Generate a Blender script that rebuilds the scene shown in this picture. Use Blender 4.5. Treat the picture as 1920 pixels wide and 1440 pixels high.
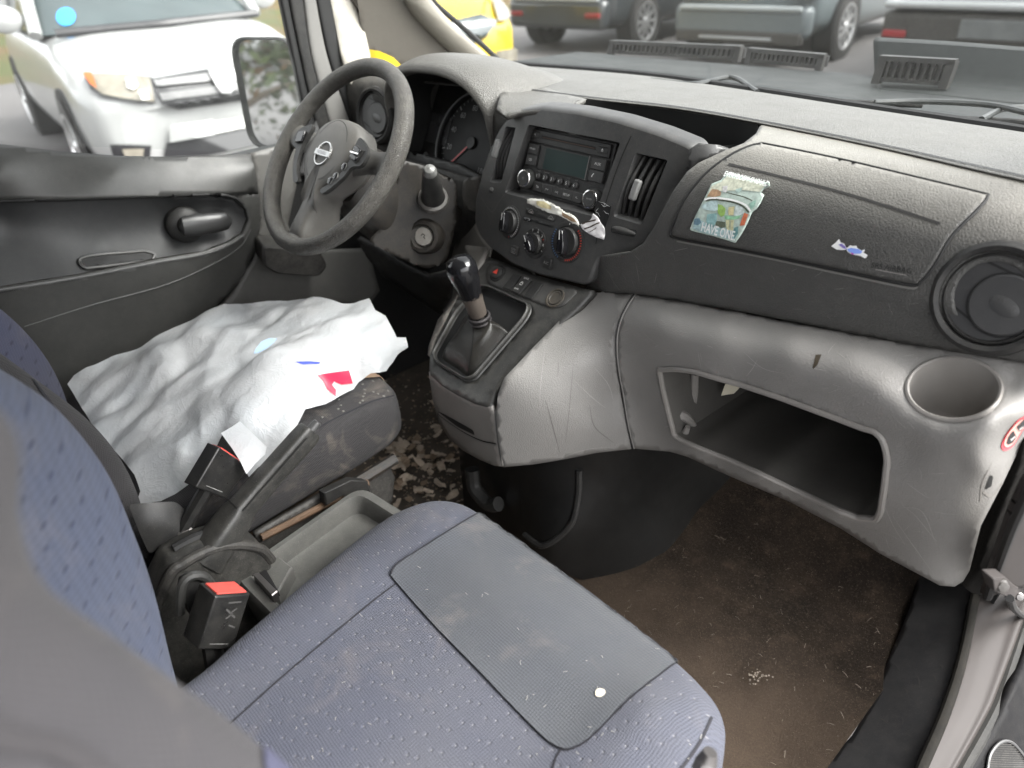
import bpy, bmesh, math, random
import numpy as np
from mathutils import Vector, Matrix, noise
from mathutils.bvhtree import BVHTree
from mathutils.geometry import delaunay_2d_cdt

for o in list(bpy.data.objects):
    bpy.data.objects.remove(o)
random.seed(7)
SC = bpy.context.scene
COL = SC.collection
R = math.radians
V = Vector

# ------------------------------------------------------------------ camera
# van interior in metres: x to the right, y forward, z up, origin under the radio on the cabin floor
EYE = V((0.78920, -0.79785, 1.03747))
F_PX = 1340.81                       # focal length for a picture 1920 wide
RIGHT = V((0.67324911, 0.73807462, -0.04451382))
UP = V((-0.37020776, 0.38858071, 0.84377203))
FWD = V((-0.64006394, 0.55158941, -0.53485257))
cam_d = bpy.data.cameras.new('camera')
cam = bpy.data.objects.new('camera', cam_d)
COL.objects.link(cam)
M3 = Matrix((RIGHT, UP, -FWD)).transposed()
cam.matrix_world = Matrix.Translation(EYE) @ M3.to_4x4()
cam_d.sensor_width = 36.0
cam_d.lens = 36.0 * F_PX / 1920.0
cam_d.clip_start = 0.02
cam_d.clip_end = 2000
cam_d.dof.use_dof = True
cam_d.dof.focus_distance = 1.0
cam_d.dof.aperture_fstop = (cam_d.lens / 1000.0) / 0.0066
SC.camera = cam

# ------------------------------------------------------------------ sky, sun, exposure
SUN_EL, SUN_AZ = 48.0, 60.0          # azimuth clockwise from +y (forward)
w = bpy.data.worlds.new('World')
SC.world = w
w.use_nodes = True
nt = w.node_tree
nt.nodes.clear()
wo = nt.nodes.new('ShaderNodeOutputWorld')
bg = nt.nodes.new('ShaderNodeBackground')
sky = nt.nodes.new('ShaderNodeTexSky')
sky.sky_type = 'NISHITA'
sky.sun_disc = False
sky.sun_elevation = R(SUN_EL)
sky.sun_rotation = R(SUN_AZ)
sky.air_density = 1.0
sky.dust_density = 4.0
hs = nt.nodes.new('ShaderNodeHueSaturation')
hs.inputs['Saturation'].default_value = 0.08
nt.links.new(sky.outputs[0], hs.inputs['Color'])
nt.links.new(hs.outputs[0], bg.inputs[0])
bg.inputs[1].default_value = 0.15
nt.links.new(bg.outputs[0], wo.inputs[0])
sun_d = bpy.data.lights.new('sun', 'SUN')
sun_d.energy = 0.75
sun_d.angle = R(30)
sun_d.color = (1.0, 0.95, 0.88)
sun = bpy.data.objects.new('sun', sun_d)
COL.objects.link(sun)
sd = V((math.sin(R(SUN_AZ)) * math.cos(R(SUN_EL)), math.cos(R(SUN_AZ)) * math.cos(R(SUN_EL)), math.sin(R(SUN_EL))))
sun.rotation_euler = sd.to_track_quat('Z', 'Y').to_euler()
SC.view_settings.view_transform = 'Standard'
SC.view_settings.look = 'None'
SC.view_settings.exposure = 2.4
SC.view_settings.gamma = 1.0

# ------------------------------------------------------------------ helpers: measuring
def ray(px, py):
    return RIGHT * ((px - 960) / F_PX) + UP * (-(py - 720) / F_PX) + FWD

def at(px, py, ax, v):
    d = ray(px, py)
    i = 'xyz'.index(ax)
    return EYE + d * ((v - EYE[i]) / d[i])

def sol_plane(p0, n):
    p0 = V(p0); n = V(n)
    def s(px, py):
        d = ray(px, py)
        return EYE + d * ((p0 - EYE).dot(n) / d.dot(n))
    return s

def sol_ax(ax, v):
    return lambda px, py: at(px, py, ax, v)

def sol_fn(F, t0=0.3, t1=3.0, n=60):
    """first crossing of F(p)=0 along the line of sight"""
    def s(px, py):
        d = ray(px, py)
        a = t0; fa = F(EYE + d * a)
        for i in range(1, n + 1):
            b = t0 + (t1 - t0) * i / n
            fb = F(EYE + d * b)
            if fa * fb <= 0:
                for _ in range(30):
                    m = (a + b) / 2; fm = F(EYE + d * m)
                    if fa * fm <= 0: b = m
                    else: a, fa = m, fm
                return EYE + d * ((a + b) / 2)
            a, fa = b, fb
        return EYE + d * t1
    return s

def sol_tps(ctrl, lam=1e-4):
    """smooth sheet through points given as sight line plus depth along y / z / x: (px,py,ax,val)"""
    P = np.array([c[:2] for c in ctrl], float) / 1000.0
    D = []
    for px, py, ax, v in ctrl:
        d = ray(px, py); i = 'xyz'.index(ax)
        D.append((v - EYE[i]) / d[i])
    n = len(P)
    def U(r2): return np.where(r2 > 1e-12, r2 * np.log(np.maximum(r2, 1e-12)), 0.0)
    K = U(((P[:, None] - P[None]) ** 2).sum(2)) + np.eye(n) * lam
    Q = np.hstack([np.ones((n, 1)), P])
    A = np.block([[K, Q], [Q.T, np.zeros((3, 3))]])
    w_ = np.linalg.solve(A, np.concatenate([D, np.zeros(3)]))
    def s(px, py):
        q = np.array([px, py]) / 1000.0
        t = float(U(((P - q) ** 2).sum(1)) @ w_[:n] + w_[n] + q @ w_[n + 1:])
        return EYE + ray(px, py) * t
    return s

def sol_mesh(*objs, off=0.0):
    """where the line of sight meets meshes already built, lifted by off along the normal"""
    vs, fs = [], []
    for o in objs:
        mw = o.matrix_world
        b = len(vs)
        vs += [mw @ v.co for v in o.data.vertices]
        fs += [tuple(i + b for i in p.vertices) for p in o.data.polygons]
    t = BVHTree.FromPolygons(vs, fs)
    def s(px, py, want_n=False):
        d = ray(px, py).normalized()
        p, n, i, dist = t.ray_cast(EYE, d)
        if p is None:
            # nearest miss: step around
            for r in (4, 8, 14, 22):
                for k in range(8):
                    dd = ray(px + r * math.cos(k * .785), py + r * math.sin(k * .785)).normalized()
                    p, n, i, dist = t.ray_cast(EYE, dd)
                    if p is not None: break
                if p is not None: break
            if p is None:
                p, n = EYE + d * 1.0, -d
        if n.dot(d) > 0: n = -n
        q = p + n * off
        return (q, n) if want_n else q
    return s

# ------------------------------------------------------------------ helpers: curves and meshes
def cr(pts, n, closed=False):
    """n samples of a Catmull-Rom curve through pts (tuples or Vectors)"""
    P = np.array([tuple(p) for p in pts], float)
    m = len(P)
    if m == 2 and not closed:
        return [P[0] + (P[1] - P[0]) * k / (n - 1) for k in range(n)]
    out = []
    for k in range(n):
        if closed:
            t = k / n * m; i = int(t) % m; f = t - int(t)
            p0, p1, p2, p3 = P[(i - 1) % m], P[i], P[(i + 1) % m], P[(i + 2) % m]
        else:
            t = k / (n - 1) * (m - 1); i = min(int(t), m - 2); f = t - i
            p1, p2 = P[i], P[i + 1]
            p0 = P[i - 1] if i > 0 else 2 * p1 - p2
            p3 = P[i + 2] if i + 2 < m else 2 * p2 - p1
        out.append(0.5 * (2 * p1 + (p2 - p0) * f + (2 * p0 - 5 * p1 + 4 * p2 - p3) * f * f + (3 * p1 - p0 - 3 * p2 + p3) * f ** 3))
    return out

def densify(loop, step, closed=True):
    out = []
    m = len(loop)
    for i in range(m if closed else m - 1):
        a = np.array(loop[i], float); b = np.array(loop[(i + 1) % m], float)
        k = max(1, int(np.linalg.norm(b - a) / step + .5))
        for j in range(k): out.append(a + (b - a) * j / k)
    if not closed: out.append(np.array(loop[-1], float))
    return out

def rloop(loop, r=6, n=5):
    """round the corners of a polygon by radius r"""
    out = []
    m = len(loop)
    for i in range(m):
        p = np.array(loop[i], float); a = np.array(loop[i - 1], float); b = np.array(loop[(i + 1) % m], float)
        la, lb = np.linalg.norm(a - p), np.linalg.norm(b - p)
        k = min(r, la * .45, lb * .45)
        s = p + (a - p) / la * k; e = p + (b - p) / lb * k
        for j in range(n + 1):
            t = j / n
            out.append((1 - t) ** 2 * s + 2 * t * (1 - t) * p + t * t * e)
    return out

def inpoly(x, y, P):
    c = False; j = len(P) - 1
    for i in range(len(P)):
        xi, yi = P[i][0], P[i][1]; xj, yj = P[j][0], P[j][1]
        if (yi > y) != (yj > y) and x < (xj - xi) * (y - yi) / (yj - yi) + xi: c = not c
        j = i
    return c

def mesh_obj(name, bm, mat, parent=None, smooth=True, sharp=35):
    me = bpy.data.meshes.new(name)
    bm.normal_update()
    bm.to_mesh(me); bm.free()
    for p in me.polygons: p.use_smooth = smooth
    if smooth: me.set_sharp_from_angle(angle=R(sharp))
    o = bpy.data.objects.new(name, me)
    COL.objects.link(o)
    for m in (mat if isinstance(mat, (list, tuple)) else [mat]):
        if m is not None: me.materials.append(m)
    if parent is not None:
        o.parent = parent
        o.matrix_parent_inverse = parent.matrix_world.inverted()
    return o

def thing(name, label, cat, loc=(0, 0, 0), group=None):
    o = bpy.data.objects.new(name, None)
    o.empty_display_size = .05
    COL.objects.link(o)
    o.location = loc
    o.matrix_world = Matrix.Translation(V(loc))
    o['label'] = label; o['category'] = cat
    if group: o['group'] = group
    return o

def tag(o, label, cat, group=None):
    o['label'] = label; o['category'] = cat
    if group: o['group'] = group
    return o

def mod_solid(o, t, off=-1):
    m = o.modifiers.new('thickness', 'SOLIDIFY'); m.thickness = t; m.offset = off; m.use_even_offset = False
    return o

def mod_bevel(o, wd, seg=2, ang=35):
    m = o.modifiers.new('bevel', 'BEVEL'); m.width = wd; m.segments = seg; m.limit_method = 'ANGLE'; m.angle_limit = R(ang); m.harden_normals = False
    return o

def patch(loop, solver, step=8, holes=(), bm=None, mi=0, face_to=None):
    """sheet inside a closed outline on a surface, with holes; returns bmesh"""
    own = bm is None
    if own: bm = bmesh.new()
    O = densify(loop, step)
    H = [densify(h, step) for h in holes]
    pts = [V((p[0], p[1])) for p in O]
    edges = [(i, (i + 1) % len(O)) for i in range(len(O))]
    for h in H:
        b = len(pts)
        pts += [V((p[0], p[1])) for p in h]
        edges += [(b + i, b + (i + 1) % len(h)) for i in range(len(h))]
    A = np.array([tuple(p) for p in pts])
    x0, y0 = A.min(0); x1, y1 = A.max(0)
    rows = 0
    y = y0 + step * .5
    while y < y1:
        x = x0 + step * (.5 if rows % 2 else 1.0)
        while x < x1:
            if inpoly(x, y, O) and not any(inpoly(x, y, h) for h in H):
                if ((A - (x, y)) ** 2).sum(1).min() > (step * .55) ** 2:
                    pts.append(V((x, y)))
            x += step
        y += step * .87; rows += 1
    vc, _, fc, *_r = delaunay_2d_cdt(pts, edges, [], 0, 1e-5)
    bv = [bm.verts.new(solver(p.x, p.y)) for p in vc]
    for f in fc:
        c = sum((vc[i] for i in f), V((0, 0))) / len(f)
        if inpoly(c.x, c.y, O) and not any(inpoly(c.x, c.y, h) for h in H):
            try:
                ff = bm.faces.new([bv[i] for i in f])
            except ValueError:
                continue
            ff.material_index = mi
            ff.normal_update()
            tgt = face_to if face_to is not None else EYE
            if ff.normal.dot(tgt - ff.calc_center_median()) < 0: ff.normal_flip()
    for v_ in [v_ for v_ in bv if not v_.link_faces]: bm.verts.remove(v_)
    return bm

def loft(rows, nu=40, nv=40, closed_u=False, closed_v=False, bm=None, mi=0, cap=False, straight_v=False):
    """skin over rows of 3-D points (each row same count)"""
    if bm is None: bm = bmesh.new()
    D = [cr(r, nu, closed_u) for r in rows]
    G = []
    for j in range(nu):
        col = [d[j] for d in D]
        if straight_v: G.append(densify_n(col, nv))
        else: G.append(cr(col, nv, closed_v))
    vs = [[bm.verts.new(V(G[j][k])) for j in range(nu)] for k in range(nv)]
    for k in range(nv if closed_v else nv - 1):
        for j in range(nu if closed_u else nu - 1):
            f = bm.faces.new((vs[k][j], vs[k][(j + 1) % nu], vs[(k + 1) % nv][(j + 1) % nu], vs[(k + 1) % nv][j]))
            f.material_index = mi
    if cap and closed_u:
        bm.faces.new(list(reversed(vs[0]))).material_index = mi
        bm.faces.new(vs[-1]).material_index = mi
    return bm

def densify_n(col, n):
    m = len(col); out = []
    for k in range(n):
        t = k / (n - 1) * (m - 1); i = min(int(t), m - 2); f = t - i
        out.append(col[i] * (1 - f) + col[i + 1] * f)
    return out

def rings(rs, bm=None, mi=0, cap0=True, cap1=True, closed=True):
    """join successive rings of points"""
    if bm is None: bm = bmesh.new()
    vs = [[bm.verts.new(V(p)) for p in r] for r in rs]
    n = len(vs[0])
    for a, b in zip(vs, vs[1:]):
        for i in range(n if closed else n - 1):
            bm.faces.new((a[i], a[(i + 1) % n], b[(i + 1) % n], b[i])).material_index = mi
    if closed and cap0: bm.faces.new(list(reversed(vs[0]))).material_index = mi
    if closed and cap1: bm.faces.new(vs[-1]).material_index = mi
    return bm

def fix_normals(bm):
    bmesh.ops.recalc_face_normals(bm, faces=bm.faces)
    return bm

def tube(pts, r, seg=8, bm=None, mi=0, closed=False, n=None, smooth=True, sq=1.0):
    """tube along a polyline; r number or list"""
    P = [V(p) for p in (cr(pts, n or len(pts) * 5, closed) if smooth else pts)]
    m = len(P)
    rr = [r] * m if not isinstance(r, (list, tuple)) else [float(q[0]) for q in cr([(x, 0) for x in r], m)]
    rs = []
    up = None
    for i, p in enumerate(P):
        t = (P[(i + 1) % m] - P[i - 1]) if closed else (P[min(i + 1, m - 1)] - P[max(i - 1, 0)])
        if t.length < 1e-9: t = V((0, 0, 1))
        t.normalize()
        if up is None:
            up = t.orthogonal().normalized()
        up = (up - t * up.dot(t)).normalized()
        s = t.cross(up)
        rs.append([p + (up * math.cos(a) + s * math.sin(a) * sq) * rr[i] for a in (2 * math.pi * k / seg for k in range(seg))])
    if closed:
        rs.append(rs[0])
        return rings(rs, bm, mi, False, False)
    return rings(rs, bm, mi)

def frame(n, up=(0, 0, 1)):
    n = V(n).normalized(); u = V(up)
    x = u.cross(n).normalized()
    y = n.cross(x)
    return x, y, n

def lathe(c, axis, prof, seg=32, bm=None, mi=0, up=(0, 0, 1), cap0=False, cap1=True, sx=1.0):
    """prof: list of (radius, height along axis)"""
    x, y, n = frame(axis, up)
    c = V(c)
    rs = [[c + n * h + (x * math.cos(a) * sx + y * math.sin(a)) * r for a in (2 * math.pi * k / seg for k in range(seg))] for r, h in prof]
    return rings(rs, bm, mi, cap0, cap1)

def box(c, size, axes=None, bm=None, mi=0):
    if bm is None: bm = bmesh.new()
    c = V(c)
    X, Y, Z = axes or (V((1, 0, 0)), V((0, 1, 0)), V((0, 0, 1)))
    a, b, d = size[0] / 2, size[1] / 2, size[2] / 2
    vs = [bm.verts.new(c + X * (a * i) + Y * (b * j) + Z * (d * k)) for i in (-1, 1) for j in (-1, 1) for k in (-1, 1)]
    for q in ((0, 1, 3, 2), (4, 6, 7, 5), (0, 4, 5, 1), (2, 3, 7, 6), (0, 2, 6, 4), (1, 5, 7, 3)):
        bm.faces.new([vs[i] for i in q]).material_index = mi
    return bm

def prism(loop, d, bm=None, mi=0, inset=0.0, bev=0.0):
    """solid from a planar 3-D loop pushed along vector d"""
    d = V(d)
    L = [V(p) for p in loop]
    c = sum(L, V((0, 0, 0))) / len(L)
    rs = [L]
    if bev:
        dn = d.normalized()
        rs = [[p + (c - p).normalized() * bev for p in L], [p + dn * bev for p in L]]
    rs.append([p + d for p in L])
    bm = rings(rs, bm, mi)
    return fix_normals(bm)

def ribbon(pts, nrm, wd, bm=None, mi=0):
    """flat strip through points with given normals"""
    if bm is None: bm = bmesh.new()
    m = len(pts)
    if m < 2: return bm
    L, Rr = [], []
    for i in range(m):
        t = (pts[min(i + 1, m - 1)] - pts[max(i - 1, 0)])
        if t.length < 1e-9: t = V((1, 0, 0))
        s = t.normalized().cross(nrm[i]).normalized()
        k = wd if not isinstance(wd, (list, tuple)) else wd[i]
        L.append(bm.verts.new(pts[i] + s * k / 2)); Rr.append(bm.verts.new(pts[i] - s * k / 2))
    for i in range(m - 1):
        f = bm.faces.new((L[i], L[i + 1], Rr[i + 1], Rr[i])); f.material_index = mi
        f.normal_update()
        if f.normal.dot(nrm[i]) < 0: f.normal_flip()
    return bm

def strip_on(poly, solver, wd, bm=None, mi=0, step=6, closed=False, smooth=True, taper=False):
    """narrow strip lying on a built surface along an outline"""
    q = cr(poly, max(3, int(sum(math.dist(a[:2], b[:2]) for a, b in zip(poly, poly[1:])) / step)), closed) if smooth else densify(poly, step, closed)
    P, N = [], []
    for p in q:
        a, n = solver(p[0], p[1], True)
        P.append(a); N.append(n)
    if closed: P.append(P[0]); N.append(N[0])
    if taper:
        m = len(P); wd = [wd * (.25 + .75 * math.sin(math.pi * (i + .5) / m)) for i in range(m)]
    return ribbon(P, N, wd, bm, mi)

def text_bm(s, c, x, y, h, bm=None, mi=0, depth=0.0004, align='CENTER', sx=1.0, bold=0.0):
    """lettering: text of cap height h centred at c with directions x (reading) and y (up)"""
    cu = bpy.data.curves.new('lettering', 'FONT')
    cu.body = s; cu.size = h / 0.70; cu.align_x = align; cu.align_y = 'CENTER'; cu.resolution_u = 2; cu.offset = bold * cu.size
    o = bpy.data.objects.new('lettering', cu)
    COL.objects.link(o)
    dg = bpy.context.evaluated_depsgraph_get()
    me = bpy.data.meshes.new_from_object(o.evaluated_get(dg))
    bpy.data.objects.remove(o); bpy.data.curves.remove(cu)
    if bm is None: bm = bmesh.new()
    n = V(x).cross(V(y)).normalized()
    vs = [bm.verts.new(V(c) + V(x) * (v.co.x * sx) + V(y) * v.co.y + n * depth) for v in me.vertices]
    for p in me.polygons:
        try: bm.faces.new([vs[i] for i in p.vertices]).material_index = mi
        except ValueError: pass
    bpy.data.meshes.remove(me)
    return bm

# ------------------------------------------------------------------ materials
MATS = {}
class NB:
    def __init__(s, name):
        s.m = bpy.data.materials.new(name); s.m.use_nodes = True
        s.t = s.m.node_tree; s.t.nodes.clear()
        s.out = s.t.nodes.new('ShaderNodeOutputMaterial')
        s.b = s.t.nodes.new('ShaderNodeBsdfPrincipled')
        s.t.links.new(s.b.outputs[0], s.out.inputs[0])
    def n(s, typ, **k):
        nd = s.t.nodes.new(typ)
        for a, v in k.items():
            if a.startswith('i_'):
                key = a[2:]
                key = int(key) if key.isdigit() else key.replace('_', ' ')
                if hasattr(v, 'outputs') or hasattr(v, 'is_output'): s.l(v, nd.inputs[key])
                else: nd.inputs[key].default_value = v
            else: setattr(nd, a, v)
        return nd
    def l(s, a, b):
        s.t.links.new(a.outputs[0] if hasattr(a, 'outputs') else a, b)
    def pos(s):
        return s.n('ShaderNodeNewGeometry').outputs['Position']
    def noise(s, scale, detail=3, rough=.55, vec=None, dist=0.0):
        nd = s.n('ShaderNodeTexNoise'); nd.inputs['Scale'].default_value = scale; nd.inputs['Detail'].default_value = detail
        nd.inputs['Roughness'].default_value = rough; nd.inputs['Distortion'].default_value = dist
        s.l(vec if vec is not None else s.pos(), nd.inputs['Vector'])
        return nd.outputs['Fac']
    def ramp(s, src, stops):
        nd = s.n('ShaderNodeValToRGB'); s.l(src, nd.inputs[0])
        e = nd.color_ramp.elements
        while len(e) < len(stops): e.new(.5)
        for q, (p, c) in zip(e, stops):
            q.position = p; q.color = c if len(c) == 4 else (*c, 1)
        return nd.outputs[0]
    def mix(s, fac, a, b, mode='MIX'):
        nd = s.n('ShaderNodeMix', data_type='RGBA', blend_type=mode)
        for key, v in ((0, fac), (6, a), (7, b)):
            if hasattr(v, 'is_output') or hasattr(v, 'outputs'): s.l(v, nd.inputs[key])
            else: nd.inputs[key].default_value = v if key == 0 else ((*v, 1) if len(v) == 3 else v)
        return nd.outputs[2]
    def math(s, op, a, b=0.0, c=0.0):
        nd = s.n('ShaderNodeMath', operation=op)
        for i, v in enumerate((a, b, c)):
            if hasattr(v, 'is_output') or hasattr(v, 'outputs'): s.l(v, nd.inputs[i])
            else: nd.inputs[i].default_value = v
        return nd.outputs[0]
    def bump(s, h, strength=.3, dist=.001, chain=None):
        nd = s.n('ShaderNodeBump'); nd.inputs['Strength'].default_value = strength; nd.inputs['Distance'].default_value = dist
        s.l(h, nd.inputs['Height'])
        if chain is not None: s.l(chain, nd.inputs['Normal'])
        s.l(nd, s.b.inputs['Normal'])
        return nd.outputs[0]
    def set(s, **k):
        for a, v in k.items():
            key = a.replace('_', ' ')
            if hasattr(v, 'is_output') or hasattr(v, 'outputs'): s.l(v, s.b.inputs[key])
            else: s.b.inputs[key].default_value = (*v, 1) if isinstance(v, tuple) and len(v) == 3 else v
        return s

def grey(v): return (v, v, v)
def sc(c, k): return tuple(min(1, x * k) for x in c)

def plastic(name, col, rough=.5, grain=900, gs=.25, dust=.0, dustcol=(.35, .33, .29), leather=False, var=.25, spec=.5, dust_sheen=0.0):
    b = NB(name)
    base = b.mix(b.ramp(b.noise(9, 5, .6), [(.25, grey(0)), (.75, grey(1))]), sc(col, 1 - var * .5), sc(col, 1 + var * .5))
    if dust:
        f = b.math('MULTIPLY', b.ramp(b.noise(45, 9, .78), [(.40, grey(0)), (.85, grey(1))]), dust * .55)
        base = b.mix(f, base, dustcol)
        f2 = b.math('MULTIPLY', b.ramp(b.noise(700, 2, .6), [(.62, grey(0)), (.72, grey(1))]), dust * .8)
        base = b.mix(f2, base, dustcol)
    if dust_sheen:
        # upward faces lightened: settled dust, fading, and sheen of light painted into the colour
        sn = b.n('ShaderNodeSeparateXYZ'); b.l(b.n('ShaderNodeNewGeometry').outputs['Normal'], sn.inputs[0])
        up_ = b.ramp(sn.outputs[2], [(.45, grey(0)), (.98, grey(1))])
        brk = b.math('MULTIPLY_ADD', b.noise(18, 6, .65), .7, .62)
        base = b.mix(b.math('MULTIPLY', b.math('MULTIPLY', up_, brk), dust_sheen), base, dustcol)
    b.set(Base_Color=base)
    rr = b.n('ShaderNodeMapRange'); b.l(b.noise(14, 5, .65), rr.inputs[0]); rr.inputs[3].default_value = max(.05, rough - .12); rr.inputs[4].default_value = min(1, rough + .14)
    b.set(Roughness=rr.outputs[0], Specular_IOR_Level=spec)
    if leather:
        v = b.n('ShaderNodeTexVoronoi', feature='DISTANCE_TO_EDGE'); v.inputs['Scale'].default_value = grain
        dv = b.n('ShaderNodeVectorMath', operation='ADD'); b.l(b.pos(), dv.inputs[0])
        ns = b.n('ShaderNodeTexNoise'); ns.inputs['Scale'].default_value = 220; b.l(b.pos(), ns.inputs['Vector'])
        sv = b.n('ShaderNodeVectorMath', operation='SCALE'); b.l(ns.outputs['Color'], sv.inputs[0]); sv.inputs['Scale'].default_value = .003
        b.l(sv, dv.inputs[1]); b.l(dv, v.inputs['Vector'])
        h = b.ramp(v.outputs['Distance'], [(0.0, grey(0)), (.22, grey(1))])
        b.bump(h, gs, .0012)
    else:
        b.bump(b.noise(grain, 2, .6), gs, .0006)
    MATS[name] = b.m
    return b.m

def simple(name, col, rough=.5, metal=0.0, spec=.5, coat=0.0, emit=None, noise_amt=.12, nscale=30):
    b = NB(name)
    base = b.mix(b.noise(nscale, 4), sc(col, 1 - noise_amt), sc(col, 1 + noise_amt))
    b.set(Base_Color=base, Roughness=rough, Metallic=metal, Specular_IOR_Level=spec, Coat_Weight=coat)
    MATS[name] = b.m
    return b.m

def fabric(name, col, col2, cell=.0038, weave=.5, dimple=None, stain=(.36, .30, .24), stain_amt=.4, dim_sx=.027, dim_sy=.021, side=False):
    """woven cloth; pattern from world position so that it runs over rounded sides"""
    b = NB(name)
    p = b.pos()
    sp = b.n('ShaderNodeSeparateXYZ'); b.l(p, sp.inputs[0])
    x, y, z = sp.outputs
    a = b.math('ADD', x, b.math('MULTIPLY', z, .45)); c = b.math('ADD', y, b.math('MULTIPLY', z, .62))
    if side:
        a = b.math('ADD', y, b.math('MULTIPLY', x, .3)); c = b.math('ADD', z, b.math('MULTIPLY', x, .3))
    k = 2 * math.pi / cell
    # slight thread wobble
    wob = b.math('MULTIPLY', b.noise(60, 2), .004)
    a2 = b.math('ADD', a, wob); c2 = b.math('ADD', c, wob)
    s1 = b.math('SINE', b.math('MULTIPLY', b.math('ADD', a2, c2), k * .707))
    s2 = b.math('SINE', b.math('MULTIPLY', b.math('SUBTRACT', a2, c2), k * .707))
    wv = b.math('MULTIPLY_ADD', b.math('MULTIPLY', s1, s2), .5, .5)
    fine = b.noise(1500, 2)
    base = b.mix(wv, sc(col, .95 if side else .78), sc(col, 1.05 if side else 1.22))
    base = b.mix(b.ramp(b.noise(7, 5, .6), [(.35, grey(0)), (.68, grey(1))]), base, col2)
    base = b.mix(b.math('MULTIPLY', wv, .25), base, sc(col, 1.6))
    base = b.mix(b.math('MULTIPLY', b.ramp(b.noise(11, 6, .65, dist=.6), [(.55, grey(0)), (.78, grey(1))]), stain_amt), base, stain)
    base = b.mix(b.math('MULTIPLY', b.ramp(fine, [(.55, grey(0)), (.75, grey(1))]), .3), base, sc(col, 1.9))
    h = b.math('MULTIPLY', wv, weave)
    if dimple:
        # rows of small sewn dimples, every second row shifted
        rowf = b.math('DIVIDE', c, dim_sy)
        row = b.math('FLOOR', rowf)
        sh = b.math('MULTIPLY', b.math('FRACT', b.math('MULTIPLY', row, .5)), dim_sx)
        fx = b.math('FRACT', b.math('DIVIDE', b.math('ADD', a, sh), dim_sx))
        fy = b.math('FRACT', rowf)
        # two dimples side by side in each cell
        ds = []
        for cx, cy in ((.30, .36), (.66, .64)):
            dx = b.math('MULTIPLY', b.math('SUBTRACT', fx, cx), dim_sx)
            dy = b.math('MULTIPLY', b.math('SUBTRACT', fy, cy), dim_sy)
            ds.append(b.math('SQRT', b.math('ADD', b.math('MULTIPLY', dx, dx), b.math('MULTIPLY', dy, dy))))
        d = b.math('MINIMUM', *ds)
        dm = b.ramp(b.math('DIVIDE', d, .0060), [(.15, grey(1)), (.55, grey(0))])
        rim = b.ramp(b.math('DIVIDE', d, .0062), [(.0, grey(1)), (.22, grey(.0))])
        base = b.mix(b.math('MULTIPLY', dm if side else rim, .55 if side else .42), base, sc(dimple, 1.0))
        h = b.math('SUBTRACT', h, b.math('MULTIPLY', dm, .65))
    b.set(Base_Color=base, Roughness=.9, Specular_IOR_Level=.25)
    b.b.inputs['Sheen Weight'].default_value = .05
    b.bump(h, .75, .0016)
    MATS[name] = b.m
    return b.m

BLK = plastic('black_plastic', (.018, .018, .018), .46, 900, .18, .16, spec=.35)
BLK_DUSTY = plastic('dusty_black_plastic', (.024, .023, .022), .55, 700, .25, .35, spec=.35)
BLK_DEEP = plastic('deep_black_plastic', (.008, .008, .008), .6, 900, .1)
BLK_GLOSS = simple('polished_black_plastic', (.008, .008, .009), .08, spec=.6)
PAD = plastic('grained_dash_plastic', (.058, .057, .054), .40, 330, .38, .14, (.30, .285, .25), leather=True, var=.18, dust_sheen=.55)
PADTOP = plastic('faded_dash_top', (.094, .091, .084), .42, 260, .5, .30, (.20, .19, .155), leather=True, var=.18)
FASC = plastic('fascia_plastic', (.042, .042, .042), .38, 1300, .10, .18, var=.15)
LOWG = plastic('grey_dash_plastic', (.205, .198, .188), .40, 360, .26, .10, leather=True, var=.1)
LOWG2 = plastic('smooth_grey_plastic', (.225, .212, .198), .40, 1100, .08, .12)
BEIGE = plastic('beige_trim', (.11, .100, .085), .6, 900, .1, .1, var=.08)
LTGREY = plastic('light_grey_trim', (.24, .225, .205), .55, 900, .1, .2, var=.1)
CARPET = None
SILVER = simple('mauve_silver_paint', (.036, .031, .029), .55, .1, .3, .05, noise_amt=.15, nscale=12)
CHROME = simple('chrome', (.75, .75, .74), .16, 1.0, noise_amt=.03)
STEEL = simple('dull_steel', (.20, .19, .185), .4, .9)
WHITE_INK = simple('white_lettering', (.72, .72, .70), .6)
GREY_INK = simple('grey_lettering', (.28, .28, .27), .6)
RED_INK = simple('red_lettering', (.55, .05, .03), .5)
BLUE_INK = simple('blue_lettering', (.10, .22, .45), .5)
RED_PL = simple('red_buckle_plastic', (.72, .10, .08), .45, noise_amt=.2, nscale=80)
RUBBER = plastic('black_rubber', (.014, .014, .013), .75, 600, .4, .35, (.09, .08, .065))
# ================================================================== DASHBOARD
DASH = thing('dashboard', 'wide black and grey van dashboard with passenger airbag panel, open shelf and round vents', 'dashboard', (0, .15, .3))

def c4(x, y): return (860 + x / 4, 180 + y / 4)          # reading aids: close-up coordinates of the photo -> photo
def c5(x, y): return (1200 + x / 2.6667, 240 + y / 2.6667)
def c5b(x, y): return (1200 + x / 2.6667, 640 + y / 2.6667)
def c6(x, y): return (780 + x / 3.2, 450 + y / 3.2)

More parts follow.
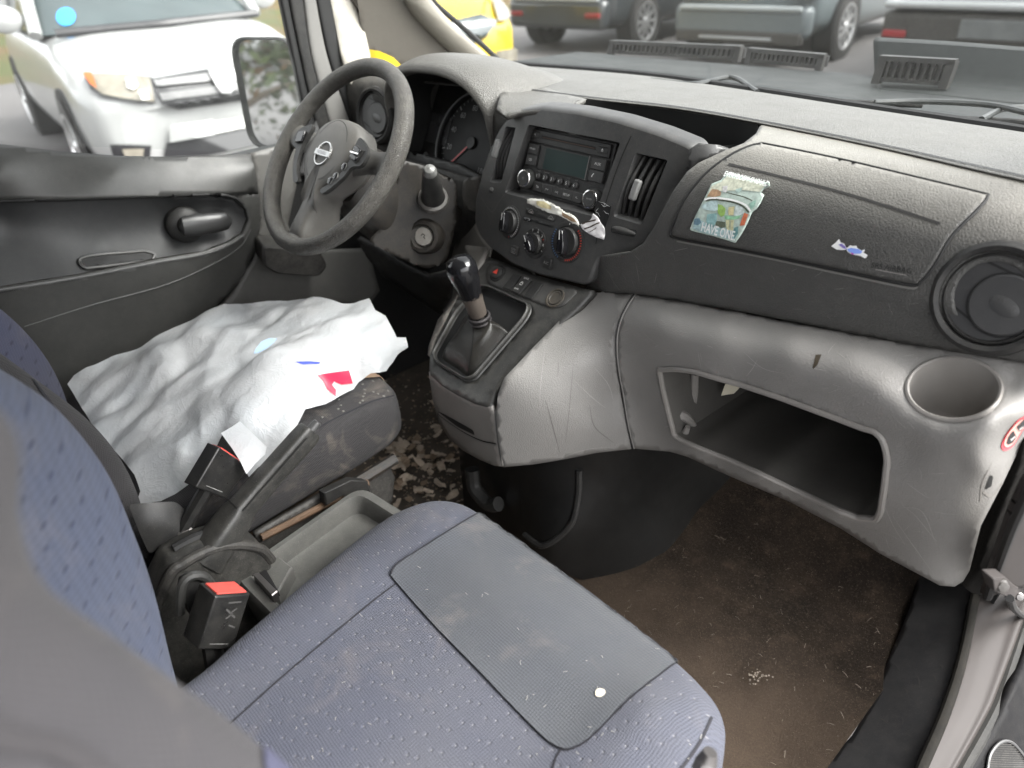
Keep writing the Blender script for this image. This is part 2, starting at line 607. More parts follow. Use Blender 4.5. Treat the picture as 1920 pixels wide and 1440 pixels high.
# ---- top band under the windscreen
A = [V((-.72, .30, .775)), at(880, 117, 'z', .779), at(1000, 125, 'z', .78), at(1200, 141, 'z', .781), at(1400, 169, 'z', .782), at(1600, 200, 'z', .783), at(1800, 230, 'z', .785), at(1920, 248, 'z', .787), V((.72, .30, .787))]
B_ = [V((-.72, .10, .782)), at(880, 157, 'z', .792), at(980, 165, 'z', .796), at(1110, 181, 'z', .802), at(1272, 199, 'z', .805), at(1431, 226, 'z', .805), at(1644, 268, 'z', .805), at(1910, 327, 'z', .805), V((.72, .055, .805))]
A2 = [a * .5 + b * .5 + V((0, 0, .006)) for a, b in zip(A, B_)]
A0 = [a + V((0, .05, -.03)) for a in A]
B2 = [b + V((0, -.004, -.006)) for b in B_]
top_pad = mesh_obj('top_pad', loft([A0, A, A2, B_, B2], 120, 40), PADTOP, DASH)

# ---- passenger pad: profile swept across
def zb(x):
    return float(np.interp(x, [-.1, .05, .10, .19, .37, .51, .61, .72], [.505, .535, .556, .583, .612, .632, .650, .668]))
def yB(x):
    return float(np.interp(x, [b.x for b in B_[3:]], [b.y for b in B_[3:]]))
def zB(x):
    return float(np.interp(x, [b.x for b in B_[3:]], [b.z for b in B_[3:]]))
def pad_profile(x):
    y0, z0, z1 = yB(x) - .004, zB(x) - .003, zb(x)
    k = max(0, .16 - x) * .25
    return [(y0, z0), (.045 + k, z0 - .004), (.008 + k, z0 - .020), (-.018 + k, z0 - .050), (-.034 + k, z0 - .095), (-.038 + k, z1 + .04), (-.036 + k, z1), (-.015 + k, z1 - .008), (.03, z1 - .012)]
xs = [-.10, 0, .08, .16, .25, .35, .45, .55, .64, .72]
rows = [[V((x, *pad_profile(x)[i])) for x in xs] for i in range(9)]
pad_full = mesh_obj('pad_guide', loft(rows, 90, 90), None)
pad_s = sol_mesh(pad_full)
vent_c = (1864, 560)
ring_px = [(vent_c[0] + 100 * math.cos(a), vent_c[1] + 92 * math.sin(a)) for a in (2 * math.pi * k / 40 for k in range(40))]
pad_loop = [(1427, 231), (1540, 250), (1644, 271), (1780, 300), (1910, 330), (2010, 350), (2120, 372), (2120, 720), (2000, 697), (1920, 681), (1790, 660), (1600, 626), (1400, 586), (1190, 551), (1098, 547), (1102, 527), (1110, 500), (1117, 481), (1180, 472), (1205, 457), (1224, 430), (1244, 392), (1262, 358), (1288, 322), (1310, 305), (1357, 283), (1395, 268), (1418, 250)]
pad_bm = patch(pad_loop, pad_s, 6.5, [[(vent_c[0] + 76 * math.cos(a), vent_c[1] + 70 * math.sin(a)) for a in (2 * math.pi * k / 40 for k in range(40))]])
# rolled return under the pad's lower edge
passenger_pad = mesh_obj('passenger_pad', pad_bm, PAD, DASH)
mod_solid(passenger_pad, .004)
under = mesh_obj('pad_underside', loft([[V((x, *pad_profile(x)[i])) for x in [.04, .08] + xs[3:]] for i in (6, 7, 8)], 60, 8), BLK_DEEP, DASH)
pad_on = sol_mesh(pad_full, off=.0013)
# seam between top band and pad
seam_bm = strip_on([(985, 167), (1110, 183), (1272, 201), (1431, 228), (1644, 270), (1780, 300), (1910, 329), (1990, 347)], sol_mesh(top_pad, pad_full, off=.0010), .0035)
mesh_obj('pad_seam', seam_bm, BLK_DEEP, DASH)
# airbag lid: a panel standing a little proud, with a dark gap round it
ab = [c5(*q) for q in [(600, 84), (640, 86), (1000, 160), (1400, 255), (1700, 328), (1738, 345), (1700, 402), (1560, 545), (1480, 680), (1410, 765), (1345, 783), (1000, 712), (600, 628), (200, 553), (158, 530), (165, 490), (230, 350), (330, 230), (450, 140), (545, 95)]]
ab_s = cr(ab, 90, True)
ab_gap = mesh_obj('airbag_gap', tube([pad_on(*p) for p in ab_s], .0015, 6, closed=True, n=220), BLK_DEEP, DASH)
ab_in = []
for i in range(len(ab_s)):
    t_ = ab_s[(i + 1) % len(ab_s)] - ab_s[i - 1]; nrm_ = np.array([-t_[1], t_[0]]) / np.linalg.norm(t_)
    q_ = ab_s[i] + nrm_ * 3.2
    ab_in.append(q_ if inpoly(q_[0], q_[1], ab_s) else ab_s[i] - nrm_ * 3.2)
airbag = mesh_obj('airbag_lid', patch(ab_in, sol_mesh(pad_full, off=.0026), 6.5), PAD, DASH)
mod_solid(airbag, .002)
lid_on = sol_mesh(airbag, pad_full, off=.0007)
crease = mesh_obj('lid_crease', strip_on([(1366, 308), (1450, 328), (1560, 356), (1660, 386), (1763, 420)], lid_on, .0030), plastic('crease_shadow_line', (.022, .021, .02), .6), DASH)
# highlight along the lid's lower edge, painted as a pale strip
mesh_obj('airbag_highlight', strip_on([(1270, 452), (1425, 481), (1575, 513), (1700, 539), (1722, 537)], pad_on, .0022), plastic('lip_highlight', (.16, .155, .145), .5), DASH)
n0 = lid_on(1672, 503, True)
ex = (lid_on(1700, 507.5) - lid_on(1644, 498.5)).normalized()
ey = n0[1].cross(ex).normalized()
mesh_obj('airbag_lettering', text_bm('SRS AIRBAG', n0[0], ex, ey, .0055, depth=.0005), plastic('embossed_letters', (.012, .012, .012), .5), DASH)
mesh_obj('airbag_underline', strip_on([(1642, 505), (1672, 511), (1700, 516)], lid_on, .0011), plastic('embossed_line', (.2, .19, .18), .5), DASH)
bpy.data.objects.remove(pad_full)

# ---- round vent at the right end
def round_vent(c, nrm, r, label=None):
    v = mesh_obj('air_vent', lathe(c, nrm, [(r * 1.36, -.014), (r * 1.31, .002), (r * 1.20, .006), (r * 1.10, .004), (r * 1.06, -.012), (r * 1.02, -.03)], 48, cap1=False), BLK, DASH)
    if label: v['label'] = label
    x, y, n = frame(nrm)
    C = V(c)
    d = bmesh.new()
    # inner barrel ring
    lathe(C, nrm, [(r * 1.06, -.012), (r * 1.05, .001), (r * 1.0, .0025), (r * .98, -.001), (r * .97, -.012)], 48, d, cap1=False)
    mesh_obj('vent_ring', d, BLK, v)
    # flap: a big disc blade with finger dish, plus the second blade peeking out beside it
    ca, sa = math.cos(R(-18)), math.sin(R(-18))
    x2, y2 = x * ca + y * sa, y * ca - x * sa
    def lp(x0, x1, yy, k=1.0, nn=14):
        return None
    import itertools
    def seg_loop(a0, a1, rr, xoff):
        return [C + x2 * (rr * math.cos(a)) + y2 * (rr * math.sin(a)) for a in np.linspace(a0, a1, 26)]
    fm = plastic('vent_flap_plastic', (.045, .045, .046), .34, 900, .06, .08)
    disc = [C + x2 * (.26 * r + .70 * r * math.cos(a)) + y2 * (.70 * r * math.sin(a)) for a in np.linspace(0, 2 * math.pi, 40)[:-1] if (.26 + .70 * math.cos(a)) ** 2 + (.70 * math.sin(a)) ** 2 < .93 or True]
    disc = [C + (p - C) * min(1, .95 * r / max(1e-6, (p - C).length)) for p in disc]
    mesh_obj('vent_flap', prism([p + n * .0035 for p in disc], -n * .010, bev=.0015), fm, v)
    back = [C + x2 * (.97 * r * math.cos(a)) + y2 * (.97 * r * math.sin(a)) - n * .0012 for a in np.linspace(0, 2 * math.pi, 40)[:-1]]
    mesh_obj('vent_blade', prism(back, -n * .004), fm, v)
    for sgn in (1, -1):
        gap = ribbon([C + x2 * (t * r) + y2 * (sgn * (.66 + .10 * t) * r) - n * .0006 for t in np.linspace(-.66, .28, 8)], [n] * 8, .0022)
        mesh_obj('vent_gap', gap, BLK_DEEP, v)
    rim_l = [p - n * .0002 for p in disc] ; cc_ = sum(rim_l, V((0, 0, 0))) / len(rim_l)
    mesh_obj('flap_shadow_gap', tube([cc_ + (p - cc_) * 1.02 for p in rim_l], .0012, 6, closed=True, n=90), BLK_DEEP, v)
    dish = lathe(C + x2 * (.30 * r) + n * .0037, n, [(r * .20, .0), (r * .12, .0010), (0.0001, .0012)], 24, up=tuple(y2), cap1=False, sx=1.7)
    mesh_obj('finger_dish', dish, plastic('dish_plastic', (.05, .05, .05), .28), v)
    return v
vc = at(1862, 560, 'y', -.032)
vn = V((-.02, -.95, .30)).normalized()
round_vent(vc, vn, .0425, 'large round vent at the passenger end of the dash')

# ---- storage tray sunk in the dash top behind the stack
tray = bmesh.new()
t_edge = [(1062, 203), (1078, 194), (1098, 187), (1219, 197), (1320, 212), (1408, 229), (1421, 241), (1408, 261), (1357, 284)]
def tr_s(px, py): return at(px, py, 'z', .801 - .030 * max(0, (py - 238) / 46) if px > 1340 else .801)
rim = [tr_s(*p) for p in cr(t_edge, 40)]
front = [V((.26, -.0, .785)), V((.05, -.015, .80)), V((-.08, .0, .79))]
inner = [p + V((0, -.006 if 5 < i < 30 else 0, -.07)) for i, p in enumerate(rim)]
rings([rim, inner], tray, closed=False)
bot = [V((p.x, p.y, .728)) for p in rim] + [V((.25, .045, .728)), V((-.08, .03, .728))]
tray.faces.new([tray.verts.new(p) for p in bot])
mesh_obj('storage_tray', tray, BLK_DEEP, DASH)
shl = patch([(931, 204), (938, 176), (960, 158), (1000, 156), (1060, 176), (1100, 186), (1078, 196), (1064, 206), (1010, 207), (972, 212), (950, 219)], sol_tps([(925, 210, 'z', .785), (936, 176, 'z', .80), (1000, 156, 'z', .798), (1100, 186, 'z', .8015), (1064, 206, 'z', .799), (1010, 207, 'z', .797), (945, 234, 'z', .775)]), 8)
mod_solid(mesh_obj('centre_shoulder', shl, PADTOP, DASH), .006)
# smooth trim cheek between stack and pad
ck = patch([(1292, 280), (1310, 268), (1350, 272), (1372, 280), (1330, 296), (1306, 308), (1300, 330), (1290, 330)], sol_tps([(1292, 280, 'y', .02), (1370, 276, 'y', .06), (1300, 330, 'y', .02), (1330, 300, 'y', .03)]), 8)
mod_solid(mesh_obj('trim_cheek', ck, FASC, DASH), .01)

# ================================================================== CENTRE FASCIA
def fy(x, z):
    return -.020 + .32 * (z - .67) + .55 * x * x + 2.2 * max(0, .60 - z) ** 2
fas_s = sol_fn(lambda p: p.y - fy(p.x, p.z), .5, 2.2, 40)
def fas_n(p):
    e = .002
    gx = (fy(p.x + e, p.z) - fy(p.x - e, p.z)) / (2 * e); gz = (fy(p.x, p.z + e) - fy(p.x, p.z - e)) / (2 * e)
    return V((gx, -1, gz)).normalized()
def fas_on(px, py, want_n=False, off=.0006):
    p = fas_s(px, py); n = fas_n(p); q = p + n * off
    return (q, n) if want_n else q
f_loop = [c4(*q) for q in [(330, 225), (380, 165), (470, 122), (600, 105), (900, 143), (1200, 208), (1500, 303), (1715, 392), (1740, 420), (1752, 505), (1690, 570), (1600, 695), (1530, 845), (1440, 1015), (1380, 1100), (1270, 1165), (1050, 1202), (1020, 1240), (965, 1380), (930, 1400), (600, 1325), (400, 1245), (235, 1125), (155, 1025), (124, 930), (134, 780), (174, 600), (234, 420), (294, 285)]]
f_loop = [tuple(p) for p in rloop(f_loop, 8, 4)]
radio_hole = rloop([c4(*q) for q in [(523, 213), (1212, 348), (1018, 905), (345, 727)]], 5, 4)
rv_hole = rloop([c4(*q) for q in [(1325, 425), (1570, 480), (1372, 968), (1158, 905)]], 6, 4)
lv_hole = rloop([c4(*q) for q in [(352, 228), (428, 236), (318, 655), (234, 645)]], 4, 4)
fb = patch(f_loop, fas_s, 9, [radio_hole, rv_hole, lv_hole])
# rolled outer edge and side walls
def wall(loop, solver, nfun, depth_list, bm, expand, ctr_px, step=8):
    L = densify(loop, step)
    P = [solver(*p) for p in L]
    N = [nfun(p) for p in P]
    m = len(P)
    rs = [P]
    for (e, d) in depth_list:
        ring = []
        for i in range(m):
            t = (P[(i + 1) % m] - P[i - 1]).normalized()
            s = t.cross(N[i]).normalized()
            ring.append(P[i] + s * e * expand + V((0, 1, 0)) * (min(d, .030) if expand < 0 and P[i].z > .765 else d))
        rs.append(ring)
    rs.append(rs[0])
    rings(rs[:-1], bm, 0, False, False)
wall(f_loop, fas_s, fas_n, [(.0025, .001), (.005, .005), (.0065, .012), (.008, .09)], fb, -1, None)
for h in (rv_hole, lv_hole):
    wall(h, fas_s, fas_n, [(.002, .003), (.003, .008), (.004, .03)], fb, 1, None)
wall(radio_hole, fas_s, fas_n, [(.001, .002), (.002, .008), (.002, .045)], fb, 1, None)
FAS = mesh_obj('centre_fascia', fb, FASC, DASH, sharp=50)
# vertical crease that divides the middle of the fascia from the vent cheeks
mesh_obj('fascia_crease', strip_on([c4(1295, 300), c4(1215, 480), c4(1130, 720), c4(1060, 960), c4(1030, 1110)], lambda a, b, w=False: fas_on(a, b, True) if w else fas_on(a, b), .0016), BLK_DEEP, FAS)
mesh_obj('cheek_crease', strip_on([c4(345, 735), c4(300, 800), c4(250, 870), c4(170, 760)], lambda a, b, w=False: fas_on(a, b, True), .0014), plastic('cheek_line', (.09, .09, .085), .5), FAS)

# ---- fascia vents
def fascia_vent(hole, tl, tr, br, bl, n_sl, tab_px, wheel_px, wheel_w, lab):
    P = [fas_s(*q) for q in (tl, tr, br, bl)]
    n = fas_n((P[0] + P[2]) / 2)
    back = bmesh.new()
    q = [p - n * .026 for p in [fas_s(*h) for h in hole]]
    back.faces.new([back.verts.new(p) for p in q])
    v = mesh_obj('air_vent', fix_normals(back), BLK_DEEP, DASH)
    v['label'] = lab
    sl = []
    for k in range(n_sl):
        f = (k + .6) / n_sl
        a = P[0].lerp(P[1], f); b = P[3].lerp(P[2], f)
        w_ = (P[1] - P[0]).normalized()
        bm = bmesh.new()
        L = []
        # curved fin, bowed toward the cabin
        for t in np.linspace(0, 1, 12):
            c = a.lerp(b, t) - n * (.012 - .012 * math.sin(math.pi * t))
            L.append(c)
        rs = []
        for c in L:
            d1 = (w_ * .8 + n * .2).normalized()
            rs.append([c - n * .010 - w_ * .004, c + n * .0005 - w_ * .0035, c + n * .0015 - w_ * .0010, c - n * .001 + w_ * .0012, c - n * .010 + w_ * .0010])
        rings(rs, bm)
        fix_normals(bm)
        mesh_obj('vent_slat', bm, BLK, v)
    if tab_px:
        c = fas_s(*tab_px) + n * .002
        up = (P[0] - P[3]).normalized(); w_ = up.cross(n).normalized()
        t = mesh_obj('vent_tab', box(c, (.011, .030, .010), (w_, up, n)), plastic('vent_tab_grey', (.20, .20, .195), .4), v)
        mod_bevel(t, .003, 3)
    c = fas_s(*wheel_px); up = (P[0] - P[3]).normalized(); w_ = (P[2] - P[3]).normalized()
    n2 = fas_n(c)
    y2 = n2.cross(w_)
    wb = bmesh.new()
    rs = []
    for k in range(25):
        t = -1 + 2 * k / 24
        rr = .0085 * math.sqrt(max(0, 1 - t * t * .8))
        rs.append([c + w_ * (wheel_w * t / 2) + n2 * (rr * .8 * math.sin(a) - .002) + y2 * (rr * .62 * math.cos(a)) for a in np.linspace(0, math.pi, 9)])
    rings(rs, wb, closed=False)
    mesh_obj('thumbwheel', fix_normals(wb), simple('ribbed_wheel', (.045, .044, .042), .6, noise_amt=.5, nscale=500), v)
    return v
fascia_vent(rv_hole, c4(1335, 440), c4(1556, 492), c4(1362, 955), c4(1172, 900), 4, c4(1330, 705), c4(1238, 1012), .040, 'tall fascia vent on the right of the radio with a pale tab')
fascia_vent(lv_hole, c4(356, 238), c4(422, 243), c4(310, 648), c4(240, 640), 3, c4(292, 395), c4(247, 705), .012, 'narrow fascia vent on the left of the radio')
mesh_obj('vent_wheel_socket', strip_on(rloop([c4(1150, 975), c4(1335, 1010), c4(1320, 1055), c4(1145, 1020)], 3, 3), lambda a, b, w=False: fas_on(a, b, True), .0015, closed=True, smooth=False), BLK_DEEP, FAS)

# ---- climate dials
def dial(px, py, r, knob_ang, lab, ticks, cold_hot=False, nums=None):
    c = fas_s(px, py); n = fas_n(c)
    x, y, n = frame(n)
    d = mesh_obj('climate_dial', lathe(c, n, [(r * 1.0, .0), (r * .99, .0016), (r * .95, .0022), (r * .75, .0018), (r * .73, -.001), (r * .70, -.001), (r * .68, .006), (r * .64, .008)], 48), BLK, FAS)
    d['label'] = lab
    kb = bmesh.new()
    ca, sa = math.cos(R(knob_ang)), math.sin(R(knob_ang))
    a, b = x * ca + y * sa, y * ca - x * sa
    # pinched bar handle, narrower at the pointer end
    rs = []
    for h, k in ((.006, 1.0), (.013, .96), (.0185, .88), (.0200, .74)):
        rs.append([c + n * h + b * (r * .64 * u * k) + a * (r * wv * k) for u, wv in ((-1, -.16), (-.6, -.25), (0, -.24), (.6, -.19), (.95, -.12), (1.0, 0), (.95, .12), (.6, .19), (0, .24), (-.6, .25), (-1, .16))])
    rings(rs, kb)
    k_ = mesh_obj('dial_knob', fix_normals(kb), BLK_GLOSS, d); mod_bevel(k_, .0012, 2, 25)
    ink = bmesh.new()
    ribbon([c + n * .0204 + b * (r * t) for t in (.10, .55)], [n, n], .0018, ink)
    mesh_obj('dial_pointer', ink, WHITE_INK, d)
    mk = bmesh.new()
    for ang, mi in ticks:
        s = R(ang)
        o_ = x * math.cos(s) + y * math.sin(s)
        ribbon([c + n * .0027 + o_ * (r * .82), c + n * .0026 + o_ * (r * .92)], [n, n], .0011, mk, mi)
    for ang, t_, mi in nums or []:
        s = R(ang)
        text_bm(t_, c + n * .0024 + (x * math.cos(s) + y * math.sin(s)) * (r * .86), x, y, .0048, mk, mi)
    mesh_obj('dial_marks', mk, [WHITE_INK, RED_INK, BLUE_INK], d)
    return d
dial(*c4(388, 948), .0275, 6, 'left climate dial with airflow symbols', [(a, 0) for a in range(-60, 200, 9)] + [(-75, 1)])
dial(*c4(572, 1106), .0250, 38, 'middle climate dial numbered for fan speed', [(a, 0) for a in (-20, 10, 200, 215)] + [(30, 1)], nums=[(150, '0', 0), (112, '1', 0), (78, '2', 0), (45, '3', 0), (5, '4', 0)])
dial(*c4(815, 1095), .0325, 12, 'right climate dial marked blue to red for temperature', [(a, 2) for a in range(150, 250, 8)] + [(a, 1) for a in range(-80, 50, 8)] + [(90, 0)])
# recirculation slider
def fplate(name, loop, mat, h=.0012, parent=FAS, lab=None):
    bm = patch(loop, lambda a, b: fas_on(a, b, off=h), 8)
    o = mesh_obj(name, bm, mat, parent); mod_solid(o, h)
    if lab: o['label'] = lab
    return o
fplate('recirculation_panel', rloop([c4(508, 838), c4(735, 900), c4(722, 945), c4(505, 885)], 4, 4), BLK)
fplate('slider_slot', rloop([c4(500, 905), c4(715, 968), c4(708, 988), c4(500, 928)], 2, 3), BLK_DEEP)
fplate('slider_knob', rloop([c4(505, 908), c4(548, 920), c4(545, 945), c4(502, 932)], 2, 3), BLK_GLOSS, .006)
def car_icon(px, py, s, bm):
    q, n = fas_on(px, py, True, off=.0016)
    x, y, n = frame(n)
    pts = [(-1, -.3), (-1, .1), (-.55, .2), (-.3, .6), (.35, .6), (.6, .2), (1, .1), (1, -.3), (-1, -.3)]
    ribbon([q + x * (a * s) + y * (b * s) for a, b in pts], [n] * 9, s * .16, bm)
    ribbon([q + x * (a * s) + y * (b * s) for a, b in ((-.5, -.05), (.45, -.05), (.2, .15))], [n] * 3, s * .14, bm)
for q_ in (c4(548, 868), c4(696, 917)):
    ic = bmesh.new(); car_icon(*q_, .0058, ic)
    mesh_obj('recirculation_symbol', ic, GREY_INK, FAS)
def sbutton(px, py, w_, h_, txt, lab):
    c = fas_s(px, py); n = fas_n(c); x, y, n = frame(n)
    b = mesh_obj('climate_button', box(c + n * .001, (w_, h_, .008), (x, y, n)), BLK_GLOSS if 0 else BLK, FAS); mod_bevel(b, .0015, 2)
    b['label'] = lab
    t = bmesh.new()
    if txt: text_bm(txt, c + n * .0053 - x * .001, x, y, .0050, t, sx=.95)
    else:
        ribbon([c + n * .0054 + x * (a * .005) + y * (b_ * .0036) for a, b_ in ((-1, -1), (-1, 1), (1, 1), (1, -1), (-1, -1))], [n] * 5, .0009, t)
        ribbon([c + n * .0054 + x * (a * .0024) + y * (b_ * .0016) for a, b_ in ((-1, -1), (-1, 1), (1, 1), (1, -1), (-1, -1))], [n] * 5, .0007, t)
    mesh_obj('button_marking', t, GREY_INK, b)
sbutton(*c4(428, 1160), .0155, .0155, None, 'rear window demister button')
sbutton(*c4(676, 1252), .0170, .0180, 'A/C', 'button lettered A/C')
# ================================================================== CAR RADIO
RAD = thing('car_radio', 'black double-height car radio with green-grey display, two knobs and CD slot', 'car radio', (0, .03, .67))
rO = V((-.0005, .001, .671)); rU = V((1, 0, 0)); rV = V((0, .0315, .0955)).normalized(); rN = rU.cross(rV)   # face toward the cabin
def rp(u, v, h=0.0): return rO + rU * u + rV * v + rN * h     # u -.089..+.089, v 0..0.1
def rbox(name, u0, u1, v0, v1, h0, h1, mat, parent=RAD, bev=.0012):
    o = mesh_obj(name, box(rp((u0 + u1) / 2, (v0 + v1) / 2, (h0 + h1) / 2), (u1 - u0, v1 - v0, h1 - h0), (rU, rV, rN)), mat, parent)
    if bev: mod_bevel(o, bev, 2)
    return o
RADM = plastic('radio_plastic', (.018, .018, .018), .42, 1400, .06, .15)
KEYM = plastic('radio_key', (.030, .030, .030), .45, 1400, .06, .12)
rbox('radio_body', -.0905, .0905, -.003, .101, -.06, .0, RADM)
# upper strip with the CD slot
rbox('slot_panel', -.086, .083, .0775, .0985, 0, .0035, RADM, bev=.0015)
rbox('cd_slot', -.060, .056, .086, .0905, .0028, .0039, BLK_DEEP, bev=0)
sh = rbox('slot_shutter', -.058, .054, .0872, .0885, .0030, .0043, simple('slot_brown', (.07, .035, .02), .5), bev=0)
def key(u0, u1, v0, v1, txt, th=.0036, h=.0055, lab=None, mat=None):
    k = rbox('radio_button', u0, u1, v0, v1, 0, h, mat or KEYM)
    if lab: k['label'] = lab
    if txt:
        t = mesh_obj('button_lettering', text_bm(txt, rp((u0 + u1) / 2, (v0 + v1) / 2, h + .0002), rU, rV, th), WHITE_INK, k)
    return k
key(-.083, -.066, .085, .0945, '<)', .0032, .0048)
k = key(.0605, .0795, .083, .0925, None, h=.0048)
tb = bmesh.new(); c_ = rp(.070, .0885, .0051); tb.faces.new([tb.verts.new(c_ + rU * a + rV * b) for a, b in ((-.0022, -.001), (.0022, -.001), (0, .002))]); ribbon([rp(.0678, .0862, .0051), rp(.0722, .0862, .0051)], [rN, rN], .0007, tb)
mesh_obj('eject_symbol', tb, WHITE_INK, k)
key(-.085, -.062, .0595, .0755, 'FM-AM', .0030)
key(-.085, -.062, .0420, .0585, 'CD', .0036)
key(.054, .082, .0585, .0755, 'AUX', .0042)
k = key(.054, .082, .0405, .0575, None)
pb = bmesh.new(); ribbon([rp(.0655 + .004 * math.cos(a), .0465 + .006 * math.sin(a), .0057) for a in np.linspace(R(100), R(-5 + 180), 8)] , [rN] * 8, .0014, pb)
mesh_obj('phone_symbol', pb, WHITE_INK, k)
# display
rbox('display_bezel', -.060, .052, .0385, .0765, 0, .0022, RADM, bev=.001)
scr = NB('display_glass'); scr.set(Base_Color=scr.mix(scr.noise(25, 4), (.010, .026, .024), (.016, .036, .033)), Roughness=.3, Specular_IOR_Level=.2)
rbox('display_screen', -.0455, .0455, .0415, .0735, .0018, .0030, scr.m, bev=0)
rbox('display_lens_edge', .046, .0475, .0400, .0760, .0018, .0034, plastic('lens_edge', (.12, .12, .115), .3), bev=0)
# preset buttons 1-6
lb = bmesh.new()
for i, (s, t) in enumerate(zip('123456', ('RPT', 'RDM/MIX', '', '', 'DISP', 'A-Z'))):
    u = -.0535 + i * .0165
    kk = mesh_obj('radio_button', lathe(rp(u, .0285, 0), rN, [(.0056, 0), (.0056, .0030), (.0047, .0042)], 20), KEYM, RAD)
    kk['label'] = 'small round preset button numbered ' + s
    mesh_obj('button_lettering', text_bm(s, rp(u, .0285, .0045), rU, rV, .0048), WHITE_INK, kk)
    if t: mesh_obj('preset_caption', text_bm(t, rp(u, .0363, .0003), rU, rV, .0022), GREY_INK, RAD)
# lower row
rbox('lower_key_bar', -.0575, .0545, .0030, .0205, 0, .0030, RADM)
for i, t in enumerate(('TA', '|<<', '>>|', 'SETUP', '<-')):
    u0 = -.0565 + i * .0218
    key(u0, u0 + .0212, .0040, .0195, t, .0036, .0058)
# knobs
for (u, v, s, lab) in ((-.0745, .0195, 'O', 'left radio knob, the power and volume knob'), (.0725, .0155, 'ENTER', 'right radio knob lettered ENTER')):
    rbox('knob_recess', u - .0165, u + .0165, v - .017, v + .019, 0, .0012, RADM, bev=.006)
    kb = mesh_obj('radio_knob', lathe(rp(u, v, 0), rN, [(.0158, 0), (.0152, .010), (.0145, .0125)], 40, cap1=False), plastic('knob_side', (.05, .05, .048), .35), RAD)
    kb['label'] = lab
    mesh_obj('knob_ring', lathe(rp(u, v, 0), rN, [(.0145, .0122), (.0138, .0135), (.0118, .0140), (.0115, .0128)], 40, cap1=False), CHROME, kb)
    mesh_obj('knob_face', lathe(rp(u, v, 0), rN, [(.0117, .0125), (.0110, .0132), (.0001, .0132)], 40, cap1=False), KEYM, kb)
    mesh_obj('knob_lettering', text_bm(s, rp(u, v, .0134), rU, rV, .0026 if len(s) > 2 else .004), GREY_INK, kb)
# ================================================================== GREY LOWER DASH, SHELF, CUP HOLDER
low_ctrl = [
 # under the pad
 (1098, 545, 'y', -.030), (1188, 547, 'y', -.026), (1250, 558, 'y', -.026), (1350, 576, 'y', -.026), (1480, 602, 'y', -.026), (1600, 624, 'y', -.027), (1700, 643, 'y', -.028), (1800, 661, 'y', -.030), (1890, 676, 'y', -.031), (2010, 700, 'y', -.032),
 # top of the roll
 (1240, 588, 'y', -.062), (1350, 608, 'y', -.064), (1480, 634, 'y', -.066), (1600, 660, 'y', -.066),
 # where it turns down
 (1240, 615, 'y', -.075), (1350, 636, 'y', -.078), (1480, 668, 'y', -.083), (1580, 698, 'y', -.088), (1650, 730, 'y', -.093), (1690, 775, 'y', -.098), (1745, 802, 'y', -.103), (1800, 812, 'y', -.105), (1860, 800, 'y', -.100), (1905, 775, 'y', -.080),
 # cup holder plateau
 (1790, 732, 'y', -.043), (1900, 720, 'y', -.036),
 # face, upper edge of the opening
 (1236, 690, 'y', -.070), (1387, 721, 'y', -.077), (1480, 750, 'y', -.082), (1575, 786, 'y', -.085), (1640, 812, 'y', -.088), (1700, 850, 'y', -.092), (1800, 872, 'y', -.094), (1850, 880, 'y', -.080),
 # face, lower edge of the opening
 (1256, 790, 'y', -.052), (1301, 836, 'y', -.050), (1425, 888, 'y', -.052), (1575, 959, 'y', -.056), (1648, 972, 'y', -.060), (1720, 990, 'y', -.062), (1800, 1000, 'y', -.045),
 # bottom
 (1256, 848, 'y', -.036), (1350, 886, 'y', -.022), (1481, 942, 'y', -.014), (1575, 991, 'y', -.010), (1650, 1039, 'y', -.008), (1762, 1099, 'y', .002), (1800, 1092, 'y', .012),
 # right end turning away toward the door
 (1912, 838, 'x', .690), (1880, 905, 'x', .690), (1837, 988, 'x', .688), (1816, 1070, 'x', .687), (1925, 805, 'x', .693), (2010, 760, 'x', .715),
 # console flank and its front corner
 (1185, 842, 'y', -.055), (1165, 740, 'y', -.060), (1153, 640, 'y', -.070), (1172, 580, 'y', -.052),
 (1060, 861, 'y', -.150), (943, 874, 'y', -.222), (930, 765, 'y', -.222), (948, 708, 'y', -.205), (1000, 652, 'y', -.148), (1050, 600, 'y', -.090), (1030, 770, 'y', -.170), (1090, 680, 'y', -.112), (1110, 800, 'y', -.115),
]
low_s = sol_tps(low_ctrl, 1.2e-3)
hole = [c5b(*q) for q in [(98, 142), (112, 230), (150, 390), (172, 468), (215, 498), (270, 522), (440, 590), (600, 660), (800, 755), (1000, 850), (1090, 882), (1180, 888), (1203, 850), (1222, 740), (1238, 600), (1230, 530), (1205, 480), (1170, 450), (1100, 428), (1000, 390), (850, 335), (700, 280), (500, 215), (390, 185), (280, 152), (180, 138)]]
jl = [(1190, 549), (1174, 573), (1160, 604), (1154, 640), (1157, 690), (1166, 740), (1176, 800), (1186, 841)]
js = [tuple(p) for p in cr(jl, 44)]
g_loop = [(1350, 575), (1480, 601), (1600, 623), (1700, 642), (1800, 660), (1890, 675), (2010, 699), (2010, 760), (1930, 800), (1914, 835), (1882, 903), (1839, 986), (1818, 1070), (1806, 1090), (1790, 1100), (1762, 1098), (1650, 1038), (1575, 990), (1481, 941), (1350, 885), (1290, 857), (1256, 847)] + [(x + 1.0, y) for x, y in reversed(js)]
cup_e = [(1788 + 88 * math.cos(a) - 3 * math.sin(a), 732 + 58 * math.sin(a) + 3 * math.cos(a)) for a in (2 * math.pi * k / 44 for k in range(44))]
lower = mesh_obj('lower_panel', patch(g_loop, low_s, 10, [hole, cup_e]), LOWG, DASH, sharp=60)
mod_solid(lower, .005)
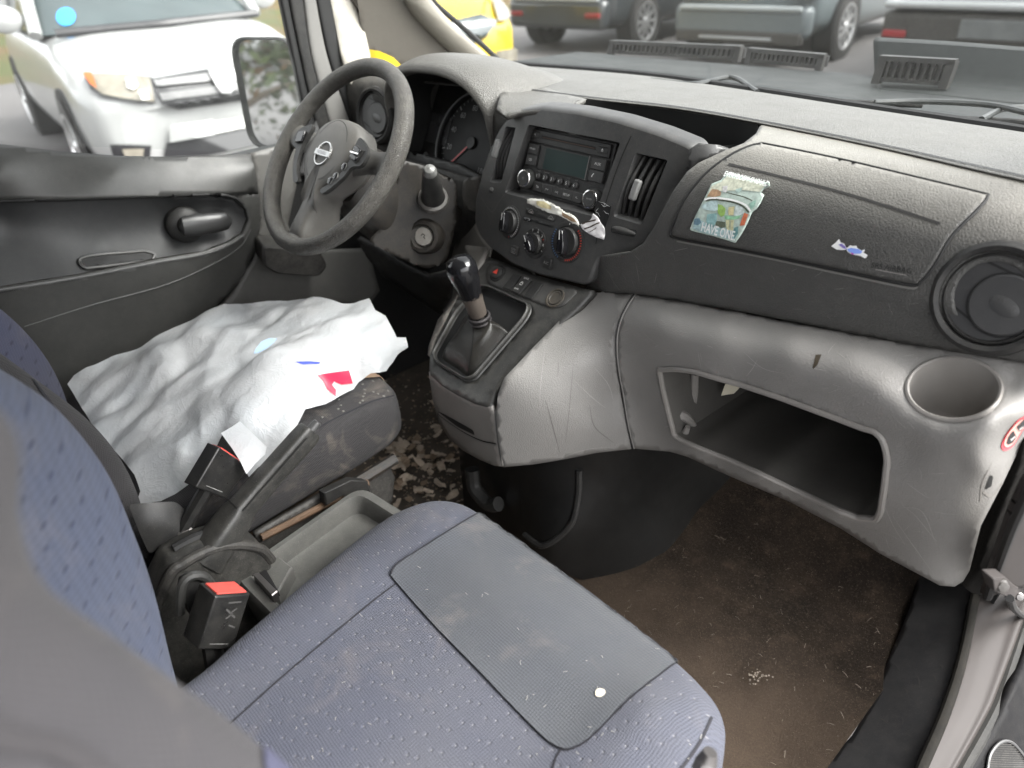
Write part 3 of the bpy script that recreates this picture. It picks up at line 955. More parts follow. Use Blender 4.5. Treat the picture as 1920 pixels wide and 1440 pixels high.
# console flank
cf_loop = [(1188, 548), (1172, 573), (1159, 602), (1152, 640), (1164, 740), (1184, 842), (1120, 849), (1060, 861), (1000, 871), (944, 876), (941, 870), (934, 830), (930, 790), (930, 768), (934, 738), (946, 708), (1000, 651), (1050, 600), (1096, 549)]
cflank = mesh_obj('console_flank', patch(cf_loop, low_s, 10), LOWG, DASH, sharp=60)
mod_solid(cflank, .005)
# shelf: inner walls and floor
sh = bmesh.new()
hl = densify(hole, 8)
r0 = [low_s(*p) for p in hl]
hc = sum(r0, V((0, 0, 0))) / len(r0)
def shp(p, k, d, dz): 
    return V((hc.x + (p.x - hc.x) * k, p.y + d, hc.z + (p.z - hc.z) * k + dz))
rr = [r0, [shp(p, .985, .006, 0) for p in r0], [shp(p, .97, .05, -.004) for p in r0], [V((shp(p, .95, 0, 0).x, .20, shp(p, .93, 0, -.012).z)) for p in r0]]
rings(rr, sh, cap0=False)
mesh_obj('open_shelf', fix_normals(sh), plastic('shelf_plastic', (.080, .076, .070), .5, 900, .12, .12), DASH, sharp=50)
# raised rim of the opening
low_on = sol_mesh(lower, cflank, off=.0004)
rim_b = tube([low_s(*p) for p in hl][::2], .0042, 8, closed=True, n=220)
mesh_obj('shelf_rim', rim_b, LOWG2, DASH)
# bits inside the shelf: rib, hinge boss, printed label on the back wall
rib = bmesh.new()
tube([at(1303, 700, 'y', .00), at(1302, 735, 'y', .005), at(1298, 770, 'y', .01)], .006, 8, rib)
mesh_obj('shelf_rib', rib, LOWG2, DASH)
boss = bmesh.new()
tube([at(1266, 775, 'y', -.03), at(1285, 782, 'y', -.02), at(1304, 800, 'y', .0)], [.010, .008, .004], 10, boss)
tube([at(1290, 800, 'y', -.03), at(1284, 815, 'y', -.03), at(1288, 828, 'y', -.03)], [.004, .006, .004], 8, boss)
mesh_obj('shelf_hinge_boss', boss, LOWG2, DASH)
sh2 = bmesh.new()
sh2 = patch([(1322, 758), (1450, 720), (1500, 760), (1440, 790), (1330, 800)], sol_plane(at(1360, 760, 'y', .08), (.85, -.5, .1)), 12)
lab = mesh_obj('printed_label', patch([(1362, 714), (1392, 722), (1376, 738), (1352, 742)], sol_plane(at(1370, 728, 'y', .06), (.7, -.7, .15)), 6), simple('label_paper', (.62, .57, .45), .7), None)
tag(lab, 'small cream printed label on the back of the dash shelf', 'label')
sh2.free()
# cup holder
cup = bmesh.new()
cl = [low_s(*p) for p in cup_e]
cc = sum(cl, V((0, 0, 0))) / len(cl)
cn = V((0, -.17, 1)).normalized()
def cring(k, h):
    return [cc + (p - cc) * k + cn * h for p in cl]
rings([cring(1.045, -.001), cring(1.05, .0028), cring(1.0, .0042), cring(.955, .0030), cring(.94, -.004), cring(.92, -.03), cring(.86, -.062), cring(.80, -.066)], cup, cap0=False)
mesh_obj('cup_holder', fix_normals(cup), LOWG2, DASH)
# small lamp-like recess low on the right end, marks and scratches on the grey plastic
on = lambda a, b, w=False: low_on(a, b, True) if w else low_on(a, b)
rec = patch(rloop([(1850, 905), (1856, 890), (1862, 893), (1858, 912), (1846, 918)], 3, 3), lambda a, b: low_on(a, b), 5)
mesh_obj('end_hook', rec, BLK_DEEP, DASH)
hook_l = bmesh.new()
strip_on([(1860, 868), (1842, 905), (1838, 940)], on, .002, hook_l)
strip_on([(1880, 905), (1860, 930), (1843, 922)], on, .003, hook_l)
mesh_obj('end_hook_edges', hook_l, LOWG2, DASH)
stain = patch([c5b(878, 68), c5b(908, 66), c5b(888, 118), c5b(868, 138), c5b(862, 132), c5b(870, 110)], lambda a, b: low_on(a, b), 4)
tag(mesh_obj('dried_drip', stain, simple('drip_brown', (.045, .035, .022), .5), None), 'small dark dried drip on the grey dash roll above the shelf', 'stain')
scr_m = plastic('scratch_white', (.34, .33, .31), .6, 900, .05, 0)
sb = bmesh.new()
scr_list = [
 [(1675, 968), (1700, 1005), (1725, 1040), (1752, 1078)], [(1690, 946), (1715, 965), (1740, 995), (1757, 1015)], [(1655, 940), (1675, 985), (1697, 1020)],
 [(1692, 950), (1730, 960), (1756, 1022)], [(1745, 888), (1775, 887)], [(1745, 958), (1775, 963), (1800, 964)], [(1650, 995), (1675, 1005), (1702, 1022)], [(1700, 905), (1735, 930), (1745, 932)],
 [(1681, 787), (1700, 804)], [(1309, 660), (1312, 676), (1315, 690)], [(1313, 662), (1317, 678)], [(1400, 705), (1412, 690), (1420, 675)], [(1395, 660), (1430, 690), (1470, 700)], [(1345, 704), (1372, 712), (1388, 716)],
 [(1248, 665), (1262, 663)], [(1660, 1005), (1668, 1030)], [(1480, 905), (1540, 950)], [(1410, 870), (1500, 935)], [(1520, 690), (1550, 695)],
 [(1022, 650), (1014, 720), (1011, 770)], [(1065, 768), (1073, 766)], [(1115, 690), (1140, 720), (1150, 750)], [(1075, 712), (1110, 745), (1135, 765)], [(1050, 860), (1090, 845), (1130, 838)], [(1040, 850), (1044, 830)], [(1002, 760), (1010, 765)],
]
for q in scr_list: strip_on(q, on, .00075 if len(q) > 2 else .0006, sb, step=5, taper=True)
rs = random.Random(3)
for k in range(60):
    x0, y0 = rs.uniform(1195, 1780), rs.uniform(600, 1000)
    if inpoly(x0, y0, hole) or not inpoly(x0, y0, g_loop): continue
    a = rs.uniform(-1, 1.6); L = rs.uniform(6, 26)
    x1, y1 = x0 + L * math.cos(a), y0 + L * math.sin(a)
    if inpoly(x1, y1, hole) or not inpoly(x1, y1, g_loop): continue
    strip_on([(x0, y0), ((x0 + x1) / 2 + rs.uniform(-3, 3), (y0 + y1) / 2), (x1, y1)], on, rs.uniform(.0003, .0006), sb, step=5, taper=True)
o_ = mesh_obj('scratches', sb, scr_m, DASH); o_['kind'] = 'stuff'
dk = bmesh.new()
for q in ([(1047, 680), (1046, 706)], [(1023, 750), (1050, 850)], [(1075, 680), (1068, 760), (1060, 830)], [(1105, 760), (1115, 800), (1150, 830)]):
    strip_on(q, on, .0013 if q[0][1] > 690 else .0008, dk, taper=True)
o_ = mesh_obj('rub_marks', dk, plastic('rub_mark', (.125, .118, .11), .5), DASH); o_['kind'] = 'stuff'
# pad scratches
sb = bmesh.new()
pon = sol_mesh(passenger_pad, airbag, off=.0007)
for q in ([(1143, 512), (1152, 530), (1166, 548)], [(1135, 503), (1150, 520)], [(1192, 492), (1196, 510), (1199, 530)], [(1232, 512), (1228, 530)], [(1190, 478), (1200, 488)], [(1265, 470), (1290, 465)]):
    strip_on(q, pon, .0008, sb, taper=True)
for k in range(70):
    x0, y0 = rs.uniform(1120, 1800), rs.uniform(300, 600)
    if not inpoly(x0, y0, pad_loop): continue
    a = rs.uniform(-.6, 1.4); L = rs.uniform(4, 22)
    x1, y1 = x0 + L * math.cos(a), y0 + L * math.sin(a)
    if not inpoly(x1, y1, pad_loop): continue
    strip_on([(x0, y0), ((x0 + x1) / 2 + rs.uniform(-3, 3), (y0 + y1) / 2), (x1, y1)], pon, rs.uniform(.0003, .0006), sb, step=5, taper=True)
o_ = mesh_obj('pad_scratches', sb, plastic('pad_scratch', (.17, .165, .155), .6), DASH); o_['kind'] = 'stuff'

# ================================================================== CONSOLE: black surround, switches, drawer
P_a, P_b, P_c = at(1098, 549, 'y', -.046), at(928, 767, 'y', -.226), at(905, 490, 'y', -.042)
con_n = (P_b - P_a).cross(P_c - P_a).normalized()
if con_n.z < 0: con_n = -con_n
con_s = sol_plane(P_a, con_n)
con_on = lambda a, b, w=False, off=.0007: ((con_s(a, b) + con_n * off, con_n) if w else con_s(a, b) + con_n * off)
cx, cy, _ = frame(con_n)
o_loop = [c6(*q) for q in [(400, 128), (440, 100), (520, 130), (700, 205), (900, 262), (1010, 292), (1066, 302), (985, 392), (880, 490), (740, 615), (600, 745), (520, 840), (470, 915), (452, 1000), (420, 998), (340, 975), (240, 925), (150, 870), (88, 812), (80, 770), (84, 700), (120, 600), (200, 440), (290, 270)]]
g_hole = [tuple(p) for p in rloop([c6(*q) for q in [(395, 285), (450, 290), (690, 400), (688, 440), (660, 490), (365, 835), (315, 852), (130, 735), (118, 690), (250, 450)]], 9, 5)]
sb_ = patch(o_loop, con_s, 9, [g_hole])
wall(g_hole, con_s, lambda p: con_n, [(.0012, .000), (.002, .0)], sb_, 1, None)
SUR = mesh_obj('gear_surround', sb_, plastic('surround_plastic', (.030, .030, .029), .42, 1200, .1, .3), DASH, sharp=50)
mod_solid(SUR, .012)
# bright worn rim round the gaiter opening
mesh_obj('gaiter_rim', tube([con_s(*p) + con_n * .0012 for p in densify(g_hole, 6)][::2], .0024, 6, closed=True, n=160), plastic('worn_rim', (.05, .05, .048), .35), DASH)
# well under the opening
wl = [con_s(*p) for p in densify(g_hole, 10)]
wb = rings([wl, [p - con_n * .06 + V((0, .01, 0)) for p in wl]])
mesh_obj('gaiter_well', fix_normals(wb), BLK_DEEP, DASH)
# switch strip
strip_l = [tuple(p) for p in rloop([c6(*q) for q in [(420, 195), (450, 135), (540, 150), (760, 240), (960, 292), (968, 318), (890, 395), (830, 412), (780, 398), (520, 300), (430, 260)]], 8, 4)]
SW = mesh_obj('switch_panel', patch(strip_l, lambda a, b: con_s(a, b) + con_n * .0015, 8), plastic('switch_panel_plastic', (.05, .049, .047), .4, 1200, .08, .2), DASH)
mod_solid(SW, .002)
def quad_key(q, h, mat, parent, name, lab=None, bev=.0012):
    L = [con_s(*c6(*p)) + con_n * (.0008 + h) for p in q]
    o = mesh_obj(name, prism(L, -con_n * h), mat, parent); mod_bevel(o, bev, 2)
    if lab: o['label'] = lab
    return o
hz = mesh_obj('hazard_button', lathe(con_s(*c6(494, 206)), con_n, [(.0160, .0015), (.0155, .0035), (.0135, .0040), (.0128, .0025), (.0122, .0060), (.0100, .0078), (.0001, .0082)], 40, cap1=False), BLK, SW)
hz['label'] = 'round hazard button with a red triangle'
tr = bmesh.new(); hc_ = con_s(*c6(494, 206)) + con_n * .0084
for r_, m_ in ((.0070, 0),):
    P3 = [hc_ + (cx * math.cos(a) + cy * math.sin(a)) * r_ for a in (R(90), R(210), R(330))]
    tr.faces.new([tr.verts.new(p) for p in P3])
mesh_obj('hazard_triangle', tr, RED_INK, hz)
quad_key([(590, 208), (638, 222), (572, 308), (523, 292)], .003, BLK, SW, 'blank_switch', 'plain blank switch beside the hazard button')
k2 = quad_key([(650, 232), (702, 248), (628, 338), (582, 318)], .006, BLK_GLOSS if 0 else BLK, SW, 'lock_switch', 'black rocker switch lettered LOCK with a padlock symbol')
quad_key([(718, 254), (768, 268), (700, 364), (648, 345)], .003, BLK, SW, 'blank_switch', 'plain blank switch beside the power socket')
lk = bmesh.new(); lx = (con_s(*c6(702, 248)) - con_s(*c6(650, 232))).normalized(); ly = con_n.cross(lx)
for s, q, h in (('LOCK', (676, 246), .0034), ('UNLK', (616, 306), .0028)):
    text_bm(s, con_s(*c6(*q)) + con_n * .0070, lx, ly, h, lk)
q0 = con_s(*c6(645, 276)) + con_n * .0071
ribbon([q0 + lx * a + ly * b for a, b in ((-.003, -.002), (.003, -.002), (.003, .0015), (-.003, .0015), (-.003, -.002))], [con_n] * 5, .0011, lk)
ribbon([q0 + lx * (.002 * math.cos(a)) + ly * (.0015 + .0025 * math.sin(a)) for a in np.linspace(0, math.pi, 8)], [con_n] * 8, .0009, lk)
mesh_obj('lock_marking', lk, WHITE_INK, k2)
ps = con_s(*c6(838, 352))
so = mesh_obj('power_socket', lathe(ps, con_n, [(.0175, .001), (.0170, .0035), (.0150, .0038), (.0138, .0010), (.0128, .0008), (.0118, .0030), (.0105, .0030), (.0095, .0018), (.0001, .0016)], 40, cap1=False), plastic('socket_cap', (.05, .046, .04), .5, 900, .1, .4, (.30, .22, .12)), SW)
so['label'] = 'round grimy power socket cap'
# pale left flank of the console
lf = patch([c6(*q) for q in [(292, 30), (430, 45), (400, 130), (290, 272), (200, 442), (118, 602), (82, 702), (70, 690), (75, 640), (130, 480), (240, 330), (285, 180)]], sol_tps([(871, 459, 'y', .0), (914, 464, 'y', -.02), (905, 490, 'y', -.046), (870, 535, 'y', -.09), (842, 588, 'y', -.13), (805, 668, 'y', -.195), (802, 665, 'y', -.18), (855, 553, 'y', -.08), (869, 506, 'y', -.04)]), 9)
mod_solid(mesh_obj('console_left_flank', lf, LTGREY, DASH), .004)
# pale panel between steering column and stack
lp = patch([(868, 380), (893, 398), (896, 430), (920, 466), (912, 500), (860, 560), (836, 610), (826, 560), (850, 470), (862, 430)], sol_tps([(868, 380, 'y', .055), (893, 398, 'y', .045), (920, 466, 'y', .015), (912, 500, 'y', .0), (836, 610, 'y', -.03), (826, 560, 'y', .02), (850, 470, 'y', .05)]), 9)
mod_solid(mesh_obj('knee_panel', lp, LTGREY, DASH), .004)
# drawer front
dr_s = sol_tps([(805, 700, 'y', -.216), (925, 765, 'y', -.226), (942, 876, 'y', -.224), (842, 818, 'y', -.205), (860, 760, 'y', -.226), (885, 850, 'y', -.220), (815, 750, 'y', -.214)])
d_loop = [c6(*q) for q in [(76, 790), (90, 812), (150, 868), (240, 922), (340, 972), (420, 996), (452, 1002), (462, 1030), (478, 1140), (500, 1270), (518, 1360), (470, 1355), (380, 1318), (280, 1262), (200, 1195), (135, 1090), (100, 960)]]
DR = mesh_obj('console_drawer', patch(d_loop, dr_s, 8), LOWG2, DASH, sharp=60); mod_solid(DR, .006)
dr_on = sol_mesh(DR, off=.0006)
mesh_obj('drawer_pull', patch(rloop([c6(*q) for q in [(128, 1025), (175, 1045), (300, 1115), (345, 1140), (355, 1172), (250, 1120), (160, 1050)]], 4, 3), dr_on, 6), BLK_DEEP, DR)
mesh_obj('drawer_gap', strip_on([c6(*q) for q in [(130, 1042), (200, 1095), (300, 1160), (400, 1205), (483, 1222)]], dr_on, .0022), BLK_DEEP, DR)
mesh_obj('drawer_lip', strip_on([c6(*q) for q in [(132, 1050), (200, 1104), (300, 1170), (400, 1214), (484, 1230)]], dr_on, .0022), plastic('drawer_lip_light', (.2, .195, .185), .45), DR)
fl_on = sol_mesh(cflank, DR, lower, off=.0016)
def strip_eye(poly, solver, wd, off=.002, step=5):
    q = cr(poly, 60)
    P = [solver(*p) for p in q]
    N = [(EYE - p).normalized() for p in P]
    return ribbon([p + n * off for p, n in zip(P, N)], N, wd)
mesh_obj('console_joint', strip_eye([(928, 768), (930, 790), (934, 830), (942, 875)], low_s, .0020), BLK_DEEP, DASH)
jl = [(1190, 549), (1174, 573), (1160, 604), (1154, 640), (1157, 690), (1166, 740), (1176, 800), (1186, 841)]
mesh_obj('panel_joint', strip_eye(jl, low_s, .0013), BLK_DEEP, DASH)
mesh_obj('panel_joint_edge', strip_eye([(x + 3.2, y + 1) for x, y in jl], low_s, .0014, .0016), plastic('joint_light', (.22, .21, .20), .45), DASH)

# ================================================================== TUNNEL under the console
tn_s = sol_tps([(850, 820, 'y', -.14), (866, 960, 'y', -.15), (940, 868, 'y', -.15), (960, 1000, 'y', -.165), (1010, 870, 'y', -.145), (1040, 940, 'y', -.14), (1090, 880, 'y', -.105), (1090, 990, 'y', -.12), (1030, 1040, 'y', -.165), (1100, 1086, 'z', .0), (1185, 835, 'x', .20), (1180, 960, 'x', .195), (1250, 1031, 'z', 0), (1290, 850, 'x', .215), (1310, 965, 'z', 0), (1380, 880, 'x', .225), (1360, 930, 'x', .22)])
tn_l = [(858, 820), (944, 860), (1060, 845), (1185, 828), (1256, 832), (1330, 860), (1380, 885), (1350, 935), (1312, 968), (1290, 1000), (1250, 1033), (1185, 1068), (1100, 1090), (1020, 1060), (940, 1010), (872, 965)]
TN = thing('tunnel_cover', 'black moulded plastic tunnel cover beneath the grey console', 'tunnel cover', (.1, 0, 0))
tc = mesh_obj('moulded_cover', patch(tn_l, tn_s, 10), plastic('tunnel_plastic', (.007, .007, .007), .40, 900, .12, .04, spec=.35), TN, sharp=60)
tn_on = sol_mesh(tc, off=.002)
rb = tube([tn_on(1086, 880), tn_on(1084, 930), tn_on(1068, 985), tn_on(1020, 1022), tn_on(985, 1002)], .006, 8)
mesh_obj('moulded_ridge', rb, BLK, TN)
mesh_obj('cover_seam', strip_on([(975, 880), (976, 930), (980, 985)], tn_on, .003), BLK_DEEP, TN)
pz = bmesh.new()
mesh_obj('pipe_elbow', tube([at(885, 880, 'y', -.17), at(890, 915, 'y', -.175), at(915, 945, 'y', -.175), at(935, 945, 'y', -.17)], .014, 10, pz), BLK, TN)
# ================================================================== STEERING WHEEL
wc = V((-.376, -.180, .717)); wu = V((1, 0, 0)); wn = V((0, -.753, .657)).normalized(); wv = wn.cross(wu)
if wv.z < 0: wv = -wv
def wp(u, v, h=0.0): return wc + wu * u + wv * v + wn * h
SWH = thing('steering_wheel', 'worn grey three-spoke steering wheel with round maker badge', 'steering wheel', tuple(wc))
LEA = plastic('worn_wheel_rim', (.050, .047, .042), .40, 330, .9, .9, (.20, .19, .165), leather=True, var=.3)
HUBM = plastic('wheel_hub_plastic', (.098, .094, .087), .5, 1000, .15, .15)
rim_pts = [wp(.1715 * math.cos(a), .1715 * math.sin(a)) for a in (2 * math.pi * k / 72 for k in range(72))]
rb = bmesh.new()
rs = []
for k in range(72):
    a = 2 * math.pi * k / 72
    o_ = wu * math.cos(a) + wv * math.sin(a)
    # thicker grips either side of the upper spokes
    g = .0148 + .0012 * max(0, math.cos(2 * (a - .35))) 
    rs.append([wc + o_ * (.1715 + g * math.cos(b)) + wn * (g * 1.05 * math.sin(b)) for b in (2 * math.pi * j / 20 for j in range(20))])
rs.append(rs[0]); rings(rs, rb, 0, False, False); bmesh.ops.remove_doubles(rb, verts=rb.verts, dist=1e-6)
mesh_obj('rim', fix_normals(rb), LEA, SWH)
# hub shroud: rounded, wider at top
hub_l = [(0, .068), (.035, .064), (.060, .050), (.074, .025), (.078, -.002), (.070, -.028), (.052, -.050), (.034, -.066), (.027, -.085), (.024, -.125), (.022, -.160), (-.022, -.160), (-.024, -.125), (-.027, -.085), (-.034, -.066), (-.052, -.050), (-.070, -.028), (-.078, -.002), (-.074, .025), (-.060, .050), (-.035, .064)]
def hub_ring(k, h, pts=hub_l):
    return [wp(p[0] * k, p[1] * k if p[1] > -.1 else p[1] * (1 - (1 - k) * .25), h + (-.012 if p[1] < -.1 else 0) * 1.0 - .0) for p in cr(pts, 84, True)]
hb = rings([hub_ring(.80, -.045), hub_ring(.98, -.030), hub_ring(1.0, -.004), hub_ring(.97, .006), hub_ring(.88, .0125), hub_ring(.70, .0165), hub_ring(.4, .0185), hub_ring(.05, .019)])
mesh_obj('airbag_pad', fix_normals(hb), HUBM, SWH)
# crease that outlines the round pad centre
pr = [wp(.058 * math.cos(a), .004 + .056 * math.sin(a), .0182) for a in np.linspace(R(-60), R(240), 40)]
# spokes
def spoke(pts, wds, th, name='spoke'):
    rs = []
    P = cr(pts, 14); W = [q[0] for q in cr([(w_, 0) for w_ in wds], 14)]
    for i, p in enumerate(P):
        t = V(P[min(i + 1, 13)] - P[max(i - 1, 0)]).normalized(); s = wn.cross(t).normalized()
        p = V(p); w_ = W[i]
        rs.append([p + s * (w_ * math.cos(a)) + wn * (th * math.sin(a)) for a in (2 * math.pi * j / 16 for j in range(16))])
    return mesh_obj(name, fix_normals(rings(rs)), HUBM, SWH)
spoke([wp(-.060, .005, -.006), wp(-.11, .012, -.010), wp(-.165, .016, -.002)], [.030, .021, .024], .010)
spoke([wp(.060, .005, -.006), wp(.11, .012, -.010), wp(.165, .016, -.002)], [.030, .021, .024], .010)
spoke([wp(0, -.09, -.006), wp(0, -.13, -.010), wp(0, -.166, -.002)], [.024, .024, .026], .009)
# switch pods on the right and left of the pad
def pod(sgn, lab):
    L = [(.073, .034), (.094, .030), (.112, .018), (.112, -.004), (.090, -.012), (.082, -.030), (.060, -.056), (.046, -.066), (.038, -.060), (.056, -.046), (.070, -.026), (.077, .0)]
    P = [wp(sgn * u * 1.06, v * 1.08, .010) for u, v in cr(L, 60, True)]
    o = mesh_obj('switch_pod', prism(P, wn * .008, bev=.002), BLK, SWH)
    o['label'] = lab
    return o
pr_ = pod(1, 'right pod of wheel switches')
pl_ = pod(-1, 'left pod of wheel switches')
def wbox(name, u, v, h, s, mat, par, bev=.0015, rot=0):
    X = wu * math.cos(R(rot)) + wv * math.sin(R(rot)); Y = wv * math.cos(R(rot)) - wu * math.sin(R(rot))
    o = mesh_obj(name, box(wp(u, v, h), s, (X, Y, wn)), mat, par); mod_bevel(o, bev, 2); return o
wbox('rocker_frame', .094, .010, .0185, (.028, .026, .003), BLK, pr_, rot=-12)
wbox('rocker_key', .094, .0165, .0208, (.022, .0085, .005), BLK_GLOSS, pr_, rot=-12)
wbox('rocker_key', .094, .0035, .0208, (.022, .0085, .005), BLK_GLOSS, pr_, rot=-12)
mesh_obj('rocker_bar', box(wp(.094, .010, .0228), (.025, .0026, .003), (wu, wv, wn)), CHROME, pr_)
for u, v in ((.0765, -.016), (.066, -.036), (.057, -.046)):
    q = mesh_obj('pod_button', lathe(wp(u, v, .0175), wn, [(.0062, 0), (.0060, .0028), (.0045, .0036), (.0001, .0036)], 24, cap1=False), BLK_GLOSS, pr_)
    mesh_obj('pod_button_ring', lathe(wp(u, v, .0177), wn, [(.0070, 0), (.0070, .0018), (.0060, .0018)], 24, cap1=False), plastic('button_ring', (.16, .16, .155), .35), pr_)
wbox('rocker_key', -.094, .010, .0205, (.022, .022, .005), BLK_GLOSS, pl_, rot=12)
# badge: flat ring crossed by a bar
bc = (.0, -.006)
BDG = bmesh.new()
C_ = wp(bc[0], bc[1], .0178)
lathe(C_, wn, [(.0228, 0), (.0226, .0030), (.0218, .0038), (.0200, .0036), (.0194, .0)], 48, BDG, up=tuple(wv), cap1=False)
mesh_obj('maker_badge', BDG, simple('badge_chrome', (.55, .55, .54), .25, .9), SWH).name = 'badge'
bg_ = [o for o in SWH.children if o.name.startswith('badge')][0]
bb = mesh_obj('badge_bar', box(C_ + wn * .003, (.048, .0108, .0040), (wu, wv, wn)), simple('badge_bar_chrome', (.50, .50, .50), .3, .8), bg_); mod_bevel(bb, .001, 2)
mesh_obj('badge_lettering', text_bm('NISSAN', C_ + wn * .0052, wu, wv, .0060, sx=1.0), simple('badge_ink', (.16, .16, .17), .5), bg_)
mesh_obj('badge_field', lathe(C_, wn, [(.0200, .0006), (.0001, .0006)], 32, up=tuple(wv), cap1=False), HUBM, bg_)
mesh_obj('pad_lettering', text_bm('SRS\nAIRBAG', wp(0, -.128, .0055), wu, wv, .0058), plastic('pad_letters', (.02, .02, .02), .6), SWH)
cr_b = bmesh.new()
ring_c = [wp(.050 * math.cos(a), .002 + .056 * math.sin(a), .0178 - .0012 * abs(math.cos(a))) for a in np.linspace(R(-70), R(250), 50)]
ribbon(ring_c, [wn] * 50, .0014, cr_b)
mesh_obj('pad_crease', cr_b, plastic('pad_crease_dark', (.03, .03, .028), .6), SWH)

# ================================================================== STEERING COLUMN
COLM = thing('steering_column', 'dirt-stained steering column shroud with ignition lock and wiper stalk', 'steering column', (-.35, -.05, .62))
cmat = plastic('column_plastic', (.014, .013, .012), .5, 900, .15, .5, (.11, .088, .062), spec=.35)
def sect(d, hw, hu, hd, dx=0):
    c = wc - wn * d + V((dx, 0, 0))
    L = [(-hw, -hd * .7), (-hw, hu * .6), (-hw * .75, hu), (0, hu * 1.05), (hw * .75, hu), (hw, hu * .6), (hw, -hd * .7), (hw * .7, -hd), (0, -hd * 1.05), (-hw * .7, -hd)]
    return [c + wu * u + wv * v for u, v in cr(L, 60, True)]
sh_ = rings([sect(.040, .050, .042, .060), sect(.055, .058, .048, .068), sect(.10, .066, .050, .080), sect(.16, .070, .050, .090), sect(.26, .070, .045, .090)])
shroud = mesh_obj('column_shroud', fix_normals(sh_), cmat, COLM)
# right cheek carrying the lock and stalk
ck_s = sol_tps([(770, 300, 'x', -.30), (835, 330, 'x', -.275), (858, 345, 'x', -.26), (858, 420, 'x', -.255), (845, 480, 'x', -.262), (800, 500, 'x', -.275), (740, 470, 'x', -.30), (700, 455, 'x', -.32), (760, 400, 'x', -.30)])
ckp = patch([tuple(p) for p in rloop([(752, 300), (800, 312), (850, 336), (857, 350), (855, 400), (850, 440), (838, 490), (800, 505), (740, 480), (690, 452), (720, 420), (740, 360)], 10, 3)], ck_s, 7)
mod_solid(mesh_obj('lock_cheek', ckp, cmat, COLM), .005)
ckon = sol_mesh(*[o for o in COLM.children if o.name.startswith('lock_cheek')], off=.001)
lc, ln = ckon(796, 443, True)
ln = (EYE - lc).normalized() * .55 + V((.35, -.75, .25)); ln.normalize()
IG = mesh_obj('ignition_lock', lathe(lc, ln, [(.034, -.02), (.033, .006), (.029, .012), (.023, .013), (.0195, .008), (.0185, -.004)], 40, cap1=False), cmat, COLM)
mesh_obj('lock_face', lathe(lc, ln, [(.0185, -.003), (.0175, .006), (.0160, .0085), (.0001, .0090)], 36, cap1=False), simple('worn_metal', (.36, .34, .31), .45, .6, noise_amt=.3, nscale=200), IG)
ks = bmesh.new(); kx, ky, kn = frame(ln)
ribbon([lc + ln * .0096 + kx * a + ky * b for a, b in ((-.004, .002), (0, .005), (.0035, .002), (.001, -.001), (.004, -.004))], [ln] * 5, .002, ks)
mesh_obj('key_slot', ks, BLK_DEEP, IG)
# wiper stalk, end-on to the camera
s0 = at(812, 372, 'x', -.268); s1 = at(806, 322, 'x', -.215)
st = tube([s0, s0.lerp(s1, .35), s0.lerp(s1, .7), s1], [.0215, .0190, .0160, .0120], 24, n=14)
STK = mesh_obj('wiper_stalk', st, BLK, COLM)
tipc = s1
td = (s1 - s0).normalized()
mesh_obj('stalk_tip', lathe(tipc - td * .004, td, [(.0125, 0), (.0118, .008), (.0085, .014), (.0001, .017)], 24, cap1=False), plastic('stalk_tip_plastic', (.12, .12, .115), .35), STK)
mesh_obj('stalk_collar', lathe(s0 - td * .004, td, [(.026, -.006), (.0285, .0), (.0270, .008), (.0222, .011)], 32, cap1=False), plastic('stalk_collar_plastic', (.09, .085, .08), .45, 900, .1, .3), STK)
l0 = wp(-.05, .005, -.06); l1 = wp(-.19, .02, -.045)
mesh_obj('light_stalk', tube([l0, l0.lerp(l1, .5), l1], [.009, .008, .011], 12), BLK, COLM)
# column lower cover and knee bolster
kb_s = sol_tps([(640, 445, 'y', -.06), (700, 465, 'y', -.07), (760, 500, 'y', -.075), (830, 545, 'y', -.06), (845, 560, 'y', -.03), (700, 540, 'y', -.02), (780, 575, 'y', .0), (640, 520, 'y', .0)])
kb_ = patch([(670, 448), (700, 462), (760, 498), (800, 520), (850, 510), (846, 560), (825, 590), (780, 560), (720, 520), (680, 470)], kb_s, 9)
mod_solid(mesh_obj('lower_cover', kb_, BLK, COLM), .01)

# ================================================================== INSTRUMENT BINNACLE
oy = .055
arch = [(-.215, .635), (-.213, .70), (-.214, .757), (-.226, .785), (-.262, .812), (-.315, .826), (-.375, .828), (-.440, .822), (-.500, .800), (-.530, .765), (-.540, .70), (-.540, .635)]
def aring(k, y, dz, drop=0, spread=0):
    c = (-.377, .66)
    return [V((c[0] + (x - c[0]) * (k + spread), y - .018 * max(0, (z - .70)) / .13, c[1] + (z - c[1]) * k + dz)) for x, z in arch]
hood = loft([aring(.97, oy + .012, 0), aring(.985, oy - .002, 0), aring(1.0, oy - .004, .001), aring(1.035, oy + .006, .003), aring(1.075, oy + .05, .004, spread=.05), aring(1.08, oy + .12, -.006, spread=.16), aring(1.0, oy + .2, -.02, spread=.40)], 90, 40)
hd = mesh_obj('instrument_hood', hood, PADTOP, DASH, sharp=60); mod_solid(hd, .004, -1)
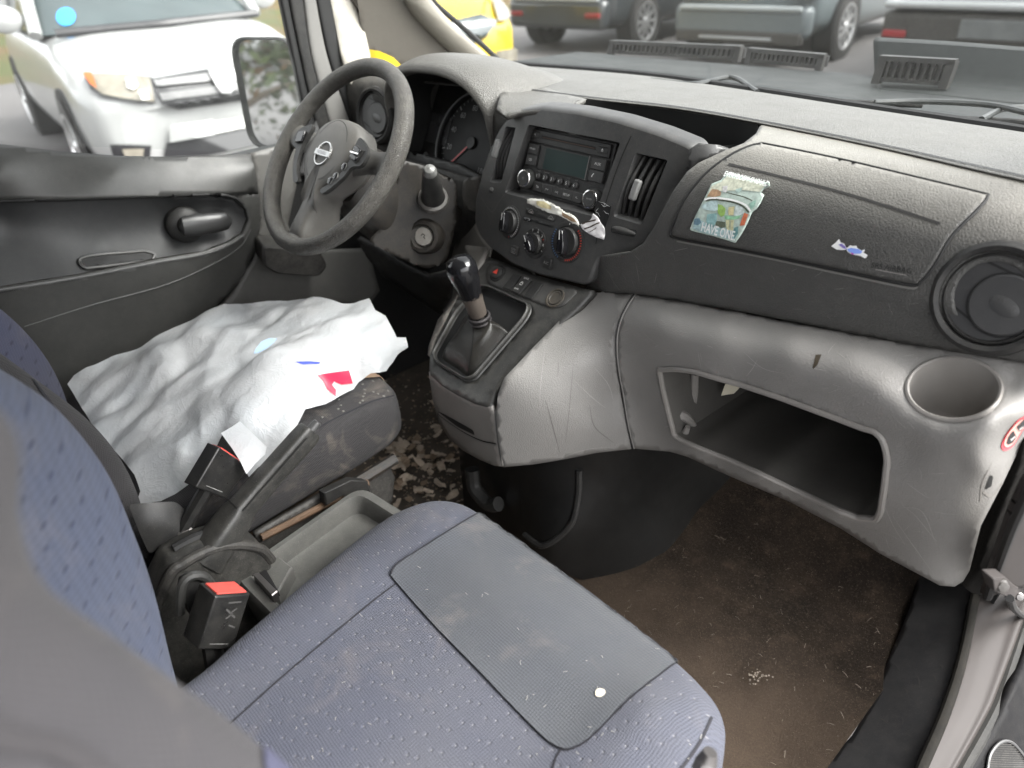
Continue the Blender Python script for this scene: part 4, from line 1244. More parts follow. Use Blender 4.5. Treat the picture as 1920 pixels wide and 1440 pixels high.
# dark tunnel inside and the gauge board
ins = loft([aring(.975, oy + .010, 0), aring(.95, oy + .05, -.004), aring(.90, oy + .095, -.01)], 60, 10)
mesh_obj('binnacle_lining', ins, BLK_DEEP, DASH)
gc = V((-.377, .150, .715)); gn = V((0, -.90, .44)).normalized(); gx, gy, gn = frame(gn)
GB = mesh_obj('instrument_cluster', prism([gc + gx * u + gy * v for u, v in [tuple(p) for p in rloop([(-.155, -.150), (.155, -.150), (.150, .07), (.08, .105), (-.08, .105), (-.150, .07)], .03, 5)]], -gn * .01), plastic('cluster_black', (.010, .010, .011), .35, 900, .05, .25), DASH)
def gauge(u, v, r, nums, needle, lab):
    c = gc + gx * u + gy * v + gn * .003
    d = mesh_obj('gauge', lathe(c, gn, [(r * 1.02, -.002), (r * 1.02, .010), (r * .99, .013), (r * .965, .010), (r * .96, .001), (.0001, .0005)], 56, cap1=False), BLK_DEEP, GB)
    d['label'] = lab
    mesh_obj('gauge_ring', tube([c + (gx * math.cos(a) + gy * math.sin(a)) * (r * .99) + gn * .013 for a in np.linspace(0, 2 * math.pi, 48)[:-1]], .0018, 6, closed=True, n=96), plastic('gauge_ring_grey', (.14, .14, .14), .3), d)
    bm = bmesh.new()
    N_ = len(nums)
    for i, s in enumerate(nums):
        a = R(225 - 270 * i / (N_ - 1))
        o_ = gx * math.cos(a) + gy * math.sin(a)
        text_bm(s, c + o_ * (r * .70) + gn * .0016, gx, gy, r * .115, bm)
        ribbon([c + o_ * (r * .84) + gn * .0016, c + o_ * (r * .93) + gn * .0016], [gn, gn], r * .028, bm)
        if i < N_ - 1:
            for f in (.25, .5, .75):
                a2 = R(225 - 270 * (i + f) / (N_ - 1)); o2 = gx * math.cos(a2) + gy * math.sin(a2)
                ribbon([c + o2 * (r * .88) + gn * .0016, c + o2 * (r * .93) + gn * .0016], [gn, gn], r * .012, bm)
    mesh_obj('gauge_numbers', bm, simple('gauge_ink', (.42, .42, .42), .6), d)
    a = R(needle); o_ = gx * math.cos(a) + gy * math.sin(a)
    nb = bmesh.new(); ribbon([c + gn * .004 - o_ * (r * .12), c + gn * .004 + o_ * (r * .75)], [gn, gn], .0035, nb)
    mesh_obj('gauge_needle', nb, simple('needle_red', (.55, .03, .03), .4), d)
    mesh_obj('needle_cap', lathe(c, gn, [(r * .13, .001), (r * .12, .006), (.0001, .007)], 24, cap1=False), BLK, d)
    return d
gauge(.008, -.042, .098, ['0', '20', '40', '60', '80', '100', '120', '140', '160', '180'], 226, 'speedometer with grey ring and red needle')
lcd = bmesh.new()
box(gc + gx * -.105 + gy * -.030 + gn * .004, (.070, .060, .004), (gx, gy, gn), lcd)
mesh_obj('odometer_window', lcd, plastic('odometer_grey', (.05, .05, .052), .25), GB)
# ledge under the cluster and fill panels of the driver's side of the dash
led = patch([(755, 282), (800, 292), (860, 308), (900, 330), (892, 365), (868, 352), (820, 330), (756, 305)], sol_tps([(755, 282, 'y', .07), (860, 308, 'y', .07), (900, 330, 'y', .055), (892, 365, 'y', .05), (820, 330, 'y', .065), (756, 305, 'y', .065)]), 8)
mod_solid(mesh_obj('cluster_ledge', led, BLK, DASH), .01)
pk = patch(rloop([(868, 338), (897, 330), (900, 372), (894, 398), (870, 392), (866, 360)], 6, 4), sol_plane(at(880, 360, 'y', .035), (.25, -.95, .15)), 6)
mod_solid(mesh_obj('fascia_end_cap', pk, plastic('end_cap_plastic', (.07, .066, .06), .5, 900, .1, .3), DASH), .03)
dl = loft([[V((x, .12 - .02 * math.cos((x + .4) * 3), .785)) for x in (-.72, -.6, -.5, -.36, -.22, -.12)],
           [V((x, .055, .765)) for x in (-.72, -.6, -.5, -.36, -.22, -.12)],
           [V((x, .06, .66)) for x in (-.72, -.6, -.5, -.36, -.22, -.12)],
           [V((x, .05, .55)) for x in (-.72, -.6, -.5, -.36, -.22, -.12)],
           [V((x, .09, .42)) for x in (-.72, -.6, -.5, -.36, -.22, -.12)],
           [V((x, .25, .33)) for x in (-.72, -.6, -.5, -.36, -.22, -.12)]], 40, 40)
# keep the opening of the binnacle clear
for f in list(dl.faces):
    c = f.calc_center_median()
    if inpoly(c.x, c.z, [(x, z) for x, z in arch]) and c.z > .64: dl.faces.remove(f)
for v_ in [v_ for v_ in dl.verts if not v_.link_faces]: dl.verts.remove(v_)
mod_solid(mesh_obj('driver_side_panel', dl, BLK_DUSTY, DASH), .006)
# round vent on the driver's door side
lvc = at(702, 217, 'y', .040)
round_vent(lvc, V((.12, -.97, .2)).normalized(), .044, 'round vent beside the driver door, seen through the steering wheel')
vb = patch([(705, 178), (735, 172), (762, 176), (770, 200), (760, 235), (740, 262), (715, 262), (735, 225), (730, 195)], sol_tps([(705, 178, 'y', .05), (762, 176, 'y', .10), (760, 235, 'y', .07), (715, 262, 'y', .04)]), 8)
mod_solid(mesh_obj('vent_pod', vb, plastic('vent_pod_grey', (.075, .075, .072), .45, 900, .1, .2), DASH), .01)
# ================================================================== FLOOR
cb = NB('brown_carpet')
cn1 = cb.noise(5, 6, .62); cn2 = cb.noise(240, 3, .7); cn3 = cb.noise(26, 6, .7)
base = cb.mix(cb.ramp(cn1, [(.38, grey(0)), (.66, grey(1))]), (.013, .010, .008), (.030, .022, .016))
base = cb.mix(cb.math('MULTIPLY', cb.ramp(cn3, [(.52, grey(0)), (.75, grey(1))]), .55), base, (.06, .043, .030))
base = cb.mix(cb.math('MULTIPLY', cb.ramp(cn2, [(.52, grey(0)), (.70, grey(1))]), .5), base, (.065, .049, .036))
base = cb.mix(cb.math('MULTIPLY', cb.ramp(cb.noise(520, 2, .5), [(.66, grey(0)), (.74, grey(1))]), .45), base, (.26, .21, .16))
# carpet lightens toward the seat: dusty wear plus painted fall of light
csp = cb.n('ShaderNodeSeparateXYZ'); cb.l(cb.pos(), csp.inputs[0])
wy = cb.math('ADD', csp.outputs[1], cb.math('MULTIPLY', cb.math('SUBTRACT', cb.noise(4.5, 5, .6), .5), .30))
wear_and_light = cb.ramp(cb.math('MULTIPLY_ADD', wy, -2.2, .42), [(.30, grey(0)), (1.0, grey(1))])
base = cb.mix(cb.math('MULTIPLY', wear_and_light, .75), base, cb.mix(cb.noise(330, 3, .7), (.075, .055, .040), (.19, .145, .108)))
cb.set(Base_Color=base, Roughness=.98, Specular_IOR_Level=.1)
cb.bump(cb.noise(420, 4, .75), 1.0, .006)
CARPET = cb.m
fl = bmesh.new()
ny, nx = 70, 60
def floor_z(x, y):
    z = .006 * noise.noise(V((x * 6, y * 6, 1)))
    z += max(0, y - .16) ** 1.5 * 1.9 * max(0, min(1, (.60 - x) / .08))
    if x > .50: z += .03 * ((x - .50) / .12) ** 2 * (1 if y < .2 else .6) * .8
    return z
gv = [[fl.verts.new((x, y, floor_z(x, y))) for x in np.linspace(-.70, .645, nx)] for y in np.linspace(-1.3, .50, ny)]
for a in range(ny - 1):
    for b in range(nx - 1): fl.faces.new((gv[a][b], gv[a][b + 1], gv[a + 1][b + 1], gv[a + 1][b]))
FLOOR = mesh_obj('cabin_floor', fl, CARPET); FLOOR['kind'] = 'structure'
# fibres and crumbs lying on the carpet
db = bmesh.new(); rs = random.Random(11)
for k in range(130):
    x, y = rs.uniform(.16, .64), rs.uniform(-.32, .22)
    z = floor_z(x, y) + .004
    a = rs.uniform(0, 6.28); L = rs.uniform(.003, .012)
    d = V((math.cos(a), math.sin(a), rs.uniform(-.1, .4)))
    ribbon([V((x, y, z)), V((x, y, z)) + d * L * .5 + V((0, 0, .001)), V((x, y, z)) + d * L], [V((0, -.3, 1)).normalized()] * 3, rs.uniform(.0003, .0007), db)
for k in range(40):
    c = at(1418 + rs.gauss(0, 10), 1268 + rs.gauss(0, 7), 'z', .008)
    lathe(c, (rs.uniform(-.5, .5), rs.uniform(-.5, .5), 1), [(.0001, .0007), (rs.uniform(.0006, .0022), .0003), (.0001, -.0005)], 5, db)
d_ = mesh_obj('carpet_fluff', db, simple('pale_fluff', (.15, .125, .10), .9)); d_['kind'] = 'stuff'
# rubber mat in the driver's footwell
mt_ = patch([(640, 690), (900, 640), (960, 800), (930, 990), (700, 1010), (640, 900)], sol_ax('z', .007), 20)
MAT = mesh_obj('floor_mat', mt_, simple('grimy_mat', (.075, .062, .050), .9, noise_amt=.5, nscale=25)); mod_solid(MAT, .004)
tag(MAT, 'grimy brown mat under leaf litter in the driver footwell', 'floor mat')
# leaf litter in the driver's footwell
lb = bmesh.new()
for k in range(1500):
    big = k < 130
    if big: px, py = rs.gauss(772, 62), rs.gauss(862, 42)
    else: px, py = rs.uniform(660, 910), rs.uniform(700, 960)
    if not (640 < px < 920 and 690 < py < 980): continue
    c = at(px, py, 'z', rs.uniform(.012, .030) if big else .013)
    a = rs.uniform(0, 6.28); s = rs.uniform(.009, .024) if big else rs.uniform(.0015, .006)
    X = V((math.cos(a), math.sin(a), rs.uniform(-.4, .4))).normalized(); Y = V((-math.sin(a), math.cos(a), rs.uniform(-.4, .4))).normalized()
    n = X.cross(Y).normalized()
    m_ = 9 if big else 5
    vs = []
    for i in range(m_):
        t = 2 * math.pi * i / m_; r_ = rs.uniform(.55, 1.0)
        vs.append(lb.verts.new(c + X * (s * r_ * math.cos(t)) + Y * (s * r_ * .62 * math.sin(t)) + n * (s * rs.uniform(-.12, .25))))
    cv = lb.verts.new(c + n * s * .1)
    mi = rs.choice([0, 0, 1]) if big else rs.choice([0, 1, 1, 2, 2])
    for i in range(m_):
        lb.faces.new((vs[i], vs[(i + 1) % m_], cv)).material_index = mi
l_ = mesh_obj('leaf_litter', lb, [simple('litter_pale', (.46, .38, .30), .9, noise_amt=.4, nscale=90), simple('litter_tan', (.27, .20, .14), .9, noise_amt=.4, nscale=90), simple('litter_dark', (.10, .075, .055), .9)], smooth=True); l_['kind'] = 'stuff'

# ================================================================== VAN BODY: sill, seals, pillars, roof, glass
VAN = thing('van_body', 'mauve silver van body shell with pillars, roof, sill and windscreen seen from inside', 'van', (0, -.5, 0))
st_s = sol_tps([(1735, 1085, 'z', .030), (1690, 1180, 'z', .030), (1650, 1270, 'z', .028), (1620, 1340, 'z', .026), (1545, 1440, 'z', .02), (1828, 1110, 'z', .085), (1792, 1240, 'z', .085), (1762, 1330, 'z', .085), (1722, 1440, 'z', .085), (1750, 1200, 'z', .062), (1640, 1440, 'z', .055), (1700, 1320, 'z', .060)])
sill_l = [(1728, 1060), (1830, 1095), (1820, 1130), (1808, 1180), (1795, 1235), (1778, 1290), (1764, 1330), (1742, 1390), (1722, 1440), (1700, 1500), (1480, 1500), (1530, 1440), (1562, 1418), (1598, 1378), (1622, 1338), (1640, 1300), (1652, 1268), (1672, 1220), (1690, 1178), (1705, 1140)]
SP = mesh_obj('sill_trim', patch(sill_l, st_s, 10), plastic('sill_trim_plastic', (.022, .022, .023), .42, 900, .15, .4, (.12, .11, .10)), VAN); mod_solid(SP, .01)
sp_on = sol_mesh(SP, off=.0008)
sb = bmesh.new()
for k in range(46):
    x0, y0 = rs.uniform(1560, 1800), rs.uniform(1150, 1440)
    if not inpoly(x0, y0, sill_l): continue
    a = rs.uniform(-.5, 1.8); L = rs.uniform(5, 22)
    strip_on([(x0, y0), (x0 + L * .5 * math.cos(a) + 2, y0 + L * .5 * math.sin(a)), (x0 + L * math.cos(a), y0 + L * math.sin(a))], sp_on, rs.uniform(.0004, .0014), sb, step=5, taper=True)
o_ = mesh_obj('sill_scuffs', sb, plastic('sill_scuff', (.055, .052, .048), .7), VAN); o_['kind'] = 'stuff'
ws_pts = [(1838, 1085), (1826, 1130), (1803, 1240), (1771, 1340), (1728, 1440), (1704, 1500)]
mesh_obj('weatherstrip', tube([at(*p, 'z', .088) for p in ws_pts], .0065, 10, sq=1.2), plastic('grimy_strip', (.007, .0065, .0055), .85, 500, .5, .35, (.05, .043, .03), spec=.2), VAN)
in_p = [(1836, 1085), (1822, 1130), (1800, 1240), (1768, 1340), (1724, 1440), (1700, 1500)]
out_p = [(1948, 1085), (1920, 1160), (1872, 1290), (1850, 1340), (1794, 1440), (1758, 1500)]
ra = [at(*p, 'z', .082) for p in in_p]; rc = [at(*p, 'z', .066) for p in out_p]
mesh_obj('painted_sill', loft([[p - V((0, 0, .03)) for p in ra], ra, [p.lerp(q, .35) + V((0, 0, .005)) for p, q in zip(ra, rc)], [p.lerp(q, .75) + V((0, 0, .003)) for p, q in zip(ra, rc)], rc, [p - V((0, 0, .05)) for p in rc]], 50, 30), SILVER, VAN, sharp=60)
dk = [at(*p, 'z', .05) for p in [(1935, 1130), (1912, 1195), (1878, 1295), (1858, 1345), (1805, 1440), (1770, 1500)]]
mesh_obj('door_rubber', tube(dk, .009, 8), RUBBER, VAN)
# fuzzy door seal up the front pillar
sl_o = at(1815, 1108, 'x', .692)
sl_s = sol_plane(sl_o, (at(1915, 872, 'x', .697) - sl_o).cross(at(1850, 1115, 'x', .708) - sl_o))
sl_l = [(1925, 800), (1912, 872), (1880, 945), (1850, 1015), (1830, 1070), (1810, 1102), (1822, 1112), (1845, 1117), (1856, 1090), (1868, 1050), (1892, 985), (1915, 930), (1960, 850)]
fz = NB('fuzzy_seal'); fz.set(Base_Color=fz.mix(fz.noise(300, 4, .7), (.010, .010, .010), (.040, .037, .033)), Roughness=.98, Specular_IOR_Level=.1); fz.bump(fz.noise(700, 4, .8), 1.0, .004)
mod_solid(mesh_obj('door_seal', patch(sl_l, sl_s, 7), fz.m, VAN), .012)
pl_o = at(1855, 1122, 'x', .718)
pl_s = sol_plane(pl_o, (at(1930, 915, 'x', .727) - pl_o).cross(at(1960, 1100, 'x', .755) - pl_o))
PLR = mesh_obj('front_pillar', patch([(1850, 1122), (1862, 1085), (1880, 1035), (1905, 968), (1930, 915), (1980, 850), (1980, 1110), (1930, 1100), (1880, 1110)], pl_s, 9), SILVER, VAN)
mod_solid(PLR, .01)
mesh_obj('pillar_gap', tube([pl_s(1852, 1120) , pl_s(1868, 1072), pl_s(1900, 985), pl_s(1932, 915)], .005, 8), BLK_DEEP, VAN)
# door check strap bolted to the pillar
chk = bmesh.new()
pc = at(1880, 1104, 'x', .735); pd = at(1935, 1140, 'x', .745)
nn = V((.5, -.7, .5)).normalized()
o_ = mesh_obj('door_check', prism([at(*p, 'x', .735) for p in [(1862, 1085), (1885, 1082), (1905, 1100), (1925, 1105), (1930, 1140), (1905, 1138), (1890, 1120), (1866, 1110)]], V((-.012, .01, -.004)), bev=.002), SILVER, VAN); mod_bevel(o_, .001, 2)
mesh_obj('check_bolt', lathe(at(1876, 1098, 'x', .736), nn, [(.0075, -.002), (.0075, .002), (.005, .003), (.005, .007), (.0001, .0075)], 6, cap1=False), plastic('bolt_dark', (.06, .055, .05), .4), o_)
mesh_obj('check_bolt', lathe(at(1910, 1118, 'x', .737), nn, [(.006, -.002), (.006, .002), (.0045, .003), (.0045, .005), (.0001, .0055)], 16, cap1=False), STEEL, o_)
mesh_obj('check_strap', tube([at(1893, 1122, 'x', .738), at(1905, 1145, 'x', .742), at(1935, 1168, 'x', .748)], .005, 8), BLK, o_)
# footwell walls
fw = bmesh.new()
box((-.73, -.05, .18), (.03, 1.1, .98), bm=fw)
mesh_obj('footwell_side', fw, BLK_DEEP, VAN)
fw = bmesh.new()
box((0, .56, .22), (1.5, .03, .98), bm=fw)
mesh_obj('firewall', fw, BLK_DEEP, VAN)
fw = bmesh.new()
box((.70, .42, .25), (.01, .28, .50), bm=fw)
mesh_obj('footwell_side', fw, BLK_DEEP, VAN)
# left front pillar, quarter glass and roof
def flat(loop, ctrl, mat, name, par, th=.01, step=10):
    o = mesh_obj(name, patch(loop, sol_tps(ctrl), step), mat, par); mod_solid(o, th); return o
pp = sol_plane(at(690, 92, 'x', -.69), (at(918, 116, 'x', -.605) - at(690, 92, 'x', -.69)).cross(at(780, -30, 'x', -.635) - at(690, 92, 'x', -.69)))
o_ = mesh_obj('front_pillar_trim', patch([(662, -60), (800, -60), (775, -14), (790, 8), (830, 42), (880, 84), (918, 116), (922, 126), (880, 129), (830, 132), (800, 150), (783, 166), (762, 132), (738, 108), (712, 96), (690, 92), (676, 45)], pp, 10), BEIGE, VAN); mod_solid(o_, .02); mod_bevel(o_, .004, 2)
bar_px = [(742, -70), (765, -30), (792, 16), (832, 60), (872, 96), (902, 122)]
o_ = mesh_obj('pillar_bar', tube([pp(*p) + V((.006, -.006, .004)) for p in bar_px], .026, 14, sq=.6), plastic('bar_beige', (.22, .205, .175), .6, 900, .1, .08), VAN)
mesh_obj('windscreen_edge', tube([pp(*p) + V((.012, .012, .0)) for p in [(782, -30), (800, 5), (842, 42), (890, 84), (924, 116)]], .006, 8), BLK_DEEP, VAN)
pp2 = sol_plane(at(660, 60, 'x', -.69), (1, -.12, .18))
o_ = mesh_obj('quarter_window_post', patch([(608, -60), (664, -60), (680, 40), (692, 92), (707, 172), (720, 225), (695, 240), (672, 190), (652, 140), (640, 100)], pp2, 10), plastic('post_beige', (.34, .32, .28), .6, 900, .1, .1), VAN); mod_solid(o_, .02); mod_bevel(o_, .004, 2)
GL = NB('window_glass')
GL.t.nodes.remove(GL.b)
tr_ = GL.n('ShaderNodeBsdfTransparent'); tr_.inputs[0].default_value = (.93, .95, .94, 1)
gl_ = GL.n('ShaderNodeBsdfGlossy'); gl_.inputs['Roughness'].default_value = .02
lw_ = GL.n('ShaderNodeLayerWeight'); lw_.inputs[0].default_value = .5
fr_ = GL.math('MULTIPLY_ADD', GL.math('POWER', lw_.outputs['Facing'], 5.0), .90, .035)
mx_ = GL.n('ShaderNodeMixShader'); GL.l(fr_, mx_.inputs[0]); GL.l(tr_, mx_.inputs[1]); GL.l(gl_, mx_.inputs[2]); df_ = GL.n('ShaderNodeBsdfDiffuse'); df_.inputs[0].default_value = (.42, .44, .43, 1)
mx2 = GL.n('ShaderNodeMixShader'); GL.l(GL.math('MULTIPLY_ADD', GL.ramp(GL.noise(14, 7, .7), [(.35, grey(0)), (.8, grey(1))]), .10, .02), mx2.inputs[0]); GL.l(mx_, mx2.inputs[1]); GL.l(df_, mx2.inputs[2]); GL.l(mx2, GL.out.inputs[0])
GLASS = GL.m
# roof and closed rear of the van
hl_ = plastic('headlining', (.42, .405, .38), .9, 700, .2, .05)
rf = bmesh.new()
loft([[V((x, y, 1.22 + .03 * math.cos(x * 1.9) - (.06 if y > -.15 else 0))) for x in (-.70, -.4, 0, .4, .70)] for y in (-.10, -.4, -1.0, -1.8, -2.7)], 16, 12, bm=rf)
o_ = mesh_obj('roof', rf, hl_, VAN); mod_solid(o_, .05, 1)
bk = bmesh.new()
box((0, -2.72, .5), (1.5, .05, 1.6), bm=bk)
mesh_obj('rear_wall', bk, plastic('cargo_grey', (.35, .35, .34), .7), VAN)
lw = bmesh.new(); box((-.745, -1.82, .42), (.06, 1.75, 1.7), bm=lw)
mesh_obj('left_side_wall', lw, SILVER, VAN)
rw = bmesh.new(); box((.765, -1.92, .42), (.06, 1.55, 1.7), bm=rw)
mesh_obj('right_side_wall', rw, SILVER, VAN)
rr_ = bmesh.new(); box((.735, -.62, 1.20), (.09, 1.1, .07), bm=rr_)
o_ = mesh_obj('roof_rail', rr_, SILVER, VAN); mod_bevel(o_, .02, 3)
rr_ = bmesh.new(); box((-.725, -.55, 1.19), (.07, 1.0, .07), bm=rr_)
o_ = mesh_obj('roof_rail', rr_, SILVER, VAN); mod_bevel(o_, .02, 3)
# right windscreen pillar
o_ = mesh_obj('front_pillar', tube([V((.715, .36, .74)), V((.71, .30, .83)), V((.70, .10, 1.0)), V((.69, -.10, 1.18))], .03, 12), SILVER, VAN)
# windscreen
top_ws = [V((x, -.10 - .12 * (x / .7) ** 2, 1.17)) for x in np.linspace(-.66, .69, 9)]
wsg = loft([[a + V((0, .012, -.002)) for a in A], [a.lerp(b, .5) + V((0, .02, .02)) for a, b in zip(A, top_ws)], top_ws], 40, 24)
mesh_obj('windscreen', wsg, GLASS, VAN)
wsf = tube([a + V((0, .008, -.002)) for a in A], .009, 8, sq=1.0)
mesh_obj('windscreen_seal', wsf, BLK_DEEP, VAN)
# scuttle in front of the glass
ct = plastic('scuttle_plastic', (.013, .0155, .0155), .6, 500, .3, .35, (.08, .09, .088), spec=.3)
rows = [[a + V((0, .012, -.018)) for a in A], [V((x, .62, .742)) for x in np.linspace(-.75, .75, 9)], [V((x, .82, .728)) for x in np.linspace(-.8, .8, 9)], [V((x, 1.02 - .1 * abs(x), .712)) for x in np.linspace(-.8, .8, 9)], [V((x, 1.10 - .1 * abs(x), .60)) for x in np.linspace(-.8, .8, 9)], [V((x, 1.12 - .1 * abs(x), .1)) for x in np.linspace(-.8, .8, 9)]]
scu = mesh_obj('scuttle', loft(rows, 60, 40), ct, VAN)
def grille(px0, px1, pz, n, lab):  # added slats: the dash vents' reflection in the windscreen, built as solid parts
    """row of upright slats in a shallow frame standing on the scuttle"""
    g = bmesh.new()
    a, b = V(px0), V(px1); d = (b - a); L = d.length; d.normalize()
    up = V((0, .25, .97)); bk_ = V((0, 1, 0))
    box((a + b) / 2 + up * .004, (L + .03, .012, .008), (d, bk_, up), g)
    box((a + b) / 2 + up * (pz + .004), (L + .03, .016, .010), (d, bk_, up), g)
    for k in (0, 1): box((a if k == 0 else b) + up * (pz / 2) + d * (-.008 if k == 0 else .008), (.016, .016, pz + .01), (d, bk_, up), g)
    for i in range(n):
        c = a + d * (L * (i + .5) / n) + up * (pz / 2)
        box(c, (L / n * .38, .012, pz), (d, bk_, up), g)
    o = mesh_obj('reflection_grille', g, BLK, VAN, smooth=False); o['label'] = lab
    bb_ = mesh_obj('grille_back', box((a + b) / 2 + up * (pz / 2) + bk_ * .03, (L + .02, .01, pz), (d, bk_, up)), BLK_DEEP, o)
    return o
grille(at(1150, 100, 'z', .72), at(1376, 112, 'z', .72), .026, 26, 'long slatted grille added for the dash vent reflection, steering wheel side')
grille(at(1408, 116, 'z', .725), at(1530, 128, 'z', .725), .024, 14, 'shorter slatted grille added for the dash vent reflection, middle of the windscreen')
grille(at(1652, 152, 'z', .738), at(1762, 160, 'z', .738), .040, 8, 'square grille with wide slats added for the dash vent reflection, passenger side')
# raised dark panel, added for the dash top's reflection in the windscreen
re_ = loft([[at(px, py, 'y', .80) for px, py in ((1650, 168), (1780, 182), (1960, 200))], [at(px, py, 'y', .92) for px, py in ((1640, 150), (1780, 158), (1960, 172))], [at(px, py, 'y', .98) for px, py in ((1637, 68), (1780, 76), (1960, 90))], [at(px, py, 'y', 1.0) + V((0, .25, -.06)) for px, py in ((1637, 66), (1780, 74), (1960, 88))]], 24, 20, straight_v=True)
o_ = mesh_obj('reflection_panel', re_, ct, VAN); mod_solid(o_, .01)
# wipers
def wiper(pts, arm, z, lab):
    W = mesh_obj('wiper', tube([at(*p, 'z', z) for p in pts], .0045, 8), BLK, VAN); W['label'] = lab
    mesh_obj('wiper_arm', tube([at(*p, 'z', z + .010) for p in arm], .0045, 8), plastic('wiper_arm_grey', (.03, .033, .033), .4), W)
wiper([(1110, 150), (1210, 153), (1300, 158)], [(1220, 150), (1300, 157), (1372, 145), (1420, 172)], .776, 'wiper blade on the left of the windscreen')
wiper([(1520, 188), (1640, 194), (1730, 197)], [(1640, 192), (1730, 190), (1850, 196), (1930, 212)], .780, 'wiper blade on the right of the windscreen')
wiper([(1780, 222), (1860, 226), (1940, 232)], [(1840, 224), (1880, 205), (1940, 200)], .775, 'wiper linkage at the right end of the windscreen')

# ================================================================== DRIVER'S DOOR
DOOR = thing('driver_door', 'closed driver door with dark padded trim, window crank and wing mirror', 'car door', (-.70, -.4, .6))
dm = plastic('door_trim', (.050, .050, .048), .42, 1000, .12, .12)
dm2 = plastic('door_trim_dark', (.030, .031, .032), .5, 1000, .12, .08)
o1 = flat([(-420, 195), (0, 270), (110, 283), (220, 292), (330, 294), (470, 288), (479, 320), (485, 365), (470, 362), (330, 367), (160, 372), (0, 378), (-420, 398)],
     [(-420, 195, 'x', -.700), (0, 270, 'x', -.700), (220, 292, 'x', -.700), (470, 288, 'x', -.705), (0, 300, 'x', -.672), (220, 318, 'x', -.672), (470, 310, 'x', -.680), (0, 340, 'x', -.660), (220, 345, 'x', -.660), (480, 350, 'x', -.672), (0, 378, 'x', -.664), (330, 367, 'x', -.664), (485, 365, 'x', -.676)], dm, 'upper_door_trim', DOOR)
o2 = flat([(-420, 388), (0, 374), (330, 364), (400, 364), (440, 374), (462, 396), (466, 420), (456, 442), (430, 462), (380, 480), (290, 498), (150, 524), (0, 550), (-420, 622)],
     [(-420, 388, 'x', -.672), (0, 376, 'x', -.672), (330, 366, 'x', -.672), (462, 396, 'x', -.674), (0, 392, 'x', -.692), (330, 384, 'x', -.694), (430, 395, 'x', -.69), (0, 450, 'x', -.692), (330, 440, 'x', -.694), (200, 470, 'x', -.684), (0, 490, 'x', -.672), (200, 486, 'x', -.668), (456, 442, 'x', -.668), (150, 520, 'x', -.646), (0, 545, 'x', -.646), (380, 478, 'x', -.652), (-420, 616, 'x', -.646)], dm2, 'recessed_door_panel', DOOR)
o3 = flat([(-420, 616), (0, 541), (150, 517), (288, 490), (380, 474), (430, 456), (458, 438), (468, 412), (462, 392), (440, 372), (402, 362), (470, 358), (486, 362), (489, 420), (477, 480), (446, 535), (405, 575), (380, 600), (260, 690), (130, 770), (60, 800), (-420, 1010)],
     [(-420, 618, 'x', -.644), (0, 541, 'x', -.643), (150, 517, 'x', -.643), (288, 490, 'x', -.645), (430, 456, 'x', -.655), (468, 412, 'x', -.664), (440, 370, 'x', -.670), (486, 362, 'x', -.676), (489, 420, 'x', -.676), (0, 600, 'x', -.658), (200, 560, 'x', -.658), (440, 500, 'x', -.668), (0, 700, 'x', -.680), (260, 620, 'x', -.680), (446, 535, 'x', -.682), (405, 575, 'x', -.686), (130, 760, 'x', -.692), (-420, 1000, 'x', -.692)], dm, 'door_armrest_panel', DOOR)
d_on = sol_mesh(o1, o2, o3, off=.0012); d_on4 = sol_mesh(o1, o2, o3, off=.004)
def door_bead(name, pts, r, mat): mesh_obj(name, tube([d_on(*p) for p in cr(pts, 60)], r, 8, smooth=False), mat, DOOR)
door_bead('armrest_edge', [(-200, 575), (-60, 552), (0, 543), (150, 519), (288, 492), (380, 476), (430, 458), (457, 440)], .0028, plastic('armrest_highlight', (.10, .10, .098), .4))  # pale bead paints in the highlight along the armrest edge
door_bead('door_panel_seam', [(45, 612), (170, 572), (299, 537), (380, 504), (446, 466), (470, 430)], .0014, plastic('door_seam_light', (.085, .085, .083), .4))
door_bead('upper_trim_seam', [(-200, 383), (-40, 378), (0, 377), (160, 373), (330, 367), (420, 366), (455, 385)], .0030, BLK_DEEP)
# pull slot
sl = rloop([(147, 488), (165, 482), (270, 472), (290, 478), (284, 490), (160, 505), (150, 498)], 4, 3)
mesh_obj('pull_slot', patch(sl, d_on4, 6), BLK_DEEP, DOOR)
mesh_obj('pull_slot_rim', tube([d_on4(*p) for p in densify(sl, 5)][::2], .0032, 6, closed=True, n=90), dm, DOOR)
# window crank
kc = at(347, 421, 'x', -.682)
kn_ = V((1, -.05, .1)).normalized()
CRK = mesh_obj('window_crank', lathe(kc, kn_, [(.036, -.012), (.035, .004), (.030, .010), (.019, .013), (.017, .024), (.0155, .031), (.001, .033)], 36, cap1=False), BLK, DOOR)
ka = at(352, 424, 'x', -.655); kb2 = at(425, 414, 'x', -.655)
rs_ = []
kd = (kb2 - ka).normalized(); ku = kd.cross(kn_).normalized()
for t, w_, h_ in ((-.016, .005, .002), (-.010, .0185, .009), (.02, .0215, .012), ((kb2 - ka).length * .8, .0195, .013), ((kb2 - ka).length, .0175, .012), ((kb2 - ka).length + .009, .008, .005)):
    c = ka + kd * t
    rs_.append([c + ku * (w_ * math.cos(a)) + kn_ * (h_ * math.sin(a)) for a in (2 * math.pi * k / 16 for k in range(16))])
mesh_obj('crank_handle', fix_normals(rings(rs_)), BLK_GLOSS if 0 else plastic('crank_plastic', (.03, .03, .03), .3), CRK)
